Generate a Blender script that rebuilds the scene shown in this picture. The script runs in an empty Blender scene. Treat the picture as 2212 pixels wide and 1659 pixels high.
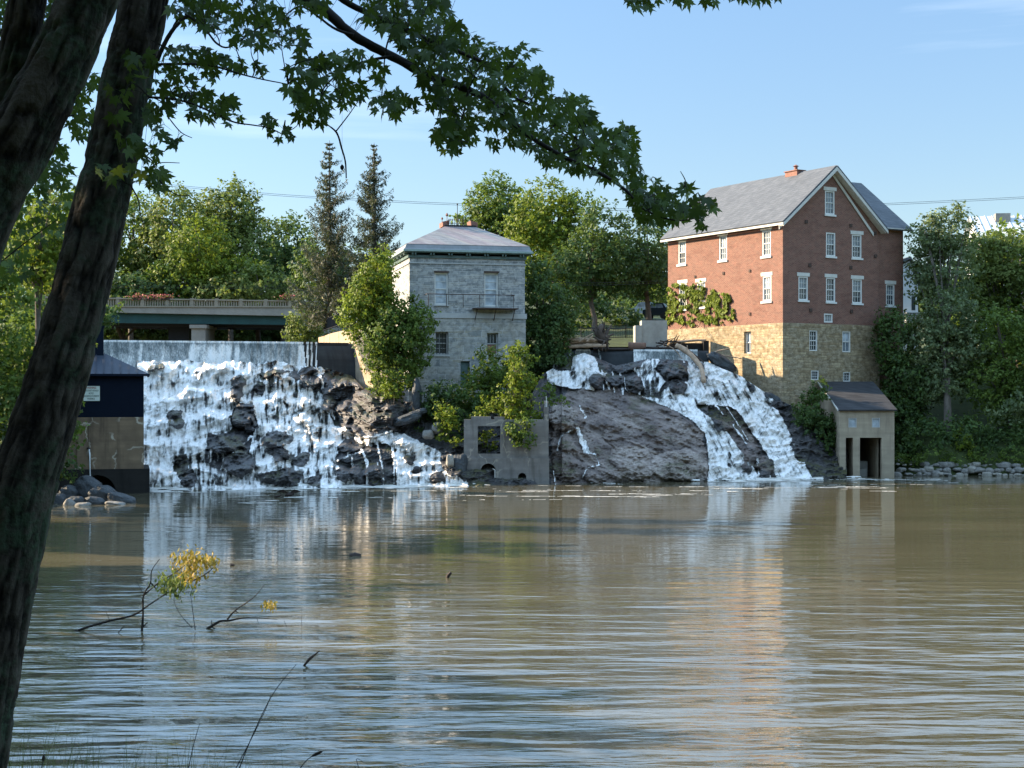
import bpy, math, random
import numpy as np
from mathutils import Vector, Matrix
R = math.radians
F, CU, CV, H = 3195.0, 1106.0, 850.0, 5.2      # focal length in picture units, principal point, eye height over the river
COL = bpy.context.scene.collection
def P(u, v, d):
    return Vector(((u-CU)/F*d, d, H-(v-CV)/F*d))
def Pn(u, v, d):
    u, v, d = np.broadcast_arrays(np.asarray(u, float), np.asarray(v, float), np.asarray(d, float))
    return np.stack([(u-CU)/F*d, d, H-(v-CV)/F*d], -1)
# ------------------------------------------------------------------ noise
def _h(ix, iy, iz, seed):
    n = (ix*374761393 + iy*668265263 + iz*2147483647 + seed*1274126177) & 0xffffffff
    n = ((n ^ (n >> 13))*1274126177) & 0xffffffff
    n = ((n ^ (n >> 16))*2246822519) & 0xffffffff
    return ((n ^ (n >> 15)) & 0xffffff)/float(0xffffff)
def vn(x, y, z=0.0, seed=0):
    x, y, z = np.broadcast_arrays(np.asarray(x, float), np.asarray(y, float), np.asarray(z, float))
    ix, iy, iz = np.floor(x).astype(np.int64), np.floor(y).astype(np.int64), np.floor(z).astype(np.int64)
    fx, fy, fz = x-ix, y-iy, z-iz
    fx, fy, fz = fx*fx*(3-2*fx), fy*fy*(3-2*fy), fz*fz*(3-2*fz)
    r = 0
    for a in (0, 1):
        for b in (0, 1):
            for c in (0, 1):
                w = (fx if a else 1-fx)*(fy if b else 1-fy)*(fz if c else 1-fz)
                r = r + w*_h(ix+a, iy+b, iz+c, seed)
    return r
def fbm(x, y, z=0.0, o=4, seed=0, g=.5):
    x, y, z = np.asarray(x, float), np.asarray(y, float), np.asarray(z, float)
    a, s, t = 1.0, 0.0, 0.0
    for k in range(o):
        s = s+a*vn(x*2**k+17*k, y*2**k+5*k, z*2**k, seed+k); t += a; a *= g
    return s/t
def ridge(x, y, z=0.0, o=4, seed=0):
    a, s, t = 1.0, 0.0, 0.0
    for k in range(o):
        s = s+a*(1-np.abs(2*vn(np.asarray(x)*2**k+9*k, np.asarray(y)*2**k, np.asarray(z)*2**k, seed+k)-1)); t += a; a *= .5
    return s/t
def sstep(a, b, x):
    t = np.clip((np.asarray(x, float)-a)/(b-a), 0, 1)
    return t*t*(3-2*t)
def inpoly(pu, pv, poly):
    c = np.zeros(np.shape(pu), bool); n = len(poly)
    for i in range(n):
        x0, y0 = poly[i]; x1, y1 = poly[(i+1) % n]
        if y0 == y1: continue
        k = ((y0 > pv) != (y1 > pv)) & (pu < (x1-x0)*(pv-y0)/(y1-y0)+x0)
        c ^= k
    return c
# ------------------------------------------------------------------ objects
MW = {}
def tag(o, label=None, cat=None, group=None, kind=None):
    if label: o['label'] = label
    if cat: o['category'] = cat
    if group: o['group'] = group
    if kind: o['kind'] = kind
    return o
def thing(name, label, cat, loc=(0, 0, 0), rot=0.0, group=None):
    o = bpy.data.objects.new(name, None); COL.objects.link(o)
    o.empty_display_size = .3
    o.location = loc; o.rotation_euler = (0, 0, rot)
    MW[o.name] = Matrix.Translation(Vector(loc)) @ Matrix.Rotation(rot, 4, 'Z')
    return tag(o, label, cat, group)
def _inv(parent):
    M = Matrix.Identity(4)
    p = parent
    while p is not None:
        if p.name in MW: M = MW[p.name]; break
        p = p.parent
    return M.inverted()
def meshnp(name, V, Fc, mat, parent=None, world=True, smooth=False, attrs=None):
    V = np.asarray(V, float).reshape(-1, 3)
    if parent is not None and world:
        M = np.array(_inv(parent)); V = V @ M[:3, :3].T + M[:3, 3]
    me = bpy.data.meshes.new(name)
    if isinstance(Fc, np.ndarray):
        n, k = Fc.shape
        me.vertices.add(len(V)); me.vertices.foreach_set('co', V.ravel())
        me.loops.add(n*k); me.loops.foreach_set('vertex_index', Fc.ravel().astype(np.int32))
        me.polygons.add(n)
        me.polygons.foreach_set('loop_start', np.arange(0, n*k, k, dtype=np.int32))
        me.polygons.foreach_set('loop_total', np.full(n, k, dtype=np.int32))
        me.update(calc_edges=True)
    else:
        me.from_pydata([tuple(v) for v in V], [], Fc)
    if smooth: me.polygons.foreach_set('use_smooth', np.ones(len(me.polygons), bool))
    for an, av in (attrs or {}).items():
        at = me.attributes.new(an, 'FLOAT', 'POINT'); at.data.foreach_set('value', np.asarray(av, np.float32).ravel())
    me.validate()
    me.materials.append(mat)
    o = bpy.data.objects.new(name, me); COL.objects.link(o)
    if parent is not None: o.parent = parent
    return o
def gridfaces(nr, nc, mask=None, wrap=False):
    i, j = np.meshgrid(np.arange(nr-1), np.arange(nc if wrap else nc-1), indexing='ij')
    j2 = (j+1) % nc
    f = np.stack([i*nc+j, i*nc+j2, (i+1)*nc+j2, (i+1)*nc+j], -1).reshape(-1, 4)
    if mask is not None: f = f[mask[:nr-1, :(nc if wrap else nc-1)].reshape(-1)]
    return f
def compact(V, f, attrs=None):
    u, inv = np.unique(f, return_inverse=True)
    a = {k: np.asarray(x).ravel()[u] for k, x in (attrs or {}).items()}
    return V.reshape(-1, 3)[u], inv.reshape(f.shape), a
class MB:
    def __init__(s): s.v = []; s.f = []
    def add(s, v, f):
        n = len(s.v); s.v += [tuple(p) for p in v]; s.f += [tuple(i+n for i in q) for q in f]; return s
    def box(s, x0, y0, z0, x1, y1, z1):
        v = [(x, y, z) for z in (z0, z1) for y in (y0, y1) for x in (x0, x1)]
        return s.add(v, [(0, 2, 3, 1), (4, 5, 7, 6), (0, 1, 5, 4), (2, 6, 7, 3), (0, 4, 6, 2), (1, 3, 7, 5)])
    def obox(s, c, ex, ey, ez):
        c, ex, ey, ez = map(Vector, (c, ex, ey, ez))
        v = [c+a*ex+b*ey+d*ez for d in (-1, 1) for b in (-1, 1) for a in (-1, 1)]
        return s.add(v, [(0, 2, 3, 1), (4, 5, 7, 6), (0, 1, 5, 4), (2, 6, 7, 3), (0, 4, 6, 2), (1, 3, 7, 5)])
    def quad(s, *p): return s.add(p, [tuple(range(len(p)))])
    def slab(s, poly, off):
        n = len(poly); off = Vector(off); a = [Vector(p) for p in poly]; b = [p+off for p in a]
        return s.add(a+b, [tuple(range(n)), tuple(range(2*n-1, n-1, -1))]+[(i, (i+1) % n, n+(i+1) % n, n+i) for i in range(n)])
    def tube(s, pts, rad, n=8, caps=True, jit=0.0, seed=1):
        pts = [Vector(p) for p in pts]; m = len(pts)
        if not hasattr(rad, '__len__'): rad = [rad]*m
        rg = random.Random(seed)
        base = len(s.v); prev = None
        for i, p in enumerate(pts):
            t = (pts[min(i+1, m-1)]-pts[max(i-1, 0)]).normalized()
            if prev is None:
                a = t.orthogonal().normalized()
            else:
                a = (prev-t*prev.dot(t)).normalized()
            prev = a; b = t.cross(a)
            for k in range(n):
                an = 2*math.pi*k/n; rr = rad[i]*(1+jit*(rg.random()-.5)*2)
                s.v.append(tuple(p+(a*math.cos(an)+b*math.sin(an))*rr))
        for i in range(m-1):
            for k in range(n):
                k2 = (k+1) % n
                s.f.append((base+i*n+k, base+i*n+k2, base+(i+1)*n+k2, base+(i+1)*n+k))
        if caps:
            s.f.append(tuple(base+k for k in range(n))[::-1]); s.f.append(tuple(base+(m-1)*n+k for k in range(n)))
        return s
    def lathe(s, c, prof, n=16):
        base = len(s.v); c = Vector(c)
        for r, z in prof:
            for k in range(n):
                a = 2*math.pi*k/n; s.v.append(tuple(c+Vector((r*math.cos(a), r*math.sin(a), z))))
        for i in range(len(prof)-1):
            for k in range(n):
                k2 = (k+1) % n; s.f.append((base+i*n+k, base+i*n+k2, base+(i+1)*n+k2, base+(i+1)*n+k))
        s.f.append(tuple(base+k for k in range(n))[::-1]); s.f.append(tuple(base+(len(prof)-1)*n+k for k in range(n)))
        return s
    def build(s, name, mat, parent=None, world=True, smooth=False):
        return meshnp(name, s.v, s.f, mat, parent, world, smooth)
def smooth_path(pts, n=4):
    pts = [Vector(p) for p in pts]; out = []
    for i in range(len(pts)-1):
        p0, p1, p2, p3 = pts[max(i-1, 0)], pts[i], pts[i+1], pts[min(i+2, len(pts)-1)]
        for k in range(n):
            t = k/n
            out.append(.5*((2*p1)+(p2-p0)*t+(2*p0-5*p1+4*p2-p3)*t*t+(3*p1-p0-3*p2+p3)*t**3))
    out.append(pts[-1]); return out
# ------------------------------------------------------------------ materials
class NT:
    def __init__(s, name):
        s.m = bpy.data.materials.new(name); s.m.use_nodes = True; s.t = s.m.node_tree; s.t.nodes.clear()
        s.out = s.n('ShaderNodeOutputMaterial')
    def n(s, ty, **kw):
        x = s.t.nodes.new(ty)
        for k, v in kw.items():
            if k.startswith('_'): setattr(x, k[1:], v)
            else:
                inp = x.inputs[k.replace('__', ' ')] if not k.startswith('i') or not k[1:].isdigit() else x.inputs[int(k[1:])]
                if isinstance(v, bpy.types.NodeSocket): s.t.links.new(v, inp)
                else: inp.default_value = v
        return x
    def l(s, a, b): s.t.links.new(a, b)
    def coord(s, kind='Object'): return s.n('ShaderNodeTexCoord').outputs[kind]
    def mapp(s, vec, scale=(1, 1, 1), rot=(0, 0, 0), loc=(0, 0, 0)):
        return s.n('ShaderNodeMapping', Vector=vec, Scale=scale, Rotation=rot, Location=loc).outputs[0]
    def noise(s, vec, scale=1., detail=4., rough=.5, dist=0.):
        return s.n('ShaderNodeTexNoise', Vector=vec, Scale=scale, Detail=detail, Roughness=rough, Distortion=dist).outputs[0]
    def ramp(s, fac, stops, interp='LINEAR'):
        r = s.n('ShaderNodeValToRGB', Fac=fac); cr = r.color_ramp; cr.interpolation = interp
        while len(cr.elements) < len(stops): cr.elements.new(.5)
        for e, (p, c) in zip(cr.elements, stops):
            e.position = p; e.color = (c[0], c[1], c[2], 1) if hasattr(c, '__len__') else (c, c, c, 1)
        return r.outputs[0]
    def mix(s, fac, a, b, mode='MIX'):
        x = s.n('ShaderNodeMix', _data_type='RGBA', _blend_type=mode)
        for sock, v in ((x.inputs[0], fac), (x.inputs[6], a), (x.inputs[7], b)):
            if isinstance(v, bpy.types.NodeSocket): s.l(v, sock)
            elif hasattr(v, '__len__'): sock.default_value = (v[0], v[1], v[2], 1)
            else: sock.default_value = v
        return x.outputs[2]
    def math(s, op, a, b=0.0, clamp=False):
        x = s.n('ShaderNodeMath', _operation=op, _use_clamp=clamp)
        for sock, v in ((x.inputs[0], a), (x.inputs[1], b)):
            if isinstance(v, bpy.types.NodeSocket): s.l(v, sock)
            else: sock.default_value = v
        return x.outputs[0]
    def attr(s, name): return s.n('ShaderNodeAttribute', _attribute_name=name).outputs['Fac']
    def bump(s, h, strength=.5, dist=.02): return s.n('ShaderNodeBump', Height=h, Strength=strength, Distance=dist).outputs[0]
    def princ(s, color, rough=.8, normal=None, spec=.3, metal=0., **kw):
        b = s.n('ShaderNodeBsdfPrincipled')
        for k, v in (('Base Color', color), ('Roughness', rough), ('Specular IOR Level', spec), ('Metallic', metal)):
            if isinstance(v, bpy.types.NodeSocket): s.l(v, b.inputs[k])
            elif hasattr(v, '__len__'): b.inputs[k].default_value = (v[0], v[1], v[2], 1)
            else: b.inputs[k].default_value = v
        for k, v in kw.items(): b.inputs[k.replace('_', ' ')].default_value = v
        if normal is not None: s.l(normal, b.inputs['Normal'])
        return b.outputs[0]
    def done(s, sh): s.l(sh, s.out.inputs['Surface']); return s.m
def mat_plain(name, col, rough=.7, var=.25, scale=3., bump=.3, dist=.01, spec=.3, metal=0., streak=False):
    t = NT(name); c = t.coord()
    vec = t.mapp(c, (1, 1, .15)) if streak else c
    n1 = t.noise(vec, scale, 6, .6); n2 = t.noise(c, scale*6, 3)
    f = t.math('ADD', t.math('MULTIPLY', n1, .7), t.math('MULTIPLY', n2, .3))
    lo = tuple(x*(1-var) for x in col); hi = tuple(min(1, x*(1+var)) for x in col)
    cc = t.ramp(f, [(.3, lo), (.7, hi)])
    return t.done(t.princ(cc, rough, t.bump(n2, bump, dist), spec, metal))
def mat_leaf(name, col, col2=None, trans=.35, rough=.55, vscale=.5):
    t = NT(name); g = t.n('ShaderNodeNewGeometry'); c = t.coord()
    col2 = col2 or tuple(x*1.5 for x in col)
    n = t.noise(c, vscale, 2)
    f = t.math('ADD', t.math('MULTIPLY', t.math('SUBTRACT', n, .5), 1.6), g.outputs['Random Per Island'], True)
    cc = t.ramp(f, [(.05, tuple(x*.6 for x in col)), (.5, col), (1, col2)])
    p = t.princ(cc, rough, None, .25)
    tr = t.n('ShaderNodeBsdfTranslucent', Color=t.mix(.5, cc, (.16, .22, .02)))
    mx = t.n('ShaderNodeMixShader', Fac=trans); t.l(p, mx.inputs[1]); t.l(tr.outputs[0], mx.inputs[2])
    return t.done(mx.outputs[0])
def flatvec(t):
    c = t.coord(); s = t.n('ShaderNodeSeparateXYZ', Vector=c)
    return t.n('ShaderNodeCombineXYZ', X=t.math('ADD', s.outputs[0], s.outputs[1]), Y=s.outputs[2]).outputs[0], c
def mat_brick(name, c1, c2, mortar, w=.22, h=.075):
    t = NT(name); v, c = flatvec(t)
    b = t.n('ShaderNodeTexBrick', Vector=v, Color1=(*c1, 1), Color2=(*c2, 1), Mortar=(*mortar, 1), Scale=1., Bias=-.1)
    b.inputs['Mortar Size'].default_value = .010; b.inputs['Brick Width'].default_value = w; b.inputs['Row Height'].default_value = h
    n = t.noise(t.mapp(v, (1, 1.6, 1)), 2.2, 8, .8); n2 = t.noise(t.mapp(v, (3, 5, 1)), 2.2, 6, .8); n3 = t.noise(t.mapp(v, (.6, 1.3, 1)), 1.0, 5, .7)
    col = t.mix(t.ramp(n, [(.45, 0), (.75, .6)]), b.outputs[0], tuple(min(1, x*1.55) for x in c1))
    col = t.mix(t.ramp(n2, [(.58, 0), (.70, .6)]), col, (.5, .34, .24))
    col = t.mix(t.ramp(n2, [(.28, .75), (.42, 0)]), col, tuple(x*.4 for x in c2))
    col = t.mix(t.ramp(n3, [(.32, .35), (.5, 0)]), col, tuple(x*.6 for x in c2))
    return t.done(t.princ(col, .9, t.bump(b.outputs['Fac'], -.4, .01), .1))
def mat_rubble(name, cols, mortar, sx=1.4, sz=4.2, joint=.06, dist=.25, tint=None):
    t = NT(name); v, c = flatvec(t)
    w = t.n('ShaderNodeTexNoise', Vector=v, Scale=1.3, Detail=2.).outputs[1]
    vv = t.n('ShaderNodeVectorMath', _operation='MULTIPLY_ADD'); t.l(w, vv.inputs[0]); vv.inputs[1].default_value = (dist, dist, 0); t.l(v, vv.inputs[2])
    mv = t.mapp(vv.outputs[0], (sx, sz, 1))
    a = t.n('ShaderNodeTexVoronoi', _voronoi_dimensions='2D', Vector=mv, Scale=1., Randomness=.85)
    e = t.n('ShaderNodeTexVoronoi', _voronoi_dimensions='2D', _feature='DISTANCE_TO_EDGE', Vector=mv, Scale=1., Randomness=.85)
    s = t.n('ShaderNodeSeparateColor', Color=a.outputs['Color'])
    k = len(cols)-1
    col = t.ramp(s.outputs[0], [(i/k, cc) for i, cc in enumerate(cols)])
    n = t.noise(v, 5, 5, .65)
    col = t.mix(t.ramp(n, [(.3, .5), (.6, 0)]), col, tuple(x*.45 for x in cols[0]))
    jn = t.ramp(e.outputs[0], [(0, 1), (joint, 0)])
    col = t.mix(jn, col, mortar)
    hb = t.math('ADD', t.ramp(e.outputs[0], [(0, 0), (joint*2, 1)]), t.math('MULTIPLY', n, .5))
    return t.done(t.princ(col, .9, t.bump(hb, .8, .04), .15))
M = {}
M['brick'] = mat_brick('old_red_brick', (.205, .092, .067), (.125, .056, .044), (.27, .20, .155))
def mat_coursed(name, cols, mortar, w, h, joint=.018, warp=.12, spot=None):
    t = NT(name); v, c = flatvec(t)
    nz = t.n('ShaderNodeTexNoise', Vector=v, Scale=.9, Detail=3.).outputs[1]
    vv = t.n('ShaderNodeVectorMath', _operation='MULTIPLY_ADD'); t.l(nz, vv.inputs[0]); vv.inputs[1].default_value = (warp*3, warp, 0); t.l(v, vv.inputs[2])
    def bk(w, h, off, loc, a, b):
        k = t.n('ShaderNodeTexBrick', Vector=t.mapp(vv.outputs[0], loc=loc), Color1=(*a, 1), Color2=(*b, 1), Mortar=(*mortar, 1), Scale=1., _offset=off, _squash=1.7, _squash_frequency=3)
        k.inputs['Mortar Size'].default_value = joint; k.inputs['Mortar Smooth'].default_value = .3; k.inputs['Brick Width'].default_value = w; k.inputs['Row Height'].default_value = h; return k
    a = bk(w, h, .5, (0, 0, 0), cols[0], cols[1]); b = bk(w*.62, h*.5, .37, (.13, 0, 0), cols[2], cols[3])
    sel = t.ramp(t.noise(t.mapp(v, (.7, 2.0, 1)), 1.1, 1), [(.50, 0), (.52, 1)])
    col = t.mix(sel, a.outputs[0], b.outputs[0]); fac = t.mix(sel, a.outputs[1], b.outputs[1])
    n = t.noise(v, 3.2, 6, .68); n2 = t.noise(v, .5, 4, .6)
    col = t.mix(t.ramp(n, [(.32, .75), (.54, 0)]), col, tuple(x*.42 for x in cols[0]))
    col = t.mix(t.ramp(n, [(.56, 0), (.75, .5)]), col, tuple(min(1, x*1.35) for x in cols[3]))
    col = t.mix(t.ramp(n2, [(.50, 0), (.68, .4)]), col, spot or tuple(x*.6 for x in cols[0]))
    return t.done(t.princ(col, .9, t.bump(t.math('ADD', t.math('MULTIPLY', fac, -1.), n), .8, .03), .15))
M['stone_mill'] = mat_coursed('tan_rubble', [(.27, .20, .115), (.46, .37, .23), (.34, .27, .165), (.52, .44, .31)], (.30, .235, .15), .46, .17, .022, .16)
M['stone_house'] = mat_coursed('grey_limestone', [(.22, .235, .235), (.43, .43, .41), (.27, .28, .275), (.47, .45, .40)], (.54, .53, .50), .62, .23, .020, .05, (.33, .30, .25))
M['stone_big'] = mat_coursed('big_limestone', [(.26, .275, .27), (.44, .42, .37), (.36, .33, .26), (.43, .43, .41)], (.54, .53, .50), 1.15, .46, .022, .05, (.34, .29, .21))
M['band'] = mat_plain('dressed_stone', (.42, .42, .40), .85, .15, 2)
M['white'] = mat_plain('white_paint', (.68, .67, .62), .6, .08, 2, .1)
M['lintel'] = mat_plain('lintel_stone', (.58, .56, .50), .8, .14, 3)
M['trim_grey'] = mat_plain('greenish_trim', (.10, .15, .14), .6, .25, 2)
M['copper'] = mat_plain('weathered_copper', (.26, .34, .31), .55, .25, 1.5)
M['iron'] = mat_plain('black_iron', (.02, .02, .022), .5, .3, 5)
M['rust'] = mat_plain('rusty_iron', (.07, .045, .035), .8, .4, 5)
M['terra'] = mat_plain('terracotta', (.24, .12, .09), .85, .25, 4)
M['navy'] = mat_plain('navy_siding', (.006, .010, .020), .75, .12, 2, .1, spec=.08)
M['navy_roof'] = mat_plain('dark_blue_metal_roof', (.036, .046, .066), .5, .15, 1, .1, metal=.0, spec=.35)
M['green_steel'] = mat_plain('dark_green_steel', (.012, .055, .055), .55, .3, .8, spec=.3)
M['conc'] = mat_plain('bridge_concrete', (.27, .25, .22), .9, .2, .8)
M['conc_rail'] = mat_plain('rail_concrete', (.27, .235, .18), .9, .2, 1)
M['car_dark'] = mat_plain('dark_car_paint', (.012, .018, .026), .2, .1, 1, 0, spec=.6)
M['car_silver'] = mat_plain('silver_car_paint', (.25, .30, .34), .25, .1, 1, 0, spec=.6)
M['tyre'] = mat_plain('tyre_rubber', (.015, .015, .015), .9)
M['cream'] = mat_plain('cream_globe', (.75, .66, .42), .35, .05)
M['sign'] = mat_plain('sign_white', (.62, .68, .60), .5, .04, 3, 0)
M['sign_ink'] = mat_plain('sign_ink', (.10, .14, .11), .7, .05, 3, 0)
M['sign_red'] = mat_plain('sign_red_ink', (.28, .09, .06), .7, .05, 3, 0)
M['wood_log'] = mat_plain('bleached_driftwood', (.40, .28, .19), .85, .4, 5, .6, .02)
M['wood_dark'] = mat_plain('wet_dark_wood', (.035, .024, .018), .7, .4, 5, .5, .01)
M['twig'] = mat_plain('dark_twig', (.022, .018, .014), .8, .3, 5, .2)
M['conc_wall'] = mat_plain('pale_concrete', (.36, .35, .31), .9, .3, .6, streak=True)
M['flower'] = mat_plain('pink_flowers', (.55, .14, .13), .7, .5, 20)
M['clap'] = mat_plain('white_clapboard', (.60, .61, .61), .7, .06, 2)
M['shutter'] = mat_plain('dull_red_shutter', (.22, .12, .11), .7, .15, 2)
M['tin'] = mat_plain('pale_metal_roof', (.50, .54, .56), .4, .1, 1, spec=.5)
M['bark_far'] = mat_plain('grey_bark', (.13, .11, .09), .9, .35, 4, .8, .04)
M['grass_lawn'] = mat_plain('lawn_ground', (.045, .06, .018), .95, .45, .5, .5, .05)
M['asphalt'] = mat_plain('dark_roadway', (.06, .06, .06), .9)
M['plank'] = mat_plain('brown_plank', (.16, .09, .06), .8, .3, 3)
def _glass(name, col, rough=.12, spec=.6):
    t = NT(name); c = t.coord()
    n = t.noise(c, 3, 3)
    cc = t.ramp(n, [(.35, tuple(x*.7 for x in col)), (.65, tuple(x*1.25 for x in col))])
    return t.done(t.princ(cc, rough, t.bump(t.noise(c, 2, 1), .08, .02), spec))
M['glass'] = _glass('dark_window_glass', (.035, .045, .055))
M['glass_mid'] = _glass('curtained_window_glass', (.16, .19, .21), .2)
M['glass_pale'] = _glass('pale_blind_behind_glass', (.42, .47, .50), .3, .4)
def _slate(name, cols, purple=None, w=.35, h=.16):
    t = NT(name); v, c = flatvec(t)
    b = t.n('ShaderNodeTexBrick', Vector=v, Color1=(*cols[0], 1), Color2=(*cols[1], 1), Mortar=(*[x*.45 for x in cols[0]], 1), Scale=1.)
    b.inputs['Mortar Size'].default_value = .008; b.inputs['Brick Width'].default_value = w; b.inputs['Row Height'].default_value = h
    n = t.noise(t.mapp(v, (1, .7, 1)), 1.2, 5, .6)
    col = b.outputs[0]
    if purple:
        col = t.mix(t.ramp(t.noise(v, .45, 3), [(.42, 0), (.6, .8)]), col, purple)
        col = t.mix(t.ramp(t.noise(t.mapp(v, (2.5, .5, 1)), 1, 5), [(.5, 0), (.7, .6)]), col, (.40, .37, .30))
    n3 = t.noise(t.mapp(v, (1.6, 3.5, 1)), 1.4, 5, .7)
    col = t.mix(t.ramp(n, [(.35, .45), (.6, 0)]), col, tuple(x*.55 for x in cols[0]))
    col = t.mix(t.ramp(n3, [(.50, 0), (.68, .5)]), col, tuple(min(1, x*1.35) for x in cols[1]))
    return t.done(t.princ(col, .65, t.bump(b.outputs['Fac'], -.5, .02), .35))
M['slate'] = _slate('grey_slate_roof', [(.080, .088, .098), (.11, .117, .127)])
M['slate_house'] = _slate('purple_grey_slate', [(.20, .205, .21), (.26, .26, .255)], (.29, .215, .22))
M['slate_dark'] = _slate('dark_shingle', [(.035, .035, .038), (.055, .055, .058)])
def _boardconc(name, base, dark, stain, waterline=None, spots=.0):
    t = NT(name); v, c = flatvec(t)
    band = t.noise(t.mapp(v, (.15, 3.2, 1)), 1, 3)
    n = t.noise(v, .9, 6, .65); st = t.noise(t.mapp(v, (2.2, .22, 1)), 1, 5, .6)
    col = t.ramp(band, [(.35, tuple(x*.75 for x in base)), (.65, base)])
    col = t.mix(t.ramp(n, [(.35, .7), (.6, 0)]), col, dark)
    col = t.mix(t.ramp(st, [(.5, 0), (.72, .75)]), col, stain)
    if spots:
        e = t.n('ShaderNodeTexVoronoi', _voronoi_dimensions='2D', _feature='DISTANCE_TO_EDGE', Vector=t.mapp(t.n('ShaderNodeVectorMath', _operation='ADD', i0=v, i1=t.n('ShaderNodeTexNoise', Vector=v, Scale=1.4, Detail=4.).outputs[1]).outputs[0], (.75, .45, 1)), Scale=1.)
        m = t.math('MULTIPLY', t.ramp(e.outputs[0], [(0, 1), (.035, 0)]), t.ramp(t.noise(v, .7, 2), [(.44, 0), (.52, spots)]))
        col = t.mix(m, col, (.52, .46, .36))
    return t.done(t.princ(col, .9, t.bump(t.math('ADD', band, n), .5, .03), .2))
M['shed_conc'] = _boardconc('board_marked_tan_concrete', (.42, .345, .245), (.27, .22, .16), (.19, .15, .11))
M['ruin_conc'] = _boardconc('stained_grey_concrete', (.27, .25, .225), (.13, .12, .11), (.07, .065, .055), spots=.5)
M['pump_conc'] = _boardconc('brown_stained_concrete', (.27, .19, .12), (.14, .10, .068), (.055, .042, .032), spots=1.)
M['pump_dark'] = _boardconc('wet_black_concrete', (.035, .032, .028), (.018, .016, .015), (.012, .011, .010))
M['dam_conc'] = _boardconc('wet_dark_dam_concrete', (.055, .06, .062), (.03, .033, .036), (.02, .022, .024))
M['orange_conc'] = _boardconc('weathered_buff_concrete', (.46, .36, .25), (.34, .25, .17), (.17, .13, .10))
# rock with a tone attribute: 0 wet black, 1 brown dry, 2 pale
def _rock():
    t = NT('river_bedrock'); c = t.coord(); tone = t.attr('tone')
    n = t.noise(t.mapp(c, (1, 1, 2.2)), .9, 8, .68, .6); n2 = t.noise(t.mapp(c, (1, 1, 3.5), (0, .45, 0)), 3.2, 6, .65, .8); n3 = t.noise(c, .35, 3)
    wet = t.ramp(n, [(.3, (.018, .020, .022)), (.52, (.045, .046, .048)), (.75, (.11, .105, .10))])
    dry = t.ramp(n, [(.25, (.080, .058, .050)), (.45, (.135, .105, .092)), (.60, (.190, .150, .132)), (.80, (.32, .265, .235))])
    pale = t.ramp(n2, [(.3, (.17, .135, .115)), (.5, (.34, .28, .24)), (.75, (.50, .43, .37))])
    col = t.mix(t.math('MULTIPLY', tone, 1., True), wet, dry)
    col = t.mix(t.math('SUBTRACT', tone, 1., True), col, pale)
    g = t.n('ShaderNodeNewGeometry'); up = t.n('ShaderNodeSeparateXYZ', Vector=g.outputs['Normal']).outputs[2]
    moss = t.math('MULTIPLY', t.ramp(up, [(.35, 0), (.75, 1)]), t.ramp(n3, [(.50, 0), (.60, .75)]))
    col = t.mix(moss, col, t.ramp(n2, [(.3, (.03, .035, .008)), (.7, (.085, .08, .02))]))
    crack = t.n('ShaderNodeTexVoronoi', _feature='DISTANCE_TO_EDGE', Vector=t.mapp(t.n('ShaderNodeVectorMath', _operation='ADD', i0=c, i1=t.n('ShaderNodeTexNoise', Vector=c, Scale=.9, Detail=4.).outputs[1]).outputs[0], (.42, .42, .8), (0, .4, 0)), Scale=1.)
    ck = t.math('MULTIPLY', t.ramp(crack.outputs[0], [(0, .8), (.02, 0)]), t.ramp(n3, [(.45, 0), (.6, 1)]))
    col = t.mix(ck, col, (.02, .018, .017))
    rough = t.math('ADD', .42, t.math('MULTIPLY', tone, .3), True)
    b = t.princ(col, rough, t.bump(t.math('ADD', t.math('ADD', n2, n), t.math('MULTIPLY', ck, -1.)), .8, .065), .4)
    return t.done(b)
M['rock'] = _rock()
def _fall(name='white_falling_water', rot=(0, 0, 0)):
    t = NT(name); c = t.mapp(t.coord(), (1, 1, 1), rot); foam = t.attr('foam'); edge = t.attr('edge')
    s1 = t.noise(t.mapp(c, (4.6, 1.2, .50)), 1, 6, .66, .45); s2 = t.noise(t.mapp(c, (14, 3, 1.3)), 1, 5, .7, .3); s3 = t.noise(t.mapp(c, (.8, .8, .8)), 1, 3); s4 = t.noise(c, 1.7, 5, .68, .6)
    f = t.math('ADD', t.math('MULTIPLY', s1, .56), t.math('MULTIPLY', s2, .36))
    f = t.math('ADD', f, t.math('MULTIPLY', s4, .30))
    f = t.math('ADD', f, t.math('MULTIPLY', t.math('SUBTRACT', foam, .5), .26))
    col = t.ramp(f, [(.47, (.10, .10, .095)), (.54, (.30, .30, .28)), (.62, (.56, .55, .52)), (.72, (.84, .81, .77)), (.86, (.95, .92, .88))])
    col = t.mix(t.ramp(s3, [(.52, 0), (.72, .45)]), col, (.66, .55, .42), 'MULTIPLY')
    p = t.princ(col, .55, t.bump(t.math('ADD', s1, s4), .6, .05), .3)
    al = t.math('ADD', t.math('MULTIPLY', edge, 2.6), t.math('MULTIPLY', t.math('SUBTRACT', s2, .5), 2.2))
    al = t.n('ShaderNodeMapRange', Value=al, i1=-.30, i2=.85, i3=0., i4=1.).outputs[0]
    mx = t.n('ShaderNodeMixShader', Fac=al); t.l(t.n('ShaderNodeBsdfTransparent').outputs[0], mx.inputs[1]); t.l(p, mx.inputs[2])
    return t.done(mx.outputs[0])
M['fall'] = _fall(); M['fall_slant'] = _fall('white_sliding_water', (0, R(-33), 0))
M['jet'] = mat_plain('white_water_jet', (.75, .76, .74), .4, .2, 9, .5)
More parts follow.
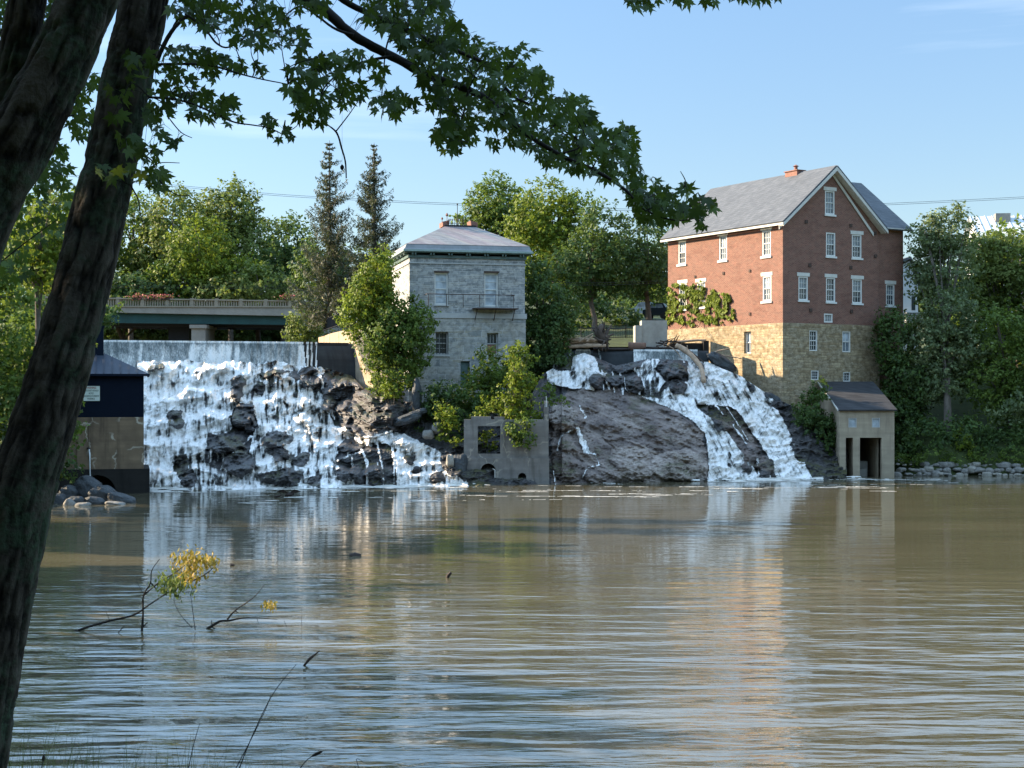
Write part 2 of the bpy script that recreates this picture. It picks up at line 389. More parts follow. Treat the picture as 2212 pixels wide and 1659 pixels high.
def _veil():
    t = NT('thin_water_veil'); c = t.coord(); foam = t.attr('foam')
    s1 = t.noise(t.mapp(c, (2.6, 2.6, .10)), 1, 6, .72, .1); s2 = t.noise(t.mapp(c, (12, 12, .5)), 1, 4, .7); s3 = t.noise(t.mapp(c, (16, 16, 7)), 1, 3, .6)
    f = t.math('ADD', t.math('ADD', t.math('MULTIPLY', s1, .7), t.math('MULTIPLY', s2, .35)), t.math('MULTIPLY', foam, .25))
    f = t.math('ADD', f, t.math('MULTIPLY', t.math('SUBTRACT', s3, .5), .3))
    col = t.ramp(f, [(.44, (.030, .042, .042)), (.56, (.11, .13, .125)), (.68, (.33, .34, .32)), (.82, (.78, .77, .72)), (1., (.9, .88, .84))])
    return t.done(t.princ(col, .3, t.bump(t.math('ADD', s1, s2), .6, .05), .5))
M['veil'] = _veil()
def _water():
    t = NT('muddy_river_water'); c = t.coord()
    a = t.noise(t.mapp(c, (.48, 1.75, 1), (0, 0, R(4))), 1, 2, .45, .4)
    b = t.noise(t.mapp(c, (1.6, 6.0, 1), (0, 0, R(-6))), 1, 3, .5, .3)
    sw = t.noise(t.mapp(c, (.22, .85, 1), (0, 0, R(3))), 1, 2, .4, .3)
    amp = t.ramp(t.noise(t.mapp(c, (.03, .09, 1)), 1, 2), [(.35, .45), (.65, 1.)])
    h = t.math('ADD', t.math('MULTIPLY', a, t.math('MULTIPLY', amp, 1.)), t.math('MULTIPLY', b, .16))
    h = t.math('ADD', h, t.math('MULTIPLY', sw, 1.1))
    yy = t.n('ShaderNodeSeparateXYZ', Vector=c).outputs[1]
    h = t.math('MULTIPLY', h, t.n('ShaderNodeMapRange', Value=yy, i1=19., i2=46., i3=3.7, i4=.34).outputs[0])
    col = t.ramp(t.noise(t.mapp(c, (.05, .2, 1)), 1, 4, .6), [(.35, (.092, .083, .050)), (.65, (.128, .112, .068))])
    p = t.princ(col, .035, t.bump(h, 1., .043), 1.0); p.node.inputs['IOR'].default_value = 1.5
    return t.done(p)
M['water'] = _water()
def _foam():
    t = NT('river_foam'); c = t.coord()
    n = t.noise(t.mapp(c, (.8, 2.2, 1)), 2, 5, .6)
    return t.done(t.princ(t.ramp(n, [(.3, (.35, .32, .25)), (.65, (.80, .78, .72))]), .5, t.bump(n, .6, .05), .3))
M['foam'] = _foam()
def _bark():
    t = NT('furrowed_maple_bark'); c = t.coord(); fur = t.attr('furrow')
    n = t.noise(t.mapp(c, (14, 14, 3)), 1, 6, .65); l = t.noise(c, 2.6, 5, .65); l2 = t.noise(c, 22, 3, .6)
    col = t.ramp(t.math('ADD', t.math('MULTIPLY', fur, .80), t.math('MULTIPLY', t.math('SUBTRACT', n, .35), .7)), [(.20, (.004, .0035, .003)), (.42, (.020, .016, .012)), (.7, (.050, .041, .032)), (1., (.10, .085, .068))])
    li = t.math('MULTIPLY', t.ramp(l, [(.48, 0), (.60, .85)]), t.ramp(l2, [(.4, .2), (.6, 1)]))
    col = t.mix(li, col, (.050, .075, .045))
    return t.done(t.princ(col, .9, t.bump(t.math('ADD', n, l2), .9, .018), .15))
M['bark'] = _bark()
LEAF = {
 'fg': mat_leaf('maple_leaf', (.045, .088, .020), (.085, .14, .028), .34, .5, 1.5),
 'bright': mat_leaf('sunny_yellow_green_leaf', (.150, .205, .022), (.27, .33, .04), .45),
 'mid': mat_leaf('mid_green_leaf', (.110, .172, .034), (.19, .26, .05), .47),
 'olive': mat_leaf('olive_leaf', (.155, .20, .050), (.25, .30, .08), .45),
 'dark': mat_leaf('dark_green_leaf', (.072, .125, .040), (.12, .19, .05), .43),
 'bluegreen': mat_leaf('grey_green_leaf', (.14, .19, .085), (.26, .30, .14), .40),
 'spruce': mat_leaf('spruce_needles', (.062, .075, .045), (.125, .115, .07), .18),
 'yellow': mat_leaf('dying_yellow_leaf', (.36, .24, .035), (.55, .38, .08), .35),
 'grass': mat_leaf('bank_grass_blade', (.06, .09, .02), (.13, .15, .05), .3),
}
# ================================================================== camera, light, sky
sc = bpy.context.scene
cam = bpy.data.cameras.new('camera'); co = bpy.data.objects.new('camera', cam); COL.objects.link(co)
co.location = (0, 0, H); co.rotation_euler = (R(90), 0, 0)
cam.sensor_width = 36; cam.lens = 36*F/2212; cam.shift_y = (CV-829.5)/2212
cam.clip_start = .1; cam.clip_end = 8000
sc.camera = co
AZ, EL = R(-77), R(24)
sd = Vector((math.sin(AZ)*math.cos(EL), math.cos(AZ)*math.cos(EL), math.sin(EL)))
sun = bpy.data.lights.new('sun', 'SUN'); sun.energy = 4.0; sun.angle = R(.53); sun.color = (1, .80, .56)
so = bpy.data.objects.new('sun', sun); COL.objects.link(so); so.rotation_euler = (-sd).to_track_quat('-Z', 'Y').to_euler()
w = bpy.data.worlds.new('World'); sc.world = w; w.use_nodes = True
wt = w.node_tree; wt.nodes.clear()
wo = wt.nodes.new('ShaderNodeOutputWorld'); bg = wt.nodes.new('ShaderNodeBackground'); sk = wt.nodes.new('ShaderNodeTexSky')
sk.sky_type = 'NISHITA'; sk.sun_disc = False; sk.sun_elevation = EL; sk.sun_rotation = AZ; sk.altitude = 100; sk.air_density = 1.0; sk.dust_density = .1; sk.ozone_density = 2.5
tc = wt.nodes.new('ShaderNodeTexCoord'); mp = wt.nodes.new('ShaderNodeMapping'); mp.inputs['Scale'].default_value = (1.2, 1.2, 16)
mp.inputs['Rotation'].default_value = (R(4), R(-3), 0)
nz = wt.nodes.new('ShaderNodeTexNoise'); nz.inputs['Scale'].default_value = 2.3; nz.inputs['Detail'].default_value = 6
rp = wt.nodes.new('ShaderNodeValToRGB'); rp.color_ramp.elements[0].position = .60; rp.color_ramp.elements[1].position = .95
rp.color_ramp.elements[0].color = (0, 0, 0, 1); rp.color_ramp.elements[1].color = (.16, .16, .16, 1)
mx = wt.nodes.new('ShaderNodeMix'); mx.data_type = 'RGBA'; mx.inputs[7].default_value = (5.5, 5.4, 5.3, 1)
wt.links.new(tc.outputs['Generated'], mp.inputs[0]); wt.links.new(mp.outputs[0], nz.inputs['Vector']); wt.links.new(nz.outputs[0], rp.inputs[0])
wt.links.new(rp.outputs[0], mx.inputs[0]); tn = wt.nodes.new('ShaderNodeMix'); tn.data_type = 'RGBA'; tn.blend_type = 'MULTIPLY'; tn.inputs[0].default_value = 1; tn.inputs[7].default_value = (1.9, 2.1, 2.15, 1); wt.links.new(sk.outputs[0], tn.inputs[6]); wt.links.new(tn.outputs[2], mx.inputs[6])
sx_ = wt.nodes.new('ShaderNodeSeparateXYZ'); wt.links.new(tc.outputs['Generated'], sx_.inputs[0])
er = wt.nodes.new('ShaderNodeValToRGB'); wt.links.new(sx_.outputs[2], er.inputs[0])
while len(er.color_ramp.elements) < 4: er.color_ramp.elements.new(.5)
for e_, (p_, c_) in zip(er.color_ramp.elements, ((0, (.150, .126, .117)), (.27, (.212, .195, .190)), (.42, (.80, .65, .53)), (.8, (1.05, .82, .62)))): e_.position = p_; e_.color = (*c_, 1)  # low sky dimmed, unseen upper sky brightened to add fill light
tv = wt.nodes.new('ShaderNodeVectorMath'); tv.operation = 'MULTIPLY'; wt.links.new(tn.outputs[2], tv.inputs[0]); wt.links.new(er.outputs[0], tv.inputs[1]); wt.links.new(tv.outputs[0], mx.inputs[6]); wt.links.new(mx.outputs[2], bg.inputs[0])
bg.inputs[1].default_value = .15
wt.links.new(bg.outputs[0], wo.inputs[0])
sc.view_settings.view_transform = 'Standard'; sc.view_settings.look = 'None'; sc.view_settings.exposure = 1.92; sc.view_settings.gamma = 1
sc.cycles.max_bounces = 6; sc.cycles.diffuse_bounces = 3; sc.cycles.glossy_bounces = 3; sc.cycles.transmission_bounces = 3; sc.cycles.transparent_max_bounces = 8
sc.cycles.use_denoising = True; sc.cycles.caustics_reflective = False; sc.cycles.caustics_refractive = False
sc.cycles.sample_clamp_indirect = 6
# ================================================================== ground
def gz(x, y):
    x = np.asarray(x, float); y = np.asarray(y, float)
    near = 3.6-.19*y
    km = sstep(10.0, 11.5, x)
    sl = .137-.085*(1-sstep(-8, 0, x))
    far = -1.2+9.3*(sstep(92, 100, y)*(1-km)+sstep(99, 108, y)*km)+sl*np.clip(y-99, 0, 60)+.02*np.clip(y-159, 0, 200)
    rightb = -1.2+4.0*sstep(92.5, 97, y)+5.3*sstep(97, 112, y)+.09*np.clip(y-112, 0, 60)+.02*np.clip(y-172, 0, 200)
    kr = sstep(24.5, 27, x)
    far = far*(1-kr)+rightb*kr
    river = sstep(-13, -16, x-(y-95)*-.14)*sstep(-62, -52, x)*sstep(98.3, 99.3, y)*(1-sstep(215, 240, y))  # upper reach under the bridge
    far = far*(1-river)+7.2*river
    z = np.where(y > 50, far, np.maximum(near, -1.2))
    bank_l = np.maximum(sstep(-25.5-np.clip(70-y, 0, 40)*.02, -33, x)*6.5-1.2, -1.2)+sstep(-33, -60, x)*4
    bank_l = bank_l*(1-sstep(118, 128, y)*0)
    lm = sstep(-20, -26, x)*(y > 14)*(1-sstep(96, 104, y))
    z = z*(1-lm)+np.maximum(bank_l, z)*lm
    bank_r = -1.2+sstep(38, 48, x)*7
    z = np.where((y > 14) & (x > 34), np.maximum(z, bank_r), z)
    z = z+(fbm(x*.25, y*.25, 0, 3, 5)-.5)*.5*(np.abs(z+1.2) > .05)
    return z
xs = np.concatenate([[-4000, -1500, -600, -300, -160, -110, -85], np.arange(-70, 70, 1.0), [85, 110, 160, 300, 600, 1500, 4000]])
ys = np.concatenate([[-600, -200, -80, -40, -20], np.arange(-10, 90, 2.5), np.arange(90, 104, .7), np.arange(104, 180, 3), [200, 230, 260, 300, 400, 600, 1200, 2500, 6000]])
X, Y = np.meshgrid(xs, ys)
g = meshnp('ground', np.stack([X, Y, gz(X, Y)], -1), gridfaces(*X.shape), M['grass_lawn'], smooth=True); tag(g, kind='structure')
# river surfaces
m = MB(); m.quad((-400, -10, 0), (400, -10, 0), (400, 98, 0), (-400, 98, 0))
tag(m.build('river_water', M['water']), kind='structure')
m = MB(); m.quad((-60, 96.5, 8.35), (-11.5, 98.2, 8.35), (-15, 130, 8.35), (-34, 235, 8.35), (-60, 235, 8.35))
m.quad((3.5, 98.2, 8.3), (12.5, 98.2, 8.3), (9.5, 101.0, 8.3), (3.5, 101.0, 8.3))
tag(m.build('upper_river_water', M['water']), kind='structure')
# ================================================================== cliff under the falls
WATERLINE = np.array([(296, 1056), (1000, 1048), (1190, 1045), (1530, 1038.5), (1750, 1035), (1830, 1033)], float)
TOP = np.array([(296, 780), (340, 781), (600, 781), (690, 790), (760, 812), (785, 838), (870, 868), (1140, 868), (1172, 808), (1205, 790), (1232, 772), (1262, 762), (1295, 775), (1330, 790),
                (1400, 775), (1425, 775), (1470, 778), (1530, 782), (1560, 796), (1600, 812), (1650, 846), (1692, 868), (1730, 885), (1830, 915)], float)
DTOP = np.array([(296, 92.6), (600, 95), (760, 96), (800, 92), (870, 90.5), (1150, 91.5), (1190, 95.5), (1235, 96.8), (1530, 96.6), (1600, 96.3), (1692, 95.4), (1740, 95.0), (1830, 95.5)], float)
us = np.arange(296, 1830, 1.7); nr = 200
tt = np.linspace(-.035, 1, nr)
vw = np.interp(us, WATERLINE[:, 0], WATERLINE[:, 1]); vt = np.interp(us, TOP[:, 0], TOP[:, 1]); dt = np.interp(us, DTOP[:, 0], DTOP[:, 1])
vt = vt+(16*(fbm(us/34, 0, 0, 3, 202)-.42)+6*(fbm(us/9, 0, 0, 2, 203)-.5))*(us < 700)
db = H*F/(vw-850)
T, U = np.meshgrid(tt, us, indexing='ij')
Vv = vw-(vw-vt)*T
tw = T+.26*(fbm(U/60, Vv/90, 0, 3, 3)-.5)+.03*(fbm(U/14, Vv/14, 0, 3, 8)-.5)
N = np.where(U < 1050, 5.0, 9.0)
fl = np.floor(tw*N); fr = tw*N-fl
stair = (fl+sstep(.62, .98, fr))/N
dome = sstep(1195, 1230, U)*(1-sstep(1500, 1560, U))
amt = (.40+.40*sstep(.4, .62, fbm(U/40, Vv/60, 0, 2, 71)))*(1-dome)+.2*dome
prof = np.clip(T, -.1, 1)*(1-amt)+stair*amt
prof = np.where(dome > .5, np.sign(prof)*np.abs(prof)**1.25, prof)
D0 = db+(dt-db)*prof
BUMPS = [(337, 795, 12, 9, .9), (515, 825, 13, 13, .9), (512, 852, 15, 16, .9), (526, 899, 21, 29, 1.3), (535, 926, 18, 9, .7), (377, 906, 20, 25, 1.0), (592, 806, 34, 6, .6), (560, 840, 12, 16, .5), (640, 812, 12, 10, .5), (488, 958, 42, 21, 1.0), (518, 1003, 34, 25, 1.3),
         (597, 949, 35, 20, .9), (604, 978, 23, 15, .7), (607, 1032, 52, 22, .9), (651, 993, 20, 12, .6), (681, 1041, 13, 15, .6), (393, 1006, 13, 26, .5), (408, 1034, 14, 20, .5), (669, 801, 22, 8, .7),
         (671, 822, 22, 15, .7), (711, 866, 13, 28, .8), (758, 963, 24, 12, .5), (800, 893, 72, 47, 1.6), (740, 840, 40, 22, 1.0), (745, 1026, 16, 20, .6), (774, 1024, 14, 22, .6), (810, 1026, 18, 24, .7),
         (942, 1031, 17, 17, .8), (888, 993, 11, 11, .6), (902, 1017, 11, 12, .5), (975, 1000, 22, 30, .9), (1288, 821, 17, 14, .9), (1328, 823, 21, 16, .9), (1367, 829, 18, 20, .9), (1453, 799, 35, 18, 1.1), (1462, 836, 22, 15, .8), (1350, 795, 25, 8, .5),
         (1225, 905, 34, 30, 1.2), (1223, 1010, 30, 30, .6), (1228, 960, 16, 18, .5), (1370, 1000, 45, 36, .6), (1465, 1005, 58, 34, .7), (1400, 930, 90, 50, .5), (1300, 1030, 40, 16, .6), (1560, 915, 22, 20, .5), (1620, 985, 14, 40, .6), (1655, 1015, 14, 30, .6), (1690, 870, 22, 14, .5), (1730, 960, 22, 40, .6)]
wu = U+26*(fbm(U/22, Vv/18, 0, 4, 31)-.5); wv = Vv+22*(fbm(U/26, Vv/15, 0, 4, 41)-.5)
rockm = np.zeros_like(U); bump = np.zeros_like(U)
for (a, b, ra, rb, hh) in BUMPS:
    q = ((wu-a)/ra)**2+((wv-b)/rb)**2
    s = np.clip(1.15-q, 0, 1)**.33*(.65+.6*ridge(U/20, Vv/9, 0, 3, 43))
    bump = np.maximum(bump, s*hh); rockm = np.maximum(rockm, sstep(1.05, .8, q))
jag = ridge(U/28, Vv/17+U/60, 0, 4, 77)
bq = fbm((U+.5*Vv)/52, (Vv-.38*U)/26, 0, 3, 83)*11; blk = (np.floor(bq)+sstep(.78, 1, bq-np.floor(bq)))/11*2.0-.5
strat = ridge((Vv-.42*(U-1200))/11, U/120, 0, 3, 87)
bb = np.clip(1.25-((wu-803)/70)**2-((wv-893)/46)**2, 0, 1)
Dr = D0-bump-.75*(jag-.6)*(1-.65*dome)*(1-.75*bb)-.30*(fbm(U/5, Vv/4, 0, 3, 51)-.5)-dome*(.28*(strat-.6)+.6*(fbm(U/38, Vv/26, 0, 4, 89)-.5))-(.30+.25*dome)*(blk-.5)
tone = np.zeros_like(U)+.12
domep = [(1188, 868), (1235, 836), (1300, 838), (1386, 856), (1453, 885), (1522, 936), (1532, 1000), (1532, 1045), (1188, 1050)]
tone[inpoly(wu, wv, domep)] = 1.0
for p_ in ([(1323, 965), (1400, 958), (1412, 1042), (1335, 1042)], [(1409, 975), (1480, 968), (1525, 1000), (1528, 1042), (1412, 1042)], [(1192, 870), (1240, 880), (1247, 905), (1215, 940), (1192, 920)]):
    tone[inpoly(wu, wv, p_)] = 1.75
tone[inpoly(wu, wv, [(1190, 980), (1250, 985), (1300, 1030), (1330, 1045), (1190, 1048)])] = .6
tone[inpoly(wu, wv, [(735, 850), (880, 850), (880, 935), (725, 930)])] = .22; tone[inpoly(wu, wv, [(600, 780), (790, 790), (800, 850), (735, 850), (690, 830)])] = .15
tone[inpoly(wu, wv, [(1545, 880), (1590, 885), (1690, 1040), (1600, 1000)])] = .55
tone = tone+((fbm(U/30, Vv/22, 0, 4, 61)-.5)*1.0+(strat-.62)*.9+(np.sin(np.floor(bq)*12.9898)*.45))*(tone > .5)
Vc = Pn(U, Vv, Dr)
ext = np.repeat(Vc[-1:], 3, 0); ext[0, :, 1] += 1.2; ext[1, :, 1] += 5; ext[2, :, 1] += 12; ext[1:, :, 2] -= .15; ext[2, :, 2] -= .4
kx = (Vc[-1:, :, 0]/Vc[-1:, :, 1])
ext[..., 0] = ext[..., 1]*kx*1.0
Vfull = np.concatenate([Vc, ext]); tfull = np.concatenate([tone, np.repeat(tone[-1:], 3, 0)])
cl = meshnp('rock_cliff', Vfull, gridfaces(*Vfull.shape[:2]), M['rock'], smooth=True, attrs={'tone': tfull}); tag(cl, 'stepped dark bedrock ledges the river falls over', kind='structure')
# ---- falling water laid over it
dens = np.zeros_like(U)
def wat(poly, d, soft=9):
    du = soft*2*(fbm(U/9, Vv/20, 0, 3, 91)-.5); dv = soft*1.4*(fbm(U/9, Vv/14, 0, 3, 93)-.5)
    k = inpoly(U+du, Vv+dv, poly); dens[k] = np.maximum(dens[k], d)
def stream(pts, wd, d=.95):
    for i in range(len(pts)-1):
        a, b = np.array(pts[i], float), np.array(pts[i+1], float); ab = b-a
        t_ = np.clip(((U-a[0])*ab[0]+(Vv-a[1])*ab[1])/(ab@ab), 0, 1)
        r_ = np.hypot(U-a[0]-t_*ab[0]+3*(fbm(U/6, Vv/12, 0, 2, 95)-.5), Vv-a[1]-t_*ab[1])
        k = r_ < wd*(.25+1.1*vn(U/4, Vv/7, 0, 96)); dens[k] = np.maximum(dens[k], d)
wat([(280, 1075), (280, 700), (500, 700), (560, 760), (500, 800), (520, 860), (500, 900), (500, 930), (480, 950), (440, 975), (385, 985), (375, 1010), (400, 1060), (400, 1075)], .95)
wat([(480, 700), (690, 700), (700, 840), (690, 850), (600, 852), (545, 880), (500, 880)], .80)
wat([(480, 1000), (560, 930), (545, 880), (560, 860), (610, 849), (690, 845), (707, 870), (714, 900), (722, 928), (700, 935), (540, 940)], .90, 4)
wat([(545, 926), (740, 926), (830, 931), (862, 946), (800, 965), (735, 960), (725, 1000), (760, 1053), (780, 1070), (530, 1070)], .84)
wat([(385, 960), (485, 960), (500, 1075), (395, 1075)], .66)
wat([(480, 1020), (560, 1010), (560, 1070), (480, 1070)], .8)
wat([(700, 1000), (760, 1035), (785, 1065), (680, 1065)], .85)
wat([(715, 920), (760, 922), (830, 926), (885, 940), (905, 955), (870, 958), (830, 950), (790, 955), (740, 962), (715, 950)], .88, 4)
wat([(768, 928), (812, 935), (891, 944), (924, 962), (958, 981), (982, 1019), (1012, 1049), (1010, 1060), (857, 1060), (849, 986), (858, 972), (812, 948), (768, 941)], .96, 5)
for pts, wd in (([(735, 931), (783, 973), (793, 998), (793, 1055)], 3.8), ([(728, 996), (755, 984), (780, 976)], 2.2), ([(760, 985), (764, 1055)], 3.4), ([(812, 942), (818, 975), (826, 1010), (828, 1050)], 2.6), ([(745, 935), (752, 985)], 3), ([(845, 945), (850, 1000), (852, 1045)], 3), ([(720, 862), (716, 890), (722, 905)], 2.5), ([(700, 850), (712, 900), (722, 928)], 3),
                ([(815, 1000), (822, 1030)], 1.2),
                ([(1251, 877), (1265, 901), (1254, 908), (1244, 924)], 2.6), ([(1246, 924), (1256, 950), (1268, 978)], 6.5), ([(1268, 977), (1286, 982), (1295, 1005)], 2.6), ([(1240, 926), (1216, 940), (1206, 955), (1203, 972)], 2.8),
                ([(1295, 1005), (1270, 1010), (1258, 1032)], 2.0), ([(1196, 1018), (1199, 1048)], 1.8), ([(1286, 780), (1292, 800), (1300, 812)], 1.6), ([(1300, 770), (1330, 790), (1350, 800)], 1.4), ([(1308, 820), (1316, 842)], 3.0), ([(1322, 800), (1326, 846)], 2.4), ([(1338, 800), (1345, 850)], 2.6), ([(1376, 800), (1380, 852)], 3), ([(1300, 800), (1303, 842)], 2.4),
                ([(1348, 815), (1352, 840), (1362, 850)], 1.8), ([(1360, 815), (1366, 845)], 1.4), ([(1545, 876), (1600, 940), (1640, 1000), (1668, 1038)], 2.6), ([(1570, 880), (1622, 960), (1648, 1010)], 1.6), ([(1635, 1000), (1640, 1038)], 2)):
    stream(pts, wd)
wat([(1240, 755), (1275, 755), (1291, 785), (1292, 803), (1232, 803), (1236, 780)], .93, 4)
wat([(1170, 782), (1210, 803), (1282, 798), (1312, 806), (1282, 845), (1256, 841), (1217, 837), (1187, 831)], .78, 5)
wat([(1365, 799), (1386, 783), (1413, 765), (1425, 780), (1414, 797), (1438, 822), (1425, 845), (1409, 857), (1392, 855), (1383, 815)], .72, 5)
wat([(1471, 770), (1545, 770), (1592, 800), (1646, 828), (1672, 862), (1655, 882), (1529, 875), (1485, 871), (1425, 868), (1430, 848), (1453, 826), (1485, 824), (1487, 811)], .84, 5)
wat([(1384, 856), (1425, 860), (1499, 868), (1510, 885), (1557, 917), (1592, 963), (1620, 1000), (1648, 1048), (1529, 1048), (1531, 1000), (1522, 936), (1490, 905), (1453, 885)], .93, 3)
wat([(1510, 864), (1600, 864), (1655, 870), (1682, 888), (1698, 920), (1716, 953), (1737, 1000), (1762, 1046), (1684, 1046), (1660, 990), (1632, 945), (1612, 918), (1590, 885), (1560, 872)], .95, 3)
dens *= (1-.93*rockm)
for (a, b, ra, rb, k_) in ((1575, 989, 9, 20, .55), (1480, 845, 6, 14, .6), (1545, 845, 8, 20, .5), (1620, 840, 5, 16, .5), (585, 895, 6, 30, .5), (640, 900, 5, 20, .4), (618, 880, 4, 20, .4), (582, 812, 34, 9, .45), (555, 845, 16, 16, .5)):
    dens *= 1-k_*np.clip(1.2-((wu-a)/ra)**2-((wv-b)/rb)**2, 0, 1)
slope = np.where(U > 1380, (Vv-850)*.55*(U > 1440), 0)                 # the right chutes run down and to the right
sn = .62*fbm((U-slope)/5.0, Vv/26, 0, 4, 101)+.38*fbm(U/9, Vv/12, 0, 4, 111)
sn = np.clip((sn-.30)/.40, 0, 1); sn = np.where(dens > .9, sn*.90, sn)
tread = sstep(.48, .70, fr)*(1-.6*sstep(.97, 1, fr)); lf = (U < 1030)*(dens < .949+.01)
dens = np.where(U < 1030, dens*(.86+.22*tread), dens)
streamsk = 0
sn = np.maximum(sn, .02); wm = (dens > sn-.13) & (dens > .05)
froth = fbm(U/8, Vv/16, 0, 4, 121); froth2 = fbm((U-slope)/6, Vv/22, 0, 3, 131)
Dw = D0-.75*(jag-.6)-.10-.5*np.clip(bump, 0, .35)-.38*(froth-.35)*sstep(.4, 1, dens)-.42*(froth2-.3)-.16*(ridge(U/9, Vv/22, 0, 3, 141)-.5)
streams = dens >= .949
Dw = np.where(wm & (Dw > Dr-.04), Dr-.05-.08*froth, Dw)
foam = np.clip((dens-sn)*1.4+.25, 0, 1); edge = np.clip(dens-sn+.06, -.2, .6)
VW = Pn(U, Vv, Dw)
fm = wm.copy()
for nm, sel, lab in (('waterfall', U < 1030, 'white water tumbling down the wide left falls'), ('waterfall', U >= 1030, 'white water sliding down the right falls below the brick mill')):
    f = gridfaces(*U.shape, mask=fm & sel)
    v_, f_, a_ = compact(VW, f, {'foam': foam, 'edge': edge})
    tag(meshnp(nm, v_, f_, M['fall' if 'left' in lab else 'fall_slant'], smooth=True, attrs=a_), lab, kind='structure')
# ---- spray clots thrown clear of the falls
rg = np.random.default_rng(5)
# ================================================================== foam on the pool
fx = np.arange(-24, 26, .09); fy = np.arange(66, 92, .13)
FX, FY = np.meshgrid(fx, fy)
FU = FX/FY*F+CU
shore = H*F/(np.interp(FU, WATERLINE[:, 0], WATERLINE[:, 1])-850)
dist = shore-FY
near = (sstep(312, 330, FU)*(1-sstep(985, 1030, FU))+sstep(1520, 1535, FU)*(1-sstep(1765, 1790, FU)))
n1 = fbm(FX*.9, FY*2.4, 0, 4, 7); n2 = ridge(FX*.13, FY*.9+n1*.8, 0, 3, 17)
fmk = ((dist < 6.5*(n1-.22)) & (near > .5) & (dist > -1.2)) | ((n2 > .84) & (n1 > .47) & (dist > .3) & (dist < 13) & (FU > 330))
f = gridfaces(*FX.shape, mask=fmk)
v_, f_, a_ = compact(np.stack([FX, FY, .012+.45*np.clip(n1-.25, 0, 1)*sstep(1.3, -.2, dist)], -1), f)
tag(meshnp('foam', v_, f_, M['foam'], smooth=True), 'streaks of white foam drifting from the foot of the falls', kind='stuff')
# ================================================================== dams
def dam(name, label, pts, vtop, vbot, veil, veil_label, dthick=1.6, lipv=3):
    o = thing(name, label, 'dam')
    uu = np.arange(pts[0][0], pts[-1][0]+.1, 2.0); dd = np.interp(uu, [p[0] for p in pts], [p[1] for p in pts])
    top = Pn(uu, vtop(uu), dd)[:, 2]; xx = (uu-CU)/F*dd
    rows = []
    for (yo, zo) in ((dthick, -.05), (.25, .0), (0, -.18), (-.12, -.5), (-.35, -1.2), (-.7, -3.6)):
        rows.append(np.stack([xx, dd+yo, top+zo], -1))
    V = np.array(rows); meshnp('dam_wall', V, gridfaces(*V.shape[:2]), M['dam_conc'], o, smooth=True)
    U2, K = np.meshgrid(uu, np.linspace(0, 1, 40)); D2 = np.tile(dd, (40, 1)); Z2 = np.tile(top, (40, 1)); X2 = np.tile(xx, (40, 1))
    drop = K*2.7
    n = fbm(U2/4, K*2, 0, 3, 15); n_ = fbm(U2/30, K*.0, 0, 2, 25)
    yo = -.12-.36*drop**1.15-.12*n; z = Z2+.05-drop
    z[0] += .02
    mask = veil(U2, K, n, n_)
    f = gridfaces(*U2.shape, mask=mask)
    v_, f_, a_ = compact(np.stack([X2, D2+yo, z], -1), f, {'foam': np.clip(.12+.95*K+.75*sstep(.46, .62, fbm(U2/22, 0*K, 0, 3, 27))*sstep(.0, .12, K)+.9*(K < .04), -.1, 1.4)})  # pale row at the crest paints its highlight, on top of foam
    tag(meshnp('waterfall', v_, f_, M['veil'], smooth=True, attrs=a_), veil_label, kind='structure')
    return o
DL = [(150, 92.9), (230, 93.5), (755, 97.0), (790, 97.2)]
dl = dam('dam', 'long low concrete dam across the top of the left falls', DL, lambda u: 737+(u-230)*.0092, 796,
    lambda u, k, n, n_: (u > 160) & ((u < 655+14*k) | ((np.abs(u-664-6*k) < 2.2)) | ((np.abs(u-673-5*k) < 1.8)) | (np.abs(u-683-4*k) < 1.3)), 'thin curtain of water pouring over the left dam')
m = MB(); a, b = P(632, 740.4, 96.3), P(752, 741.6, 97.1)
m.slab([a+Vector((0, -.12, -.16)), b+Vector((0, -.12, -.16)), b+Vector((0, -.12, .03)), a+Vector((0, -.12, .03))], (0, .5, 0)); m.build('flashboard', M['iron'], dl)
DRr = [(1172, 98.0), (1530, 97.6)]
dr = dam('dam', 'short dark concrete dam carrying driftwood at the top of the right falls', DRr, lambda u: 757+(u-1200)*.001, 800,
    lambda u, k, n, n_: (u > 1180) & ((np.abs(u-1258+0*k) < 16+8*k) | ((u > 1366+4*k) & (u < 1505)) | ((u < 1236) & (n > .42)) | (np.abs(u-1292-16*k) < 2.0)), 'thin curtain of water pouring over the right dam')
# sunlit buff wing wall right of the left dam
o = thing('retaining_wall', 'buff concrete wing wall stained orange, right end of the left dam', 'wall')
m = MB()
wp = [(687, 740, 123), (690, 731, 123), (712, 722, 112), (732, 716, 105), (754, 712, 98.5), (760, 722, 97.5), (768, 745, 96.4), (787, 790, 94.3), (806, 816, 92.2), (805, 846, 92.0), (776, 832, 94.2), (765, 800, 95.4), (750, 762, 97.8), (748, 745, 98.5)]
pts = [P(*q) for q in wp]
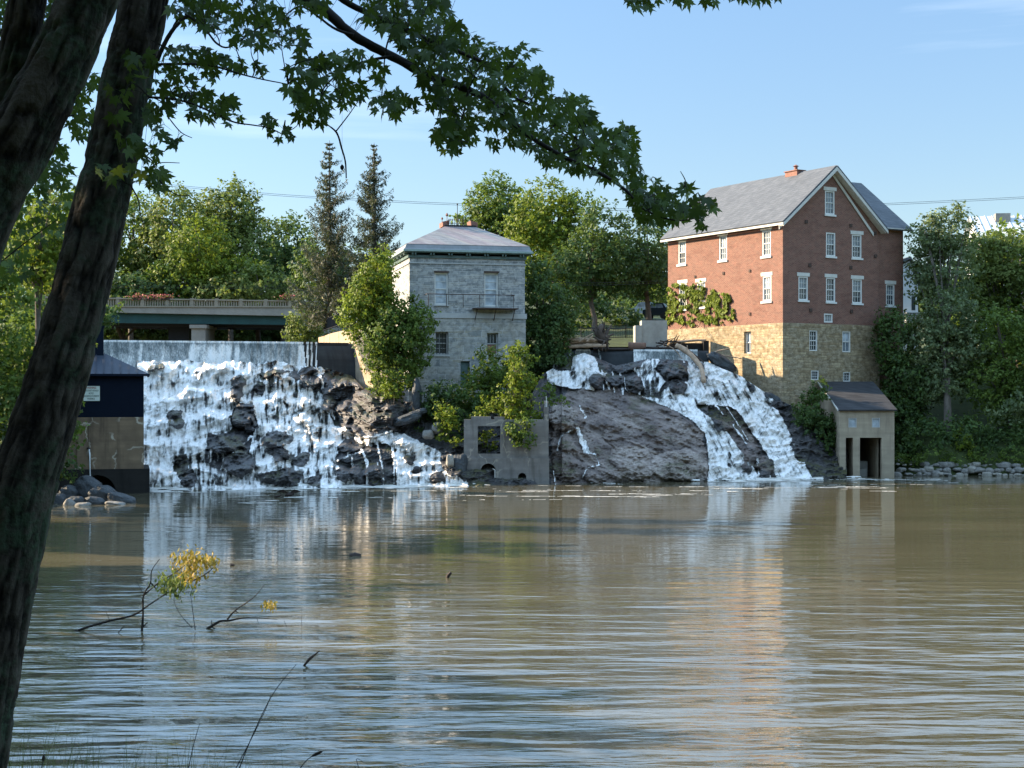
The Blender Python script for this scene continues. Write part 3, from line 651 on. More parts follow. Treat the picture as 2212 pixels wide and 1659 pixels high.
# wall face as strips so it stays true in depth
upper = [(687, 729, 123), (700, 726, 117), (712, 721, 112), (732, 716, 105), (754, 712, 98.6)]
for i in range(len(upper)-1):
    a, b = P(*upper[i]), P(*upper[i+1]); gap = (b-a)*.02
    q = [a+gap, b-gap, Vector((b.x-gap.x, b.y-gap.y, 7.0)), Vector((a.x+gap.x, a.y+gap.y, 7.0))]
    m.slab(q, (.7, .15, 0))
m.build('wall_panel', M['orange_conc'], o)
m = MB()
lo = [(754, 712, 98.6), (768, 742, 96.6), (787, 788, 94.6), (793, 800, 94.0), (806, 814, 92.4)]
for i in range(len(lo)-1):
    a, b = P(*lo[i]), P(*lo[i+1])
    if i == 2: b = Vector((b.x, b.y, b.z-.25))
    m.slab([a, b, Vector((b.x, b.y, 4.3)), Vector((a.x, a.y, 4.3))], (.9, .3, 0))
m.build('buttress', M['orange_conc'], o)
# ================================================================== buildings
class Bld:
    def __init__(s, root, O, th):
        s.root = root; s.O = Vector((O[0], O[1], 0)); s.th = th
        s.ex = Vector((math.cos(th), math.sin(th), 0)); s.ey = Vector((-math.sin(th), math.cos(th), 0))
    def at(s, u, v, face='F', off=0.0):
        n, o, e = (s.ey, s.O+s.ey*off, s.ex) if face == 'F' else (s.ex, s.O+s.ex*off, s.ey)
        dr = Vector(((u-CU)/F, 1, -(v-CV)/F)); c = Vector((0, 0, H))
        p = c+dr*((o-c).dot(n)/dr.dot(n)); q = p-s.O
        return q.dot(e), p.z
def fmap(face, off=0.0):
    return (lambda a, z, d: (a, off+d, z)) if face == 'F' else (lambda a, z, d: (off+d, a, z))
def wall(mb, fm, s0, s1, z0, top, holes, dep=.22, cuts=()):
    tf = top if callable(top) else (lambda s: top)
    S = sorted({s0, s1, *cuts, *[h[0] for h in holes], *[h[2] for h in holes]})
    S = [s for s in S if s0-1e-6 <= s <= s1+1e-6]
    for a, b in zip(S, S[1:]):
        if b-a < 1e-4: continue
        ta, tb = tf(a+1e-5), tf(b-1e-5)
        hs = sorted([h for h in holes if h[0] <= a+1e-5 and h[2] >= b-1e-5], key=lambda h: h[1])
        z = z0
        for h in hs:
            if h[1] > z: mb.quad(fm(a, z, 0), fm(b, z, 0), fm(b, h[1], 0), fm(a, h[1], 0))
            z = h[3]
        if ta > z or tb > z: mb.quad(fm(a, z, 0), fm(b, z, 0), fm(b, max(tb, z), 0), fm(a, max(ta, z), 0))
    for (a, za, b, zb) in holes:
        for p, q in (((a, za), (b, za)), ((b, za), (b, zb)), ((b, zb), (a, zb)), ((a, zb), (a, za))):
            mb.quad(fm(p[0], p[1], 0), fm(q[0], q[1], 0), fm(q[0], q[1], dep), fm(p[0], p[1], dep))
def window(b, fm, rect, sill=None, lintel=None, grid=(3, 2, 3, 2), fr=.09, frm='white', up='glass_mid', lo='glass', dep=.07, single=False, sillm='white', lintm='lintel'):
    a, z0, c, z1 = rect
    def bx(mb, a0, y0, zz0, a1, y1, zz1):
        p, q = fm(a0, zz0, y0), fm(a1, zz1, y1)
        mb.box(min(p[0], q[0]), min(p[1], q[1]), zz0, max(p[0], q[0]), max(p[1], q[1]), zz1)
    m = MB()
    bx(m, a+.003, dep-.05, z0+.003, a+fr, dep+.06, z1-.003); bx(m, c-fr, dep-.05, z0+.003, c-.003, dep+.06, z1-.003)
    bx(m, a+fr+.001, dep-.05, z1-fr, c-fr-.001, dep+.06, z1-.003); bx(m, a+fr+.001, dep-.05, z0+.003, c-fr-.001, dep+.06, z0+fr)
    wd = m.build('window', M[frm], b.root, False)
    zm = (z0+z1)/2
    ia, ic, iz0, iz1 = a+fr, c-fr, z0+fr, z1-fr
    if single: panes = [(iz0, iz1, grid[0], grid[1], up)]
    else: panes = [(iz0, zm-.02, grid[2], grid[3], lo), (zm+.02, iz1, grid[0], grid[1], up)]
    ms = MB()
    if not single: bx(ms, ia, dep-.01, zm-.03, ic, dep+.05, zm+.03)
    for (p0, p1, nx, nz, gm) in panes:
        mg = MB(); mg.quad(fm(ia-.01, p0, dep+.045), fm(ic+.01, p0, dep+.045), fm(ic+.01, p1, dep+.045), fm(ia-.01, p1, dep+.045))
        mg.build('pane', M[gm], wd, False)
        for k in range(1, nx): x = ia+(ic-ia)*k/nx; bx(ms, x-.012, dep+.01, p0+.031, x+.012, dep+.04, p1-.031)
        for k in range(1, nz): z = p0+(p1-p0)*k/nz; bx(ms, ia+.001, dep+.013, z-.012, ic-.001, dep+.038, z+.012)
    if ms.v: ms.build('sash', M[frm], wd, False)
    if sill: m = MB(); bx(m, sill[0], -.09, sill[1], sill[2], .1, z0-.002); m.build('sill', M[sillm], wd, False)
    if lintel: m = MB(); bx(m, lintel[0], -.035, z1+.002, lintel[1], .1, lintel[2]); m.build('lintel', M[lintm], wd, False)
    return wd
def T5(x, y): return (1426.2+x/3.666, 329.1+y/3.666)
def T6(x, y): return (1426.2+x/3.781, 630.8+y/3.781)
# ------------------------------------------------------------------ brick mill
TH = R(31); D = 96.0; O = ((1691-CU)/F*D, D)
mill = thing('brick_mill', 'tall red brick mill on a tan stone base with grey slate gable roof', 'building', (O[0], O[1], 0), TH)
B = Bld(mill, O, TH)
L = B.at(1443, 600, 'L')[0]; W = B.at(1897, 600, 'F')[0]
zb = B.at(1691, 697, 'F')[1]; ze = B.at(1691, 474, 'F')[1]; z0 = 3.0
HW = W/2; za = ze+3.62
def rect(tf, a, b, c, d, face, off=0.0):
    (s0, zt), (s1, zq) = B.at(*tf(a, b), face, off), B.at(*tf(c, d), face, off)
    return (min(s0, s1), min(zt, zq), max(s0, s1), max(zt, zq))
LW = [((143, 705, 203, 882), (128, 205, 680), True), ((466, 663, 528, 850), (453, 532, 637), True), ((807, 625, 875, 817), (793, 880, 597), True),
      ((810, 982, 879, 1175), (795, 880, 953), True), ((290, 1030, 355, 1222), (280, 357, 1005), True), ((148, 1040, 208, 1238), (140, 212, 1015), True)]
RW = [((1305, 300, 1382, 496), (1290, 1396, 277), True), ((1313, 632, 1388, 826), None, True), ((1518, 648, 1595, 840), (1512, 1601, 622), True),
      ((1095, 980, 1170, 1173), (1086, 1183, 953), True), ((1313, 990, 1387, 1186), (1304, 1397, 964), True), ((1521, 1002, 1598, 1197), (1513, 1606, 978), True)]
holesL, specL = [], []
for (r, l, s) in LW:
    q = rect(T5, *r, 'L'); holesL.append(q); wdt = q[2]-q[0]; specL.append((q, (q[0]-.12*wdt, q[1]-.14, q[2]+.12*wdt), (q[0]-.16*wdt, q[2]+.16*wdt, q[3]+.24)))
holesR, specR = [], []
for (r, l, s) in RW:
    q = rect(T5, *r, 'F'); holesR.append(q); wdt = q[2]-q[0]; specR.append((q, (q[0]-.08*wdt, q[1]-.12, q[2]+.08*wdt), (q[0]-.16*wdt, q[2]+.16*wdt, q[3]+.24) if l else None))
r8 = rect(T5, 1297, 1275, 1366, 1349, 'F'); r8 = (r8[0], max(r8[1], zb+.03), r8[2], r8[3]); holesR.append(r8)
stL = rect(T6, 690, 325, 748, 500, 'L')
stR = [rect(T6, *q, 'F') for q in ((1213, 312, 1279, 482), (1482, 320, 1549, 492), (1226, 641, 1288, 719), (1487, 654, 1546, 731))]
m = MB()
wall(m, fmap('L'), 0, L, zb, ze, holesL)
wall(m, fmap('F'), 0, W, zb, lambda s: ze+(za-ze)*(1-abs(s-HW)/HW), holesR, cuts=(HW,))
m.quad((W, 0, z0), (W, L, z0), (W, L, ze), (W, 0, ze)); m.quad((0, L, z0), (W, L, z0), (W, L, ze), (0, L, ze)); m.quad((0, L, ze), (W, L, ze), (HW, L, za))
m.build('brick_wall', M['brick'], mill, False)
m = MB()
wall(m, fmap('L', -.07), -.07, L, z0, zb, [stL], .35)
wall(m, fmap('F', -.07), -.07, W+.05, z0, zb, stR, .3)
m.quad((-.07, -.07, zb), (W+.05, -.07, zb), (W+.05, .0, zb), (-.07, .0, zb)); m.quad((-.07, 0, zb), (0, 0, zb), (0, L, zb), (-.07, L, zb))
m.quad((W+.05, -.07, z0), (W+.05, 0.3, z0), (W+.05, .3, zb), (W+.05, -.07, zb))
m.build('stone_base', M['stone_mill'], mill, False)
fL, fF = fmap('L'), fmap('F')
ups = ['glass_pale', 'glass_pale', 'glass_mid', 'glass_pale', 'glass_pale', 'glass_mid']; los = ['glass', 'glass_mid', 'glass_mid', 'glass_mid', 'glass_pale', 'glass']
for i, (q, s, l) in enumerate(specL): window(B, fL, q, s, l, up=ups[i], lo=los[i])
for i, (q, s, l) in enumerate(specR): window(B, fF, q, s, l, up=['glass_mid', 'glass_mid', 'glass_mid', 'glass_mid', 'glass', 'glass_mid'][i], lo=['glass_mid', 'glass', 'glass', 'glass', 'glass', 'glass'][i])
window(B, fF, r8, None, None, (4, 2, 0, 0), single=True, up='glass_mid')
f2L, f2F = fmap('L', -.07), fmap('F', -.07)
window(B, f2L, stL, None, None, (2, 1, 2, 1), up='glass_pale', lo='glass_mid', dep=.22, fr=.07)
window(B, f2F, stR[0], None, None, (3, 2, 3, 2), up='glass', lo='glass', dep=.08, fr=.07)
window(B, f2F, stR[1], None, None, (2, 1, 2, 1), up='glass_pale', lo='glass_mid', dep=.08, fr=.07)
for q in stR[2:]: window(B, f2F, q, None, None, (3, 3, 0, 0), single=True, up='glass', dep=.06, fr=.06)
def roofslab(mb, a, b, c, d, th):
    n = (Vector(b)-Vector(a)).cross(Vector(d)-Vector(a)).normalized()
    if n.z < 0: n = -n
    mb.slab([a, b, c, d], n*th)
ov, oe = .52, .40; sl = (za-ze)/HW; L2 = L+.35
m = MB(); zr = za+.10
roofslab(m, (-oe, -ov, ze+.10-sl*oe), (-oe, L2, ze+.10-sl*oe), (HW-.003, L2, zr), (HW-.003, -ov, zr), .09)
roofslab(m, (W+oe, -ov, ze+.10-sl*oe), (W+oe, L2, ze+.10-sl*oe), (HW+.003, L2, zr), (HW+.003, -ov, zr), .09)
roof = m.build('roof', M['slate'], mill, False)
m = MB()   # barge boards and eave boards
for sx in (-1, 1):
    xe = -oe if sx < 0 else W+oe
    a, b = Vector((xe, -ov-.03, ze+.06-sl*oe)), Vector((HW, -ov-.03, zr-.03))
    m.slab([a, b, b-Vector((0, 0, .26)), a-Vector((0, 0, .20))], (0, .06, 0))
    a2, b2 = Vector((xe*.985, -ov+.035, ze-.08-sl*oe)), Vector((HW, -ov+.035, zr-.24))
    m.slab([a2, b2, b2+Vector((0, ov-.05, 0)), a2+Vector((0, ov-.05, 0))], (0, 0, -.04))
    a3, b3 = Vector((xe*.9, -.03, ze-.12-sl*oe*.9)), Vector((HW, -.03, zr-.30))
    m.slab([a3, b3, b3-Vector((0, 0, .24)), a3-Vector((0, 0, .24))], (0, -.05, 0))
m.build('bargeboard', M['lintel'], mill, False)
m = MB(); m.box(-oe-.04, -ov, ze-sl*oe-.06, -oe+.02, L2, ze-sl*oe+.08); m.box(-oe+.02, -ov+.02, ze-.16-sl*oe*.2, -.02, L2-.02, ze-.10-sl*oe*.2)
m.build('eave_board', M['lintel'], mill, False)
m = MB(); sy = B.at(*T5(1090, 150), 'L', HW)[0]
m.box(HW-.35, sy-.3, za-.3, HW+.35, sy+.9, za+.26); m.box(HW-.42, sy-.37, za+.26, HW+.42, sy+.97, za+.32); m.lathe((HW, sy+.2, za+.32), [(.12, 0), (.12, .28), (.22, .30), (.02, .42)], 10)
m.build('chimney', M['terra'], mill, False)
for face, lst in (('F', [(1155, 550), (1508, 580), (1183, 893), (1508, 912), (1190, 1250), (1513, 1260), (1700, 640), (1703, 822)]), ('L', [(270, 655), (712, 595), (503, 958), (712, 938), (278, 985), (712, 1280)])):
    for q in lst:
        s, z = B.at(*T5(*q), face); m = MB()
        if face == 'F':
            s = min(s, W-.15); m.obox((s, -.03, z), (.11, 0, 0), (0, .03, 0), (0, 0, .11)); m.obox((s, -.034, z), (.11, 0, .11), (0, .02, 0), (-.02, 0, .02))
        else: m.obox((-.03, s, z), (.03, 0, 0), (0, .09, 0), (0, 0, .09)); m.obox((-.034, s, z), (.02, 0, 0), (0, .09, .09), (0, -.02, .02))
        m.build('anchor_plate', M['rust'], mill, False)
# rear wing
yw = .25; Wx = B.at(1951, 600, 'F', yw)[0]
hw = 4.7
m = MB(); q7 = rect(T5, 1788, 1042, 1856, 1216, 'F', yw)
wall(m, fmap('F', yw), W+.001, Wx, z0, ze, [q7])
wall(m, (lambda a, z, d: (Wx-d, a, z)), yw, yw+2*hw, z0, lambda s: ze+(za-ze)*(1-abs(s-yw-hw)/hw), [], cuts=(yw+hw,))
m.quad((W, yw+2*hw, z0), (Wx, yw+2*hw, z0), (Wx, yw+2*hw, ze), (W, yw+2*hw, ze))
m.build('wing_wall', M['brick'], mill, False)
wdt = q7[2]-q7[0]
window(B, fmap('F', yw), q7, (q7[0]-.1, q7[1]-.12, q7[2]+.1), (q7[0]-.12, q7[2]+.12, q7[3]+.24))
m = MB(); s2 = (za-ze)/hw
roofslab(m, (W+.42, yw-.35, ze+.12-s2*.35), (Wx+.62, yw-.35, ze+.12-s2*.35), (Wx+.62, yw+hw, za+.12), (HW, yw+hw, za+.12), .09)
roofslab(m, (W+.42, yw+2*hw+.35, ze+.12-s2*.35), (Wx+.62, yw+2*hw+.35, ze+.12-s2*.35), (Wx+.62, yw+hw+.004, za+.12), (HW, yw+hw+.004, za+.12), .09)
m.build('wing_roof', M['slate'], mill, False)
m = MB(); m.box(W+.43, yw-.38, ze-.10, Wx+.6, yw-.01, ze-.0); m.build('wing_eave_board', M['lintel'], mill, False)
# ------------------------------------------------------------------ stone house
TH2 = R(13.2); D2 = 92.0; O2 = ((884.6-CU)/F*D2, D2)
sh = thing('stone_house', 'grey limestone pump house with low hipped slate roof and rusty balcony', 'building', (O2[0], O2[1], 0), TH2)
B2 = Bld(sh, O2, TH2); W2 = B2.at(1133.8, 600)[0]; L2_ = 7.2
zt = B2.at(884.6, 556)[1]; zband = B2.at(1000, 682)[1]
def r2(u0, v0, u1, v1):
    (a, z1), (b, z0_) = B2.at(u0, v0), B2.at(u1, v1); return (a, z0_, b, z1)
up1, up2 = r2(938.5, 588.5, 968.8, 658.5), r2(1046.2, 589, 1077, 662)
lw1, lw2, dr_ = r2(939.5, 716.5, 968.5, 766), r2(1051.5, 719, 1076, 766), r2(994.6, 780, 1014.5, 838)
m = MB(); wall(m, fmap('F'), 0, W2, zband+.16, zt, [up1, up2], .3); wall(m, fmap('L'), 0, L2_, zband+.16, zt, [], .3)
m.quad((W2, 0, zband), (W2, L2_, zband), (W2, L2_, zt), (W2, 0, zt)); m.quad((0, L2_, zband), (W2, L2_, zband), (W2, L2_, zt), (0, L2_, zt))
m.build('upper_wall', M['stone_house'], sh, False)
m = MB(); wall(m, fmap('F', -.05), -.05, W2+.04, 2.5, zband-.16, [lw1, lw2, dr_], .4); wall(m, fmap('L', -.05), -.05, L2_, 2.5, zband-.16, [], .3)
m.quad((W2+.04, -.05, 2.5), (W2+.04, L2_, 2.5), (W2+.04, L2_, zband-.16), (W2+.04, -.05, zband-.16))
m.build('lower_wall', M['stone_big'], sh, False)
m = MB(); m.box(-.12, -.12, zband-.16, W2+.10, L2_, zband+.16)
zf = B2.at(900, 567)[1]
m.box(-.06, -.06, zf-.06, W2+.05, L2_, zf+.02)
m.build('stone_band', M['band'], sh, False)
for k, (q, mt) in enumerate(((up1, 'glass_pale'), (up2, 'glass_pale'))):
    wd = window(B2, fmap('F'), q, (q[0]-.03, q[1]-.09, q[2]+.03), None, (1, 2, 1, 2), up=mt, lo=mt, dep=.2, fr=.10, sillm='band')
    m = MB(); m.box(q[0]-.03, -.015, q[3]+.001, q[2]+.05, .1, q[3]+.10); m.build('lintel', M['rust'], wd, False)
wd = window(B2, fmap('F', -.05), lw1, (lw1[0]-.1, lw1[1]-.12, lw1[2]+.1), None, (3, 2, 3, 2), up='glass', lo='glass', dep=.25, fr=.09, frm='band', sillm='band')
m = MB()
for k in range(4): x = lw1[0]+.14+k*(lw1[2]-lw1[0]-.28)/3; m.box(x-.012, .10, lw1[1]+.03, x+.012, .125, lw1[3]-.03)
m.build('window_bar', M['iron'], wd, False)
window(B2, fmap('F', -.05), lw2, None, None, (3, 1, 0, 0), up='glass', lo='terra', dep=.25, fr=.07, frm='band')
m = MB(); m.box(dr_[0]+.01, .18, dr_[1]+.01, dr_[2]-.01, .24, dr_[3]-.01); m.build('door', M['trim_grey'], sh, False)
# cornice and roof
oe2 = .42
m = MB()
zc = zt
for (e, a, b) in ((.10, 0.0, .16), (oe2-.08, .30, .36)):
    m.box(-e, -e, zc+a, W2+e, L2_+e, zc+b)
m.build('cornice', M['trim_grey'], sh, False)
m = MB(); m.box(-oe2-.03, -oe2-.03, zc+.362, W2+oe2+.03, L2_+oe2+.03, zc+.48); m.build('gutter', M['copper'], sh, False)
for k in range(7):
    x = .25+k*(W2-.5)/6
    for dx in (-.09, .09):
        m = MB(); m.box(x+dx-.045, -oe2+.12, zc+.16, x+dx+.045, -.101, zc+.298); m.build('bracket', M['trim_grey'], sh, False)
for k in range(5):
    y = .35+k*1.4; m = MB(); m.box(-oe2+.12, y-.05, zc+.16, -.101, y+.05, zc+.298); m.build('bracket', M['copper'], sh, False)
zk = zc+.48; zbk = B2.at(900, 528)[1]; ztop = B2.at(990, 490.5, 'F', 3.2)[1]
ra, rb = B2.at(961, 490, 'F', 3.0)[0], B2.at(1026.5, 490, 'F', 3.0)[0]
m = MB(); ins = [(-oe2, zk), (-oe2+.10, zk+.10), (-oe2+.16, zk+.26), (-oe2+.20, zbk)]
def ring(e, z): return [(e, e, z), (W2-e, e, z), (W2-e, L2_-e, z), (e, L2_-e, z)]
for (e0, za_), (e1, zb_) in zip(ins, ins[1:]):
    A, Bq = ring(e0, za_), ring(e1, zb_)
    for i in range(4): j = (i+1) % 4; m.quad(A[i], A[j], Bq[j], Bq[i])
m.build('flared_eave', mat_plain('grey_metal_flare', (.22, .23, .235), .5, .25, 1.2, spec=.4), sh, False)
m = MB(); A = ring(ins[-1][0]-.03, zbk+.01); Bq = [(ra, 2.9, ztop), (rb, 2.9, ztop), (rb, 4.3, ztop), (ra, 4.3, ztop)]
for i in range(4): j = (i+1) % 4; m.quad(A[i], A[j], Bq[j], Bq[i])
m.quad(*Bq); m.quad(*A)
m.build('hip_roof', M['slate_house'], sh, False)
m = MB(); m.box(ra-.04, 2.85, ztop+.002, rb+.04, 2.97, ztop+.09); m.box(ra-.04, 4.2, ztop+.002, rb+.04, 4.32, ztop+.09); m.build('ridge_cap', M['iron'], sh, False)
for (x, s_) in ((ra+.1, 1), (rb-.1, -1)):
    m = MB(); m.slab([(x-.25*s_, 2.95, ztop+.0), (x+.15*s_, 2.95, ztop+.0), (x+.22*s_, 2.95, ztop+.42), (x-.25*s_, 2.95, ztop+.30)], (0, 1.2, 0)); m.build('ridge_block', M['terra'], sh, False)
m = MB(); m.tube([(ra+.12, 2.9, ztop+.3), (ra+.12, 2.9, ztop+.75)], .02, 6); m.lathe((ra+.12, 2.9, ztop+.62), [(.02, 0), (.11, .1), (.02, .24)], 6)
m.tube([(ra-.2, 2.9, ztop+.2), (ra-.2, 2.9, ztop+.55)], .02, 6); m.lathe((ra-.2, 2.9, ztop+.40), [(.02, 0), (.08, .08), (.02, .18)], 6)
m.build('finial', M['terra'], sh, False)
m = MB(); n = 9
for k in range(n):
    x = ra+.25+k*(rb-ra-.9)/n
    m.tube([(x, 2.9, ztop+.05), (x, 2.9, ztop+.42)], .013, 5); m.lathe((x, 2.9, ztop+.36), [(.005, 0), (.05, .06), (.005, .15)], 6)
    pts = [(x+.075+.075*math.cos(t), 2.9, ztop+.12+.075*math.sin(t)) for t in np.linspace(0, 2*math.pi, 9)]; m.tube(pts, .010, 4, False)
m.tube([(ra+.1, 2.9, ztop+.22), (rb-.6, 2.9, ztop+.22)], .012, 5)
m.build('roof_cresting', M['rust'], sh, False)
m = MB(); xq = B2.at(988, 460, 'F', 3.5)[0]; m.tube([(xq, 3.5, ztop), (xq, 3.5, B2.at(988, 442, 'F', 3.5)[1])], .022, 6); m.lathe((xq, 3.5, B2.at(988, 443, 'F', 3.5)[1]), [(.02, 0), (.06, .06), (.02, .12)], 6); m.build('lightning_rod', M['iron'], sh, False)
# balcony
m = MB(); zr_ = B2.at(1000, 638)[1]; zp = B2.at(1000, 666.5)[1]
xa, xb = B2.at(917, 638)[0], B2.at(1105, 638)[0]; bo = -.85
m.tube([(xa, -.05, zr_), (xa, bo, zr_), (xb, bo, zr_), (xb, -.05, zr_)], .028, 6)
for u in (919, 958.3, 994.7, 1030.4, 1065.8, 1104.4):
    x = B2.at(u, 650)[0]*.985+.05; m.tube([(x, bo, zr_), (x+.01, bo, zp+.04)], .018, 6)
rl = m.build('balcony_railing', M['rust'], sh, False)
m = MB(); x1, x2 = B2.at(1019, 666)[0], B2.at(1113, 666)[0]
m.box(x1, bo-.05, zp-.05, x2, -.02, zp+.01)
for x in (x1+.2, (x1+x2)/2, x2-.2): m.tube([(x, bo+.1, zp-.05), (x, -.02, zp-.75)], .025, 5)
m.build('balcony_floor', M['rust'], sh, False)
# ------------------------------------------------------------------ turbine shed below the mill
D3 = 91.5; O3 = ((1813.7-CU)/F*D3, D3)
shd = thing('mill_shed', 'small tan concrete lean-to with dark shingle roof standing on legs in the river', 'shed', (O3[0], O3[1], 0), 0)
B3 = Bld(shd, O3, 0); W3 = B3.at(1932, 900)[0]; L3 = 5.9
ze3 = B3.at(1850, 887)[1]; zo = B3.at(1850, 945.5)[1]; zback = B3.at(1850, 828, 'F', L3)[1]
def r3(u0, v0, u1, v1):
    (a, z1), (b, z0_) = B3.at(u0, v0), B3.at(u1, v1); return (a, z0_, b, z1)
w31, w32 = r3(1832.8, 902.5, 1850.3, 923.5), r3(1883.3, 902.5, 1901, 923.5)
xo = [B3.at(u, 990)[0] for u in (1827, 1843, 1857.5, 1904.5)]
m = MB()
wall(m, fmap('F'), 0, W3, -1.0, ze3, [w31, w32, (xo[0], -1.0, xo[1], zo), (xo[2], -1.0, xo[3], zo)], .35)
tz = lambda s: ze3+(zback-ze3)*s/L3
wall(m, fmap('L'), 0, L3, -1.0, tz, [], .3, cuts=(L3/2,))
wall(m, (lambda a, z, d: (W3-d, a, z)), 0, L3, -1.0, tz, [])
m.quad((0, L3, -1), (W3, L3, -1), (W3, L3, zback), (0, L3, zback))
m.quad((.35, .35, zo), (W3-.35, .35, zo), (W3-.35, L3, zo), (.35, L3, zo))
m.quad((.35, .35, -1), (.35, L3, -1), (.35, L3, zo), (.35, .35, zo)); m.quad((W3-.9, .35, -1), (W3-.9, L3, -1), (W3-.9, L3, zo), (W3-.9, .35, zo))
m.quad((xo[1], .35, -1), (xo[1], L3*.8, -1), (xo[1], L3*.8, zo), (xo[1], .35, zo)); m.quad((xo[2], .35, -1), (xo[2], L3*.8, -1), (xo[2], L3*.8, zo), (xo[2], .35, zo))
m.build('shed_wall', M['shed_conc'], shd, False)
m = MB(); roofslab(m, (-.12, -.18, ze3+.03-.05), (W3+.12, -.18, ze3+.03-.05), (W3+.12, L3, zback+.03), (-.12, L3, zback+.03), .09); m.build('shed_roof', M['slate_dark'], shd, False)
m = MB(); a, b = Vector((-.15, -.19, ze3+.10)), Vector((-.15, L3, zback+.14)); m.slab([a, b, b-Vector((0, 0, .13)), a-Vector((0, 0, .13))], (.025, 0, 0)); m.build('roof_edge', M['lintel'], shd, False)
for q in (w31, w32): window(B3, fmap('F'), q, None, None, (1, 1, 0, 0), single=True, up='glass_pale', fr=.05, dep=.06, frm='band')
m = MB(); m.box(xo[2]+.35, 2.2, -1, xo[2]+1.0, 3.0, .9); m.box(xo[2]+.2, 1.6, -1, xo[2]+.8, 2.2, .45); m.build('stone_block', M['conc_wall'], shd, False)
# ------------------------------------------------------------------ ruined concrete box
D4 = 85.2; O4 = ((1002-CU)/F*D4, D4)
ru = thing('concrete_ruin', 'roofless stained concrete wheel pit with one square opening and an arch at the waterline', 'ruin', (O4[0], O4[1], 0), 0)
B4 = Bld(ru, O4, 0); W4 = B4.at(1185, 950)[0]; zt4 = B4.at(1100, 906)[1]; zl = B4.at(1100, 989)[1]; L4 = 4.6
def r4(u0, v0, u1, v1):
    (a, z1), (b, z0_) = B4.at(u0, v0), B4.at(u1, v1); return (a, z0_, b, z1)
op = r4(1032, 920.5, 1080.5, 980.5); th4 = .42
m = MB(); wall(m, fmap('F'), 0, W4-.25, zl, zt4, [op], th4)
wall(m, fmap('F', th4), 0, W4-.25, zl, zt4, [op], .0)
m.quad((0, 0, zt4), (W4-.25, 0, zt4), (W4-.25, th4, zt4), (0, th4, zt4))
m.box(.42, .003, zt4, .56+1.0, th4-.05, zt4+.17); m.box(1.75, .003, zt4, 2.35, th4-.05, zt4+.15)
xp = W4-.25; zp4 = B4.at(1180, 879)[1]
m.box(xp+.002, 0, zl, W4, .5, zp4)                                                        # right post
m.slab([(xp+.02, .5, zl), (xp+.02, L4, zl), (xp+.02, L4, zt4+.6), (xp+.02, 2.2, zt4+.9), (xp+.02, 2.1, zp4+.35), (xp+.02, .9, zp4+.30), (xp+.02, .5, zp4-.2)], (.23, 0, 0))
m.slab([(-.0, th4+.01, zl), (-.0, L4*.22, zl), (-.0, L4*.22, zt4-1.5), (-.0, th4+.01, zt4)], (.35, 0, 0))
m.box(1.6, L4-.4, .2, xp-.3, L4, zt4-1.6)
m.build('upper_wall', M['ruin_conc'], ru, False)
# lower part with arch holes
m = MB(); xc, zc4, rr = B4.at(1054.7, 1017)[0], B4.at(1054.7, 1017)[1], .43
x2, z2, r_2 = B4.at(1128, 1030)[0], B4.at(1128, 1030)[1], .235
def archface(mb, s0, s1, z0_, z1, arcs, y):
    arcs = sorted(arcs); prev = s0
    for (cx, cz, r, zb_) in arcs:
        mb.quad((prev, y, z0_), (cx-r, y, z0_), (cx-r, y, z1), (prev, y, z1)); n = 14
        for i in range(n):
            a0, a1 = math.pi*(1-i/n), math.pi*(1-(i+1)/n); p, q = (cx+r*math.cos(a0), cz+r*math.sin(a0)), (cx+r*math.cos(a1), cz+r*math.sin(a1))
            mb.quad((p[0], y, p[1]), (q[0], y, q[1]), (q[0], y, z1), (p[0], y, z1)); mb.quad((p[0], y, p[1]), (q[0], y, q[1]), (q[0], y+1.2, q[1]), (p[0], y+1.2, p[1]))
            mb.quad((p[0], y, z0_), (q[0], y, z0_), (q[0], y, zb_), (p[0], y, zb_))
        for sx in (-1, 1): mb.quad((cx+sx*r, y, zb_), (cx+sx*r, y, cz), (cx+sx*r, y+1.2, cz), (cx+sx*r, y+1.2, zb_))
        mb.quad((cx-r, y, zb_), (cx+r, y, zb_), (cx+r, y+1.2, zb_), (cx-r, y+1.2, zb_))
        prev = cx+r
    mb.quad((prev, y, z0_), (s1, y, z0_), (s1, y, z1), (prev, y, z1))
archface(m, -.08, W4+.03, -1, zl, [(xc, zc4, rr, .25), (x2, z2, r_2, .08)], -.14)
m.quad((-.08, -.14, zl), (W4+.03, -.14, zl), (W4+.03, .8, zl), (-.08, .8, zl)); m.quad((-.08, -.14, -1), (-.08, L4*.7, -1), (-.08, L4*.7, zl), (-.08, -.14, zl)); m.quad((W4+.03, -.14, -1), (W4+.03, L4, -1), (W4+.03, L4, zl), (W4+.03, -.14, zl))
m.quad((xc-.9, 1.1, -1), (x2+.6, 1.1, -1), (x2+.6, 1.1, zl), (xc-.9, 1.1, zl))
m.build('lower_wall', M['ruin_conc'], ru, False)
m = MB(); m.tube([(xp+.12, .25, zp4), (xp+.12, .25, zp4+.62)], .022, 6); m.build('steel_post', M['white'], ru, False)
m = MB(); m.tube([(xc+rr*.9, -.17, zc4+.05), (xc+rr*.9, -.17, .35)], .03, 5); m.tube([(xc+rr*.9, -.17, zc4+.05), (xc+rr*.6, -.17, zc4+.12)], .03, 5); m.build('arch_iron', M['lintel'], ru, False)
m = MB(); xs_ = B4.at(1095, 850, 'F', 1.6)[0]; m.tube([(xs_, 1.6, .5), (xs_, 1.6, B4.at(1095, 866, 'F', 1.6)[1])], .14, 10); m.build('stub_pipe', M['conc_wall'], ru, False)
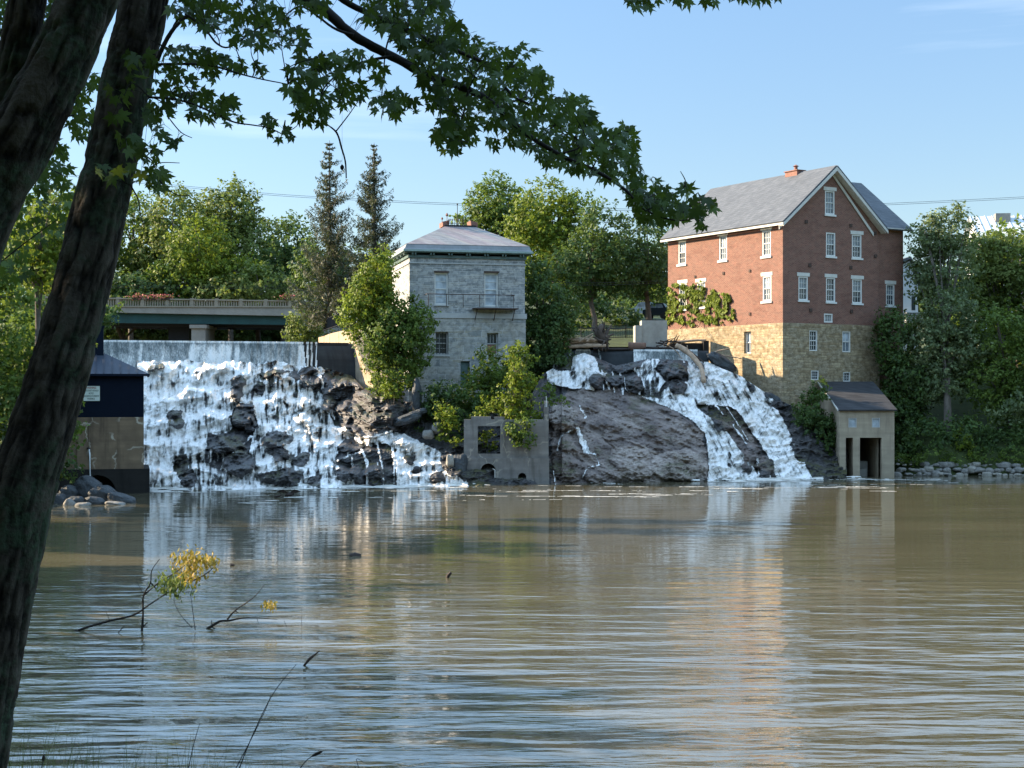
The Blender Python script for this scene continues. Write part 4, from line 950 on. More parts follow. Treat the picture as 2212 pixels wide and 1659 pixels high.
# ------------------------------------------------------------------ navy gatehouse
D5 = 77.4; TH5 = R(14.6); zt5 = H-(901-CV)/F*D5
cr = Vector(((310.5-CU)/F*D5, D5, 0)); wid5 = 5.1; O5 = cr-Vector((math.cos(TH5), math.sin(TH5), 0))*wid5
gh = thing('gatehouse', 'dark navy boarded gatehouse with standing seam roof on a stained concrete block', 'building', (O5.x, O5.y, 0), TH5)
B5 = Bld(gh, (O5.x, O5.y), TH5); d5 = 4.6
ztw = B5.at(290, 809)[1]
m = MB(); m.box(0, 0, zt5, wid5, d5, ztw)
bw = m.build('boarded_wall', M['navy'], gh, False)
m = MB(); k = .12
while k < wid5: m.box(k, -.015, zt5+.01, k+.02, -.001, ztw-.01); k += .17
m.build('batten', M['navy'], gh, False)
zr5 = B5.at(229, 764.5, 'F', 1.6)[1]; xr = B5.at(229, 764.5, 'F', 1.6)[0]; ee = .28
m = MB(); A = [(-ee, -ee, ztw+.03), (wid5+ee, -ee, ztw+.03), (wid5+ee, d5+ee, ztw+.03), (-ee, d5+ee, ztw+.03)]; Bq = [(xr-1.9, 1.6, zr5), (xr, 1.6, zr5), (xr, 3.0, zr5), (xr-1.9, 3.0, zr5)]
for i in range(4): j = (i+1) % 4; m.quad(A[i], A[j], Bq[j], Bq[i])
m.quad(*Bq); m.quad(*A); rf = m.build('roof', M['navy_roof'], gh, False)
m = MB()
for k in range(1, 13):
    x = -ee+k*.42
    x1_ = min(max(x, xr-1.9), xr)
    if x > xr: t_ = (wid5+ee-x)/(wid5+ee-xr)
    else: t_ = 1
    a = Vector((x, -ee, ztw+.04)); b = Vector((x, -ee+(1.6+ee)*t_, ztw+.04+(zr5-ztw-.03)*t_))
    m.slab([a, b, b+Vector((0, 0, .05)), a+Vector((0, 0, .05))], (.025, 0, 0))
m.build('roof_seam', M['navy_roof'], rf, False)
m = MB(); m.box(-ee, -ee-.02, ztw-.09, wid5+ee+.02, -ee+.04, ztw+.028); m.box(wid5+ee-.04, -ee+.041, ztw-.09, wid5+ee+.02, d5+ee, ztw+.028); m.build('fascia', M['navy'], gh, False)
xt0, xt1 = B5.at(196, 740, 'F', 1.5)[0], B5.at(223.5, 740, 'F', 1.5)[0]
m = MB(); m.box(xt0, 1.45, zr5-.2, xt1, 2.1, B5.at(210, 707, 'F', 1.5)[1]); m.box(xt0-.04, 1.41, B5.at(210, 707, 'F', 1.5)[1]+.001, xt1+.04, 2.14, B5.at(210, 707, 'F', 1.5)[1]+.07); m.build('vent_tower', M['navy'], gh, False)
zpl = B5.at(250, 1013)[1]
m = MB(); m.box(-.6, -.03, zpl, wid5-.0, d5, zt5-.002); m.box(1.75, -.10, zpl+.002, 2.05, -.031, zt5-.1); m.box(2.35, -.08, zpl+.5, 2.45, -.031, zt5-.25); m.build('concrete_block', M['pump_conc'], gh, False)
m = MB()
archface(m, -.7, wid5+.30, -1, zpl-.002, [(2.75, .02, .95, -.9)], -.14)
m.quad((-.7, -.14, zpl-.002), (wid5+.3, -.14, zpl-.002), (wid5+.3, d5, zpl-.002), (-.7, d5, zpl-.002)); m.quad((wid5+.3, -.14, -1), (wid5+.3, d5, -1), (wid5+.3, d5, zpl-.002), (wid5+.3, -.14, zpl-.002))
m.quad((1, 1.05, -1), (4.5, 1.05, -1), (4.5, 1.05, zpl-.1), (1, 1.05, zpl-.1))
m.build('plinth', M['pump_dark'], gh, False)
zsp = B5.at(192, 968)[1]; xsp = B5.at(193, 968)[0]
m = MB(); m.tube([(xsp-.1, .1, zsp), (xsp, -.3, zsp-.02)], .06, 8); m.build('spout', M['iron'], gh, False)
m = MB(); m.tube([(xsp, -.28, zsp-.05), (xsp+.03, -.42, zsp-.4), (xsp+.05, -.47, zsp-1.2), (xsp+.07, -.50, -.05)], [.035, .03, .03, .045], 6, jit=.3); tag(m.build('water_jet', M['jet'], gh, False), kind='stuff')
# warning sign
s0, sz1 = B5.at(178, 834); s1, sz0 = B5.at(215.6, 866)
sg = thing('warning_sign', 'small white warning sign screwed to the navy gatehouse wall', 'sign', tuple(B5.O+B5.ex*s0-B5.ey*.03)[:2]+(sz0,), TH5)
m = MB(); sw_, sh_ = s1-s0, sz1-sz0; m.box(0, -.02, 0, sw_, 0, sh_); m.build('panel', M['sign'], sg, False)
def text(txt, x, z, size, mat, parent, loc_y=-.024, wmax=None):
    c = bpy.data.curves.new('lettering', 'FONT'); c.body = txt; c.size = size; c.align_x = 'CENTER'; c.extrude = .002
    o = bpy.data.objects.new('lettering', c); COL.objects.link(o); o.parent = parent; o.location = (x, loc_y, z); o.rotation_euler = (R(90), 0, 0)
    c.materials.append(mat); c.offset = .003
    bpy.context.view_layer.update(); k = min(1.6, wmax/max(o.dimensions.x, .01))
    me = bpy.data.meshes.new_from_object(o.evaluated_get(bpy.context.evaluated_depsgraph_get())); bpy.data.objects.remove(o)
    V = np.array([tuple(v.co) for v in me.vertices]); Fc = [tuple(p.vertices) for p in me.polygons]; bpy.data.meshes.remove(me)
    V2 = np.stack([V[:, 0]*k+x, loc_y-V[:, 2], V[:, 1]+z], -1)
    return meshnp('lettering', V2, Fc, mat, parent, False)
tx = [('WARNING', .82, .155, 'sign_red', .60), ('UNITS START WITHOUT', .64, .115, 'sign_ink', .87), ('NOTICE', .46, .12, 'sign_ink', .27), ('DANGEROUS CURRENTS', .28, .115, 'sign_ink', .90), ('POSSIBLE', .10, .11, 'sign_ink', .42)]
for t_, zf_, hs, mt, wf in tx: text(t_, sw_/2, zf_*sh_, hs, M[mt], sg, wmax=wf*sw_)
# ------------------------------------------------------------------ bridge
br = thing('road_bridge', 'grey concrete balustrade bridge on dark green girders behind the left dam', 'bridge', tuple(P(240, 700, 140)))
def lx(u, v0, v1, d): return P(u, v0, d)
dbr = lambda u: 141-(u-240)/420*4.0
def bz(u, va, vb): return va+(vb-va)*(u-240)/410
def span(name, mat, va0, va1, vb0, vb1, y0, y1, u0=-70, u1=690):
    m = MB(); a0, a1 = P(u0, bz(u0, va0, vb0), dbr(u0)), P(u1, bz(u1, va0, vb0), dbr(u1)); b0, b1 = P(u0, bz(u0, va1, vb1), dbr(u0)), P(u1, bz(u1, va1, vb1), dbr(u1))
    o_ = Vector((0, y0, 0)); m.slab([a0+o_, a1+o_, b1+o_, b0+o_], (0, y1-y0, 0)); return m.build(name, mat, br)
span('deck', M['conc'], 664, 675.5, 665, 683.5, -.5, 9.0)
span('kerb_beam', M['conc_rail'], 661.5, 664, 661.8, 665, -.62, -.3)
span('girder', M['green_steel'], 676, 697.5, 684, 702, 0, .35)
for k in range(1, 4): span('girder', M['iron'], 676, 703, 684, 706, k*2.4, k*2.4+.3)
span('top_rail', M['conc_rail'], 643.6, 646.4, 650, 652.6, -.5, -.25)
m = MB(); u = -60.0; k = 0
while u < 652:
    a, b = P(u, bz(u, 646, 652.3), dbr(u)), P(u, bz(u, 662, 662.5), dbr(u))
    if k % 10 == 0: m.box(a.x-.16, a.y-.55, b.z, a.x+.16, a.y-.2, a.z+.18)
    else: m.box(a.x-.06, a.y-.43, b.z, a.x+.06, a.y-.32, a.z)
    u += 5.3; k += 1
tag(m.build('balustrade', M['conc_rail'], br), kind='stuff')
m = MB(); a = P(430, 737, 138.5); m.box(a.x-.65, 138.2, 7.0, a.x+.65, 142.5, P(430, 704, 138).z-.01)
m.box(a.x-.8, 138.0, P(430, 709, 138).z, a.x+.8, 142.7, P(430, 701.5, 138).z); m.build('pier', M['conc'], br)
m = MB(); m.box(P(369, 700, 144).x, 143, 7, P(413, 700, 144).x, 148, P(400, 702, 144).z); m.build('pier', M['iron'], br)
m = MB(); m.box(P(650, 700, 138).x, 137, 7, P(700, 700, 138).x+2, 150, P(650, 690, 138).z); m.build('abutment', M['conc'], br)
# flower baskets
def basket(u, d, label):
    a = P(u, 645.5, d); t = thing('flower_basket', label, 'flower basket', (a.x, a.y-.55, a.z), 0, 'flower baskets on the bridge rail')
    m = MB(); m.box(-.5, -.12, -.12, .5, .12, .06); m.build('planter', M['wood_dark'], t, False)
    r = np.random.default_rng(int(u)); c = r.normal(0, 1, (160, 3))*[.36, .12, .12]+[0, 0, .17]
    return t, c
def leafquads(C, Nn, Lh, Wh, r, tdir=None, up=.0):
    n = len(C)
    Nn = Nn/np.maximum(np.linalg.norm(Nn, axis=1, keepdims=True), 1e-6)
    t = r.normal(0, 1, (n, 3)) if tdir is None else tdir+r.normal(0, .35, (n, 3))
    t = t-Nn*(t*Nn).sum(1, keepdims=True); t /= np.maximum(np.linalg.norm(t, axis=1, keepdims=True), 1e-6)
    b = np.cross(Nn, t); s = r.uniform(.65, 1.35, (n, 1))
    V = np.stack([C-t*Lh*s, C+b*Wh*s-t*Lh*.1, C+t*Lh*s, C-b*Wh*s-t*Lh*.1], 1).reshape(-1, 3)
    return V, np.arange(4*n).reshape(-1, 4)
for u, lb in ((301.6, 'leftmost red flower basket along the bridge balustrade'), (331.6, 'red flower basket second from left on the bridge balustrade'), (361.6, 'yellowish flower basket third from left on the bridge balustrade'), (626, 'red flower basket at the right end of the bridge balustrade')):
    t, c = basket(u, dbr(u), lb); r = np.random.default_rng(3)
    V, f = leafquads(c, r.normal(0, 1, c.shape)+[0, -1, .5], .07, .06, r); meshnp('blossoms', V, f, M['flower'], t, False)
    V, f = leafquads(c*[1.1, 1, .8], r.normal(0, 1, c.shape)+[0, -1, .5], .08, .05, r); meshnp('foliage', V, f, LEAF['bright' if u == 361.6 else 'olive'], t, False)
# lamp, railing by the wing wall
a, b = P(701.5, 705, 121), P(701.5, 633, 121); hL = b.z-a.z
lp = thing('street_lamp', 'cream globe lamp on a pale post at the bridge end', 'street lamp', tuple(a))
m = MB(); m.lathe((0, 0, 0), [(.12, 0), (.12, .2), (.07, .3), (.055, hL-.75), (.10, hL-.72), (.10, hL-.62)], 12); m.build('post', M['band'], lp, False, True)
m = MB(); m.lathe((0, 0, hL-.62), [(.08, 0), (.20, .12), (.25, .30), (.20, .48), (.08, .58), (.03, .72)], 14); m.build('globe', M['cream'], lp, False, True)
def fence(name, label, pts, h, step, mat, d0, rails=(0.08, .95)):
    o = thing(name, label, 'fence', tuple(P(*pts[0][:2], pts[0][2])))
    m = MB(); mp_ = MB(); A = [P(*q) for q in pts]
    for a, b in zip(A, A[1:]):
        n = max(2, int((b-a).length/step))
        for k in range(n+1): p = a.lerp(b, k/n); m.tube([p, p+Vector((0, 0, h))], .014, 4)
        for r_ in rails: mp_.tube([a+Vector((0, 0, h*r_)), b+Vector((0, 0, h*r_))], .025, 5)
        for p in (a, b): mp_.tube([p, p+Vector((0, 0, h*1.12))], .04, 6)
    m.build('pickets', mat, o); mp_.build('rails', mat, o); return o
fence('iron_fence', 'black iron fence on top of the buff wing wall', [(699, 715, 119), (718, 709, 111), (742, 700, 103)], .95, .11, M['iron'], 118)
fence('iron_fence', 'low black picket fence across the shaded lawn between the buildings', [(1255, 729, 104), (1310, 731, 104), (1352, 730, 104), (1388, 730, 104)], .72, .12, M['iron'], 104)
m = MB(); a, b = P(766.7, 712, 101), P(766.7, 615, 101); m.tube([a-Vector((0, 0, 2)), b], [.05, .035], 6)
tag(m.build('utility_pole', M['iron']), 'thin black pole rising beside the bright bushy maple', 'pole')
# power lines
def wire(label, pts, r=.022):
    m = MB()
    for off in ((0, 0), (.0, .16))[:2 if r < .05 else 1]:
        A = [P(u, v, d)+Vector((0, 0, -off[1])) for u, v, d in pts]; m.tube(smooth_path(A, 6), r, 4)
    tag(m.build('power_line', M['iron']), label, 'cable', 'overhead wires')
wire('pair of wires across the sky behind the spruces', [(-250, 330, 150), (100, 372, 150), (545, 415, 150), (770, 429, 150), (1000, 440, 150), (1430, 452, 150), (1900, 440, 150), (2500, 410, 150)])
wire('low wire crossing the trees just over the bridge', [(-100, 612, 138), (236, 617, 138), (660, 620, 138), (900, 616, 138)], .018)
wire('low wire between the dark trees left of the brick mill', [(1120, 603, 104), (1260, 611, 104), (1443, 606, 106)], .018)
wire('wires behind the rear wing at the far right of the mill', [(1900, 560, 122), (1990, 577, 122), (2212, 600, 122), (2400, 600, 122)], .018)
# ------------------------------------------------------------------ small white houses at the right
O6 = P(2120, 700, 122); wh = thing('white_house', 'white two storey house with ribbed metal roof behind the right trees', 'house', (O6.x, O6.y, 0), R(-8))
B6 = Bld(wh, (O6.x, O6.y), R(-8)); ze6 = B6.at(2150, 512)[1]; zr6 = B6.at(2180, 468, 'F', 4)[1]; hq = []
for (u0, v0, u1, v1) in ((2190, 620, 2206, 668), (2148, 548, 2162, 590), (2190, 548, 2205, 590), (2148, 620, 2162, 668)):
    (a, z1_), (b, z0_) = B6.at(u0, v0), B6.at(u1, v1); hq.append((a, z0_, b, z1_))
m = MB(); wall(m, fmap('F'), 0, 13, 4, ze6, hq, .1); m.quad((0, 0, 4), (0, 8, 4), (0, 8, ze6), (0, 0, ze6)); m.quad((0, 0, ze6), (0, 8, ze6), (0, 4, zr6)); m.quad((13, 0, 4), (13, 8, 4), (13, 8, ze6), (13, 0, ze6)); m.build('wall', M['clap'], wh, False)
for q in hq:
    wd = window(B6, fmap('F'), q, None, None, (2, 2, 2, 2), up='glass_mid', lo='glass', fr=.06)
    m = MB(); m.box(q[0]-.36, -.05, q[1], q[0]-.03, -.004, q[3]); m.box(q[2]+.03, -.05, q[1], q[2]+.36, -.004, q[3]); m.build('shutter', M['shutter'], wd, False)
m = MB(); roofslab(m, (-.4, -.4, ze6-.1), (13.3, -.4, ze6-.1), (13.3, 4, zr6), (-.4, 4, zr6), .08); roofslab(m, (-.4, 8.4, ze6-.1), (13.3, 8.4, ze6-.1), (13.3, 4.004, zr6), (-.4, 4.004, zr6), .08); m.build('roof', M['tin'], wh, False)
m = MB(); x = -.3
while x < 13: m.slab([(x, -.4, ze6-.0), (x, 4, zr6+.09), (x, 4, zr6+.15), (x, -.4, ze6+.06)], (.04, 0, 0)); x += .6
m.build('roof_rib', M['tin'], wh, False)
m = MB(); xx_ = B6.at(2165, 480, 'F', 3)[0]; m.box(xx_-.6, 2.6, zr6-.8, xx_+.6, 3.6, B6.at(2160, 472, 'F', 3)[1]+.4); m.build('chimney', M['conc'], wh, False)
O7 = P(1940, 700, 116); wg = thing('white_outbuilding', 'narrow white gabled building peeping out behind the mill wing', 'house', (O7.x, O7.y, 0), R(6))
B7 = Bld(wg, (O7.x, O7.y), R(6)); w7 = B7.at(1983, 600)[0]; zp7 = B7.at(1965, 563)[1]; ze7 = B7.at(1983, 608)[1]; xm = B7.at(1965, 563)[0]
m = MB(); m.slab([(0, 0, 6), (w7, 0, 6), (w7, 0, ze7), (xm, 0, zp7), (0, 0, zp7-.5)], (0, 6, 0)); m.build('wall', M['clap'], wg, False)
m = MB(); m.slab([(xm, -.3, zp7+.12), (w7+.3, -.3, ze7-.25), (w7+.3, -.3, ze7-.05), (xm, -.3, zp7+.32)], (0, 6.5, 0)); m.slab([(xm, -.3, zp7+.12), (-.3, -.3, zp7-.3), (-.3, -.3, zp7-.1), (xm, -.3, zp7+.32)], (0, 6.5, 0)); m.build('roof', M['slate'], wg, False)
m = MB(); m.box(xm+.15, -.03, B7.at(1970, 670)[1], xm+.45, -.004, B7.at(1970, 640)[1]); m.build('door', M['glass'], wg, False)
m = MB()
for k in range(6): z = B7.at(1960, 676+k*4)[1]; m.box(xm-.5, -.6, z-.05, xm+1.0, -.05, z+.02)
m.build('steps', M['band'], wg, False)
# concrete wall piece with beam at the mill foot
m = MB(); a, b = P(1386, 741, 101.5), P(1441, 692, 101.5); m.box(a.x, 101.5, a.z-2, b.x, 103, b.z); m.box(a.x-.45, 101.3, a.z-2, a.x-.01, 103, b.z-.35)
tag(m.build('concrete_pier', M['conc_wall']), 'pale streaked concrete pier between lawn and brick mill', 'wall')
m = MB(); a, b = P(1446, 757, 99.2), P(1519, 741, 99.2); m.box(a.x, 99.2, a.z-1, b.x, 99.9, b.z); a, b = P(1519.5, 765, 99), P(1531, 736, 99); m.box(a.x, 98.9, a.z-.5, b.x, 99.9, b.z)
tag(m.build('sluice_beam', M['pump_dark']), 'dark concrete beam at the mill foot with logs lying on it', 'wall')
# parked cars
def car(name, label, u0, u1, vtop, vbot, d, mat, front=-1):
    a, b = P(u0, vbot, d), P(u1, vtop, d); Lc = b.x-a.x; Hc = b.z-a.z
    o = thing(name, label, 'car', ((a.x+b.x)/2, d, a.z), R(-14), 'cars parked above the lawn'); hl = Lc/2
    prof = [(-1, .24), (-1, .50), (-.96, .58), (-.55, .64), (-.30, .97), (-.15, 1.0), (.60, 1.0), (.86, .70), (.99, .62), (1, .24)]
    pr = [(x*hl, z*Hc) for x, z in prof]; m = MB(); W_ = .85
    for (y, s) in ((-W_, 1), (W_, 1)): pass
    rings = [(-W_, .0), (-W_*.93, .10), (W_*.93, .10), (W_, .0)]
    lo_ = [(x, z if z < .7*Hc else .68*Hc) for x, z in pr]
    m.slab([(x, -W_, z) for x, z in lo_], (0, 2*W_, 0)); m.build('body', mat, o, False)
    m = MB(); cab = [(-.56, .66), (-.30, .97), (-.15, 1.0), (.60, 1.0), (.86, .68)]; m.slab([(x*hl, -W_*.86, z*Hc) for x, z in cab], (0, 2*W_*.86, 0)); m.build('cabin', mat, o, False)
    m = MB()
    for (x0, x1, x2_, x3) in ((-.44, -.25, .10, .10), (.15, .15, .52, .64)):
        m.quad((x0*hl, -W_*.88, .70*Hc), (x3*hl, -W_*.88, .70*Hc), (x2_*hl, -W_*.88, .94*Hc), (x1*hl, -W_*.88, .94*Hc))
    m.quad((-.565*hl, -W_*.8, .69*Hc), (-.565*hl, W_*.8, .69*Hc), (-.32*hl, W_*.8, .96*Hc), (-.32*hl, -W_*.8, .96*Hc)); m.build('side_window', M['glass_mid'], o, False)
    for x in (-.62, .62):
        for y in (-W_-.01, W_-.2):
            m = MB(); m.tube([(x*hl, y, .2*Hc), (x*hl, y+.2, .2*Hc)], .2*Hc, 16); m.build('wheel', M['tyre'], o, False)
    m = MB(); m.box(-hl-.01, -W_*.9, .46*Hc, -hl+.05, -W_*.55, .54*Hc); m.build('headlight', M['glass_pale'], o, False)
    return o
car('parked_car', 'silver van half hidden behind the dark car above the lawn', 1362, 1420, 654, 686, 129, M['car_silver'])
car('parked_car', 'dark car parked nearest the brick mill wall', 1391, 1446, 656, 690, 122, M['car_dark'])
# ================================================================== foliage
def unit(a): return a/np.maximum(np.linalg.norm(a, axis=-1, keepdims=True), 1e-9)
def foliage(lobes, dens, leaf=(.13, .075), tuft=.9, tw=.28, per=16, seed=1, up=.45, gap=.0, shell=.42, squash=1.0):
    """lobes: (cx,cy,cz,rx,ry,rz); dens: tufts per square metre of lobe surface."""
    r = np.random.default_rng(seed); Cs, Ns, Ts = [], [], []
    for (cx, cy, cz, rx, ry, rz) in lobes:
        A = 4*math.pi*(((rx*ry)**1.6+(rx*rz)**1.6+(ry*rz)**1.6)/3)**(1/1.6); n = max(6, int(A*dens))
        dr = unit(r.normal(0, 1, (n, 3))); rad = (1-shell*r.random((n, 1))**1.4)
        # lumpy outline
        lump = .80+.42*fbm(dr[:, 0]*2.1+cx, dr[:, 1]*2.1+cy, dr[:, 2]*2.1+cz, 3, seed)[:, None]
        c = np.array([cx, cy, cz])+dr*rad*lump*[rx, ry, rz]
        if gap > 0:
            k = fbm(c[:, 0]*.75/max(.5, tuft), c[:, 1]*.75, c[:, 2]*.95/max(.5, tuft), 2, seed+9) > gap; c, dr = c[k], dr[k]
        ax = unit(dr*[1, 1, .7]+[0, 0, up]+r.normal(0, .35, c.shape))
        Cs.append(c); Ts.append(ax); Ns.append(dr)
    C, Tx, Nx = np.concatenate(Cs), np.concatenate(Ts), np.concatenate(Ns); n = len(C)
    s = r.uniform(.6, 1.3, (n, 1, 1))
    k = np.linspace(0, 1, per)[None, :, None]+r.uniform(-.08, .08, (n, per, 1))
    pos = C[:, None]+Tx[:, None]*(k-.3)*tuft*s+r.normal(0, 1, (n, per, 3))*tw*s*(1.05-.75*k)*[1, 1, .8]
    nn = unit(Nx[:, None]*.9+r.normal(0, .55, (n, per, 3))+[0, 0, .35])
    td = unit(Tx[:, None]*.8+r.normal(0, .6, (n, per, 3)))
    return leafquads(pos.reshape(-1, 3), nn.reshape(-1, 3), leaf[0], leaf[1], r, td.reshape(-1, 3))
def pxl(l, d):   # picture-measured lobe (u, v, ru, rv[, dd]) -> metres
    u, v, ru, rv = l[:4]; dd = d+(l[4] if len(l) > 4 else 0); c = P(u, v, dd); k = dd/F
    return (c.x, c.y, c.z, ru*k, (ru+rv)*.5*k*.9, rv*k)
NL = [0]
def tree(name, label, cat, d, lobes, mat, trunk=None, dens=2.6, group=None, seed=None, world=False, limbs=True, trad=.22, barkm='bark_far', **kw):
    seed = seed or len(label)*7+len(lobes)
    L3 = [l if world else pxl(l, d) for l in lobes]
    if trunk: b = P(trunk[0], trunk[1], d+(trunk[2] if len(trunk) > 2 else 0))
    else:
        c = L3[0]; b = Vector((c[0], c[1], max(float(gz(c[0], c[1])), 0)-.1))
    o = thing(name, label, cat, tuple(b), 0, group)
    V, f = foliage(L3, dens, seed=seed, **kw); meshnp('crown', V, f, LEAF[mat], o); NL[0] += len(f)
    if trad:
        m = MB(); rr = random.Random(seed); big = max(L3, key=lambda l: l[5]); top = Vector((big[0], big[1], big[2]+big[5]*.45))
        pts = [b+(top-b)*t+Vector((rr.uniform(-.15, .15), rr.uniform(-.1, .1), 0))*(t > 0) for t in (0, .2, .4, .6, .8, 1)]
        m.tube([b-Vector((0, 0, .5))]+pts, [trad*1.5, trad*1.2, trad, trad*.85, trad*.6, trad*.4, trad*.15], 8)
        m.build('trunk', M[barkm], o, smooth=True)
        if limbs:
            ml = MB()
            for l in L3:
                for q in range(3):
                    s = pts[rr.choice((2, 3, 4))]; e = Vector((l[0]+rr.uniform(-.6, .6)*l[3], l[1]+rr.uniform(-.5, .5)*l[4], l[2]+rr.uniform(-.1, .8)*l[5]))
                    md = s.lerp(e, .5)+Vector((0, 0, .35)); ml.tube(smooth_path([s, md, e], 3), [trad*.38*(1-.13*i) for i in range(7)], 5)
            ml.build('limbs', M[barkm], o)
    return o
def spruce(label, u, vtop, vb, wpx, d, seed):
    b = P(u, vb, d); t_ = P(u, vtop, d); Ht = t_.z-b.z; R0 = wpx/2/F*d; r = np.random.default_rng(seed)
    o = thing('spruce_tree', label, 'spruce', tuple(b), 0, 'twin spruces')
    m = MB(); m.tube([b, b.lerp(t_, .5), t_], [.24, .14, .015], 7); m.build('trunk', M['bark_far'], o, smooth=True)
    C, Tn, Nn = [], [], []; mb = MB()
    z = .02
    while z < .985:
        rr_ = 1.3*R0*(1-z)**.78*(.8+.4*r.random())+.10; nb = 7 if z < .8 else 5
        for k in range(nb):
            if r.random() < .22: continue
            a = r.uniform(0, 2*math.pi); Lb = rr_*r.uniform(.55, 1.2); base = np.array([b.x, b.y, b.z+Ht*z])
            dirh = np.array([math.cos(a), math.sin(a), 0]); n = max(3, int(Lb/.11))
            s = np.linspace(.08, 1, n)[:, None]
            bp = base+dirh*(s*Lb)+np.array([0, 0, 1.])*(-.27*np.sin(s*2.4)*Lb+.28*s**3*Lb)
            mb.tube([Vector(q) for q in bp[::max(1, n//4)]], .02, 4, False)
            for rep in range(6):
                w = .17*(1.15-s)*Lb+.05
                C.append(bp+r.normal(0, 1, (n, 3))*w*np.array([.6, .6, .15])+np.array([0, 0, -.065*rep])*min(1, Lb*.6)); Tn.append(dirh*.5+r.normal(0, .4, (n, 3))+[0, 0, -.7]); Nn.append(r.normal(0, .5, (n, 3))+[0, -.2, .6])
        z += .024
    C, Tn, Nn = map(np.concatenate, (C, Tn, Nn))
    V, f = leafquads(C, Nn, .14, .035, r, unit(Tn)); meshnp('crown', V, f, LEAF['spruce'], o); mb.build('limbs', M['bark_far'], o)
spruce('taller left spruce with sparse drooping brown-green branches', 712, 303, 692, 150, 116, 11)
spruce('slimmer right spruce with sparse drooping brown-green branches', 808, 308, 640, 122, 114, 12)
far = dict(leaf=(.19, .12), tuft=1.1, tw=.34, per=16, dens=1.9)
GB = 'trees on the hill behind the bridge'
BT = [
 ('green maple furthest left behind the leaning trunks', 158, [(40, 520, 80, 110), (90, 560, 60, 70)], 'mid'),
 ('rounded pale green tree seen between the two leaning trunks', 152, [(140, 480, 60, 70), (110, 560, 90, 90)], 'olive'),
 ('tall tree rising just right of the front leaning trunk', 160, [(285, 505, 62, 88), (250, 590, 80, 70), (330, 600, 60, 60)], 'mid'),
 ('slender feathery tree left of the tallest crown behind the bridge', 157, [(375, 480, 50, 80), (350, 560, 60, 80)], 'olive'),
 ('tallest broad maple with sunlit crown behind the bridge', 162, [(500, 470, 62, 85), (450, 500, 58, 80), (540, 545, 60, 80), (470, 590, 90, 70)], 'olive'),
 ('yellow-green lower maple in front of the tallest crown', 148, [(430, 545, 70, 70), (400, 610, 80, 50), (510, 600, 60, 50)], 'bright'),
 ('darker rounded tree right end of the row behind the bridge', 155, [(615, 545, 58, 82), (640, 600, 60, 70), (580, 610, 60, 60)], 'dark'),
 ('olive shrubby tree low behind the middle of the balustrade', 146, [(560, 625, 70, 50), (490, 640, 70, 40)], 'olive'),
 ('dark tree low behind the left half of the balustrade', 147, [(300, 640, 80, 50), (370, 650, 60, 40), (220, 650, 70, 55)], 'dark'),
 ('dark tree behind the foot of the twin spruces', 140, [(690, 600, 60, 90), (760, 610, 60, 80), (850, 620, 50, 70)], 'dark')]
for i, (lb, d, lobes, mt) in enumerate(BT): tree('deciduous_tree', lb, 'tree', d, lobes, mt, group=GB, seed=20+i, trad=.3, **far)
# understory seen beneath the bridge
for i, (u, w_, lb) in enumerate(((290, 80, 'dark bushes under the left span of the bridge'), (520, 90, 'dark bushes under the right span of the bridge'), (630, 60, 'dark bushes beneath the right end of the bridge'), (400, 60, 'dark bushes behind the bridge pier'))):
    tree('bush', lb, 'bush', 166, [(u, 700, w_*1.2, 48), (u+40, 715, w_*.8, 38), (u-50, 712, w_*.8, 38)], 'dark', seed=40+i, trad=0, leaf=(.20, .13), tuft=.9, tw=.3, per=14, dens=2.4)
# round the spruces and the house
near = dict(leaf=(.115, .07), tuft=.75, tw=.2, per=18, dens=4.2)
tree('bush', 'rounded bush with yellowish tips at the right end of the bridge', 'bush', 124, [(660, 695, 34, 32), (645, 720, 26, 26), (690, 712, 22, 30), (672, 740, 30, 15)], 'olive', trad=0, seed=51, **near)
tree('maple_tree', 'bright yellow-green bushy maple left of the stone house eave', 'tree', 90.5, [(812, 600, 38, 55), (790, 650, 50, 58), (828, 565, 18, 32), (770, 690, 36, 40), (822, 670, 38, 46), (832, 640, 16, 34)], 'bright', trunk=(800, 760), seed=52, leaf=(.10, .065), tuft=.7, tw=.17, per=18, dens=5.5, trad=.12)
tree('maple_tree', 'denser lower maple covering the lower left corner of the stone house', 'tree', 89.9, [(850, 720, 66, 55), (815, 740, 50, 50), (880, 750, 52, 60), (850, 800, 60, 48), (905, 700, 34, 44), (875, 680, 26, 40), (840, 845, 30, 24)], 'mid', trunk=(850, 870), seed=53, leaf=(.10, .062), tuft=.6, tw=.17, per=18, dens=5.5, trad=.12)
tree('sapling', 'small bright green sapling hanging below the lower maple', 'sapling', 88.4, [(850, 848, 20, 14), (835, 840, 14, 10)], 'bright', seed=54, leaf=(.09, .05), tuft=.4, tw=.12, per=14, dens=7, trad=.03)
GM = 'trees between the stone house and the brick mill'
tree('deciduous_tree', 'dark olive tree behind the right of the stone house roof', 'tree', 126, [(1065, 440, 58, 62), (1030, 480, 42, 48), (1105, 455, 50, 60), (1070, 520, 80, 70)], 'mid', group=GM, seed=61, trad=.3, leaf=(.15, .09), tuft=.8, tw=.25, per=16, dens=2.3)
tree('deciduous_tree', 'big sunlit yellow-green maple right of the stone house', 'tree', 117, [(1180, 465, 62, 74), (1140, 510, 50, 70), (1215, 500, 55, 80), (1250, 460, 40, 45), (1175, 570, 80, 80)], 'bright', group=GM, trunk=(1195, 745), seed=62, trad=.35, leaf=(.14, .085), tuft=.9, tw=.24, per=16, dens=2.9)
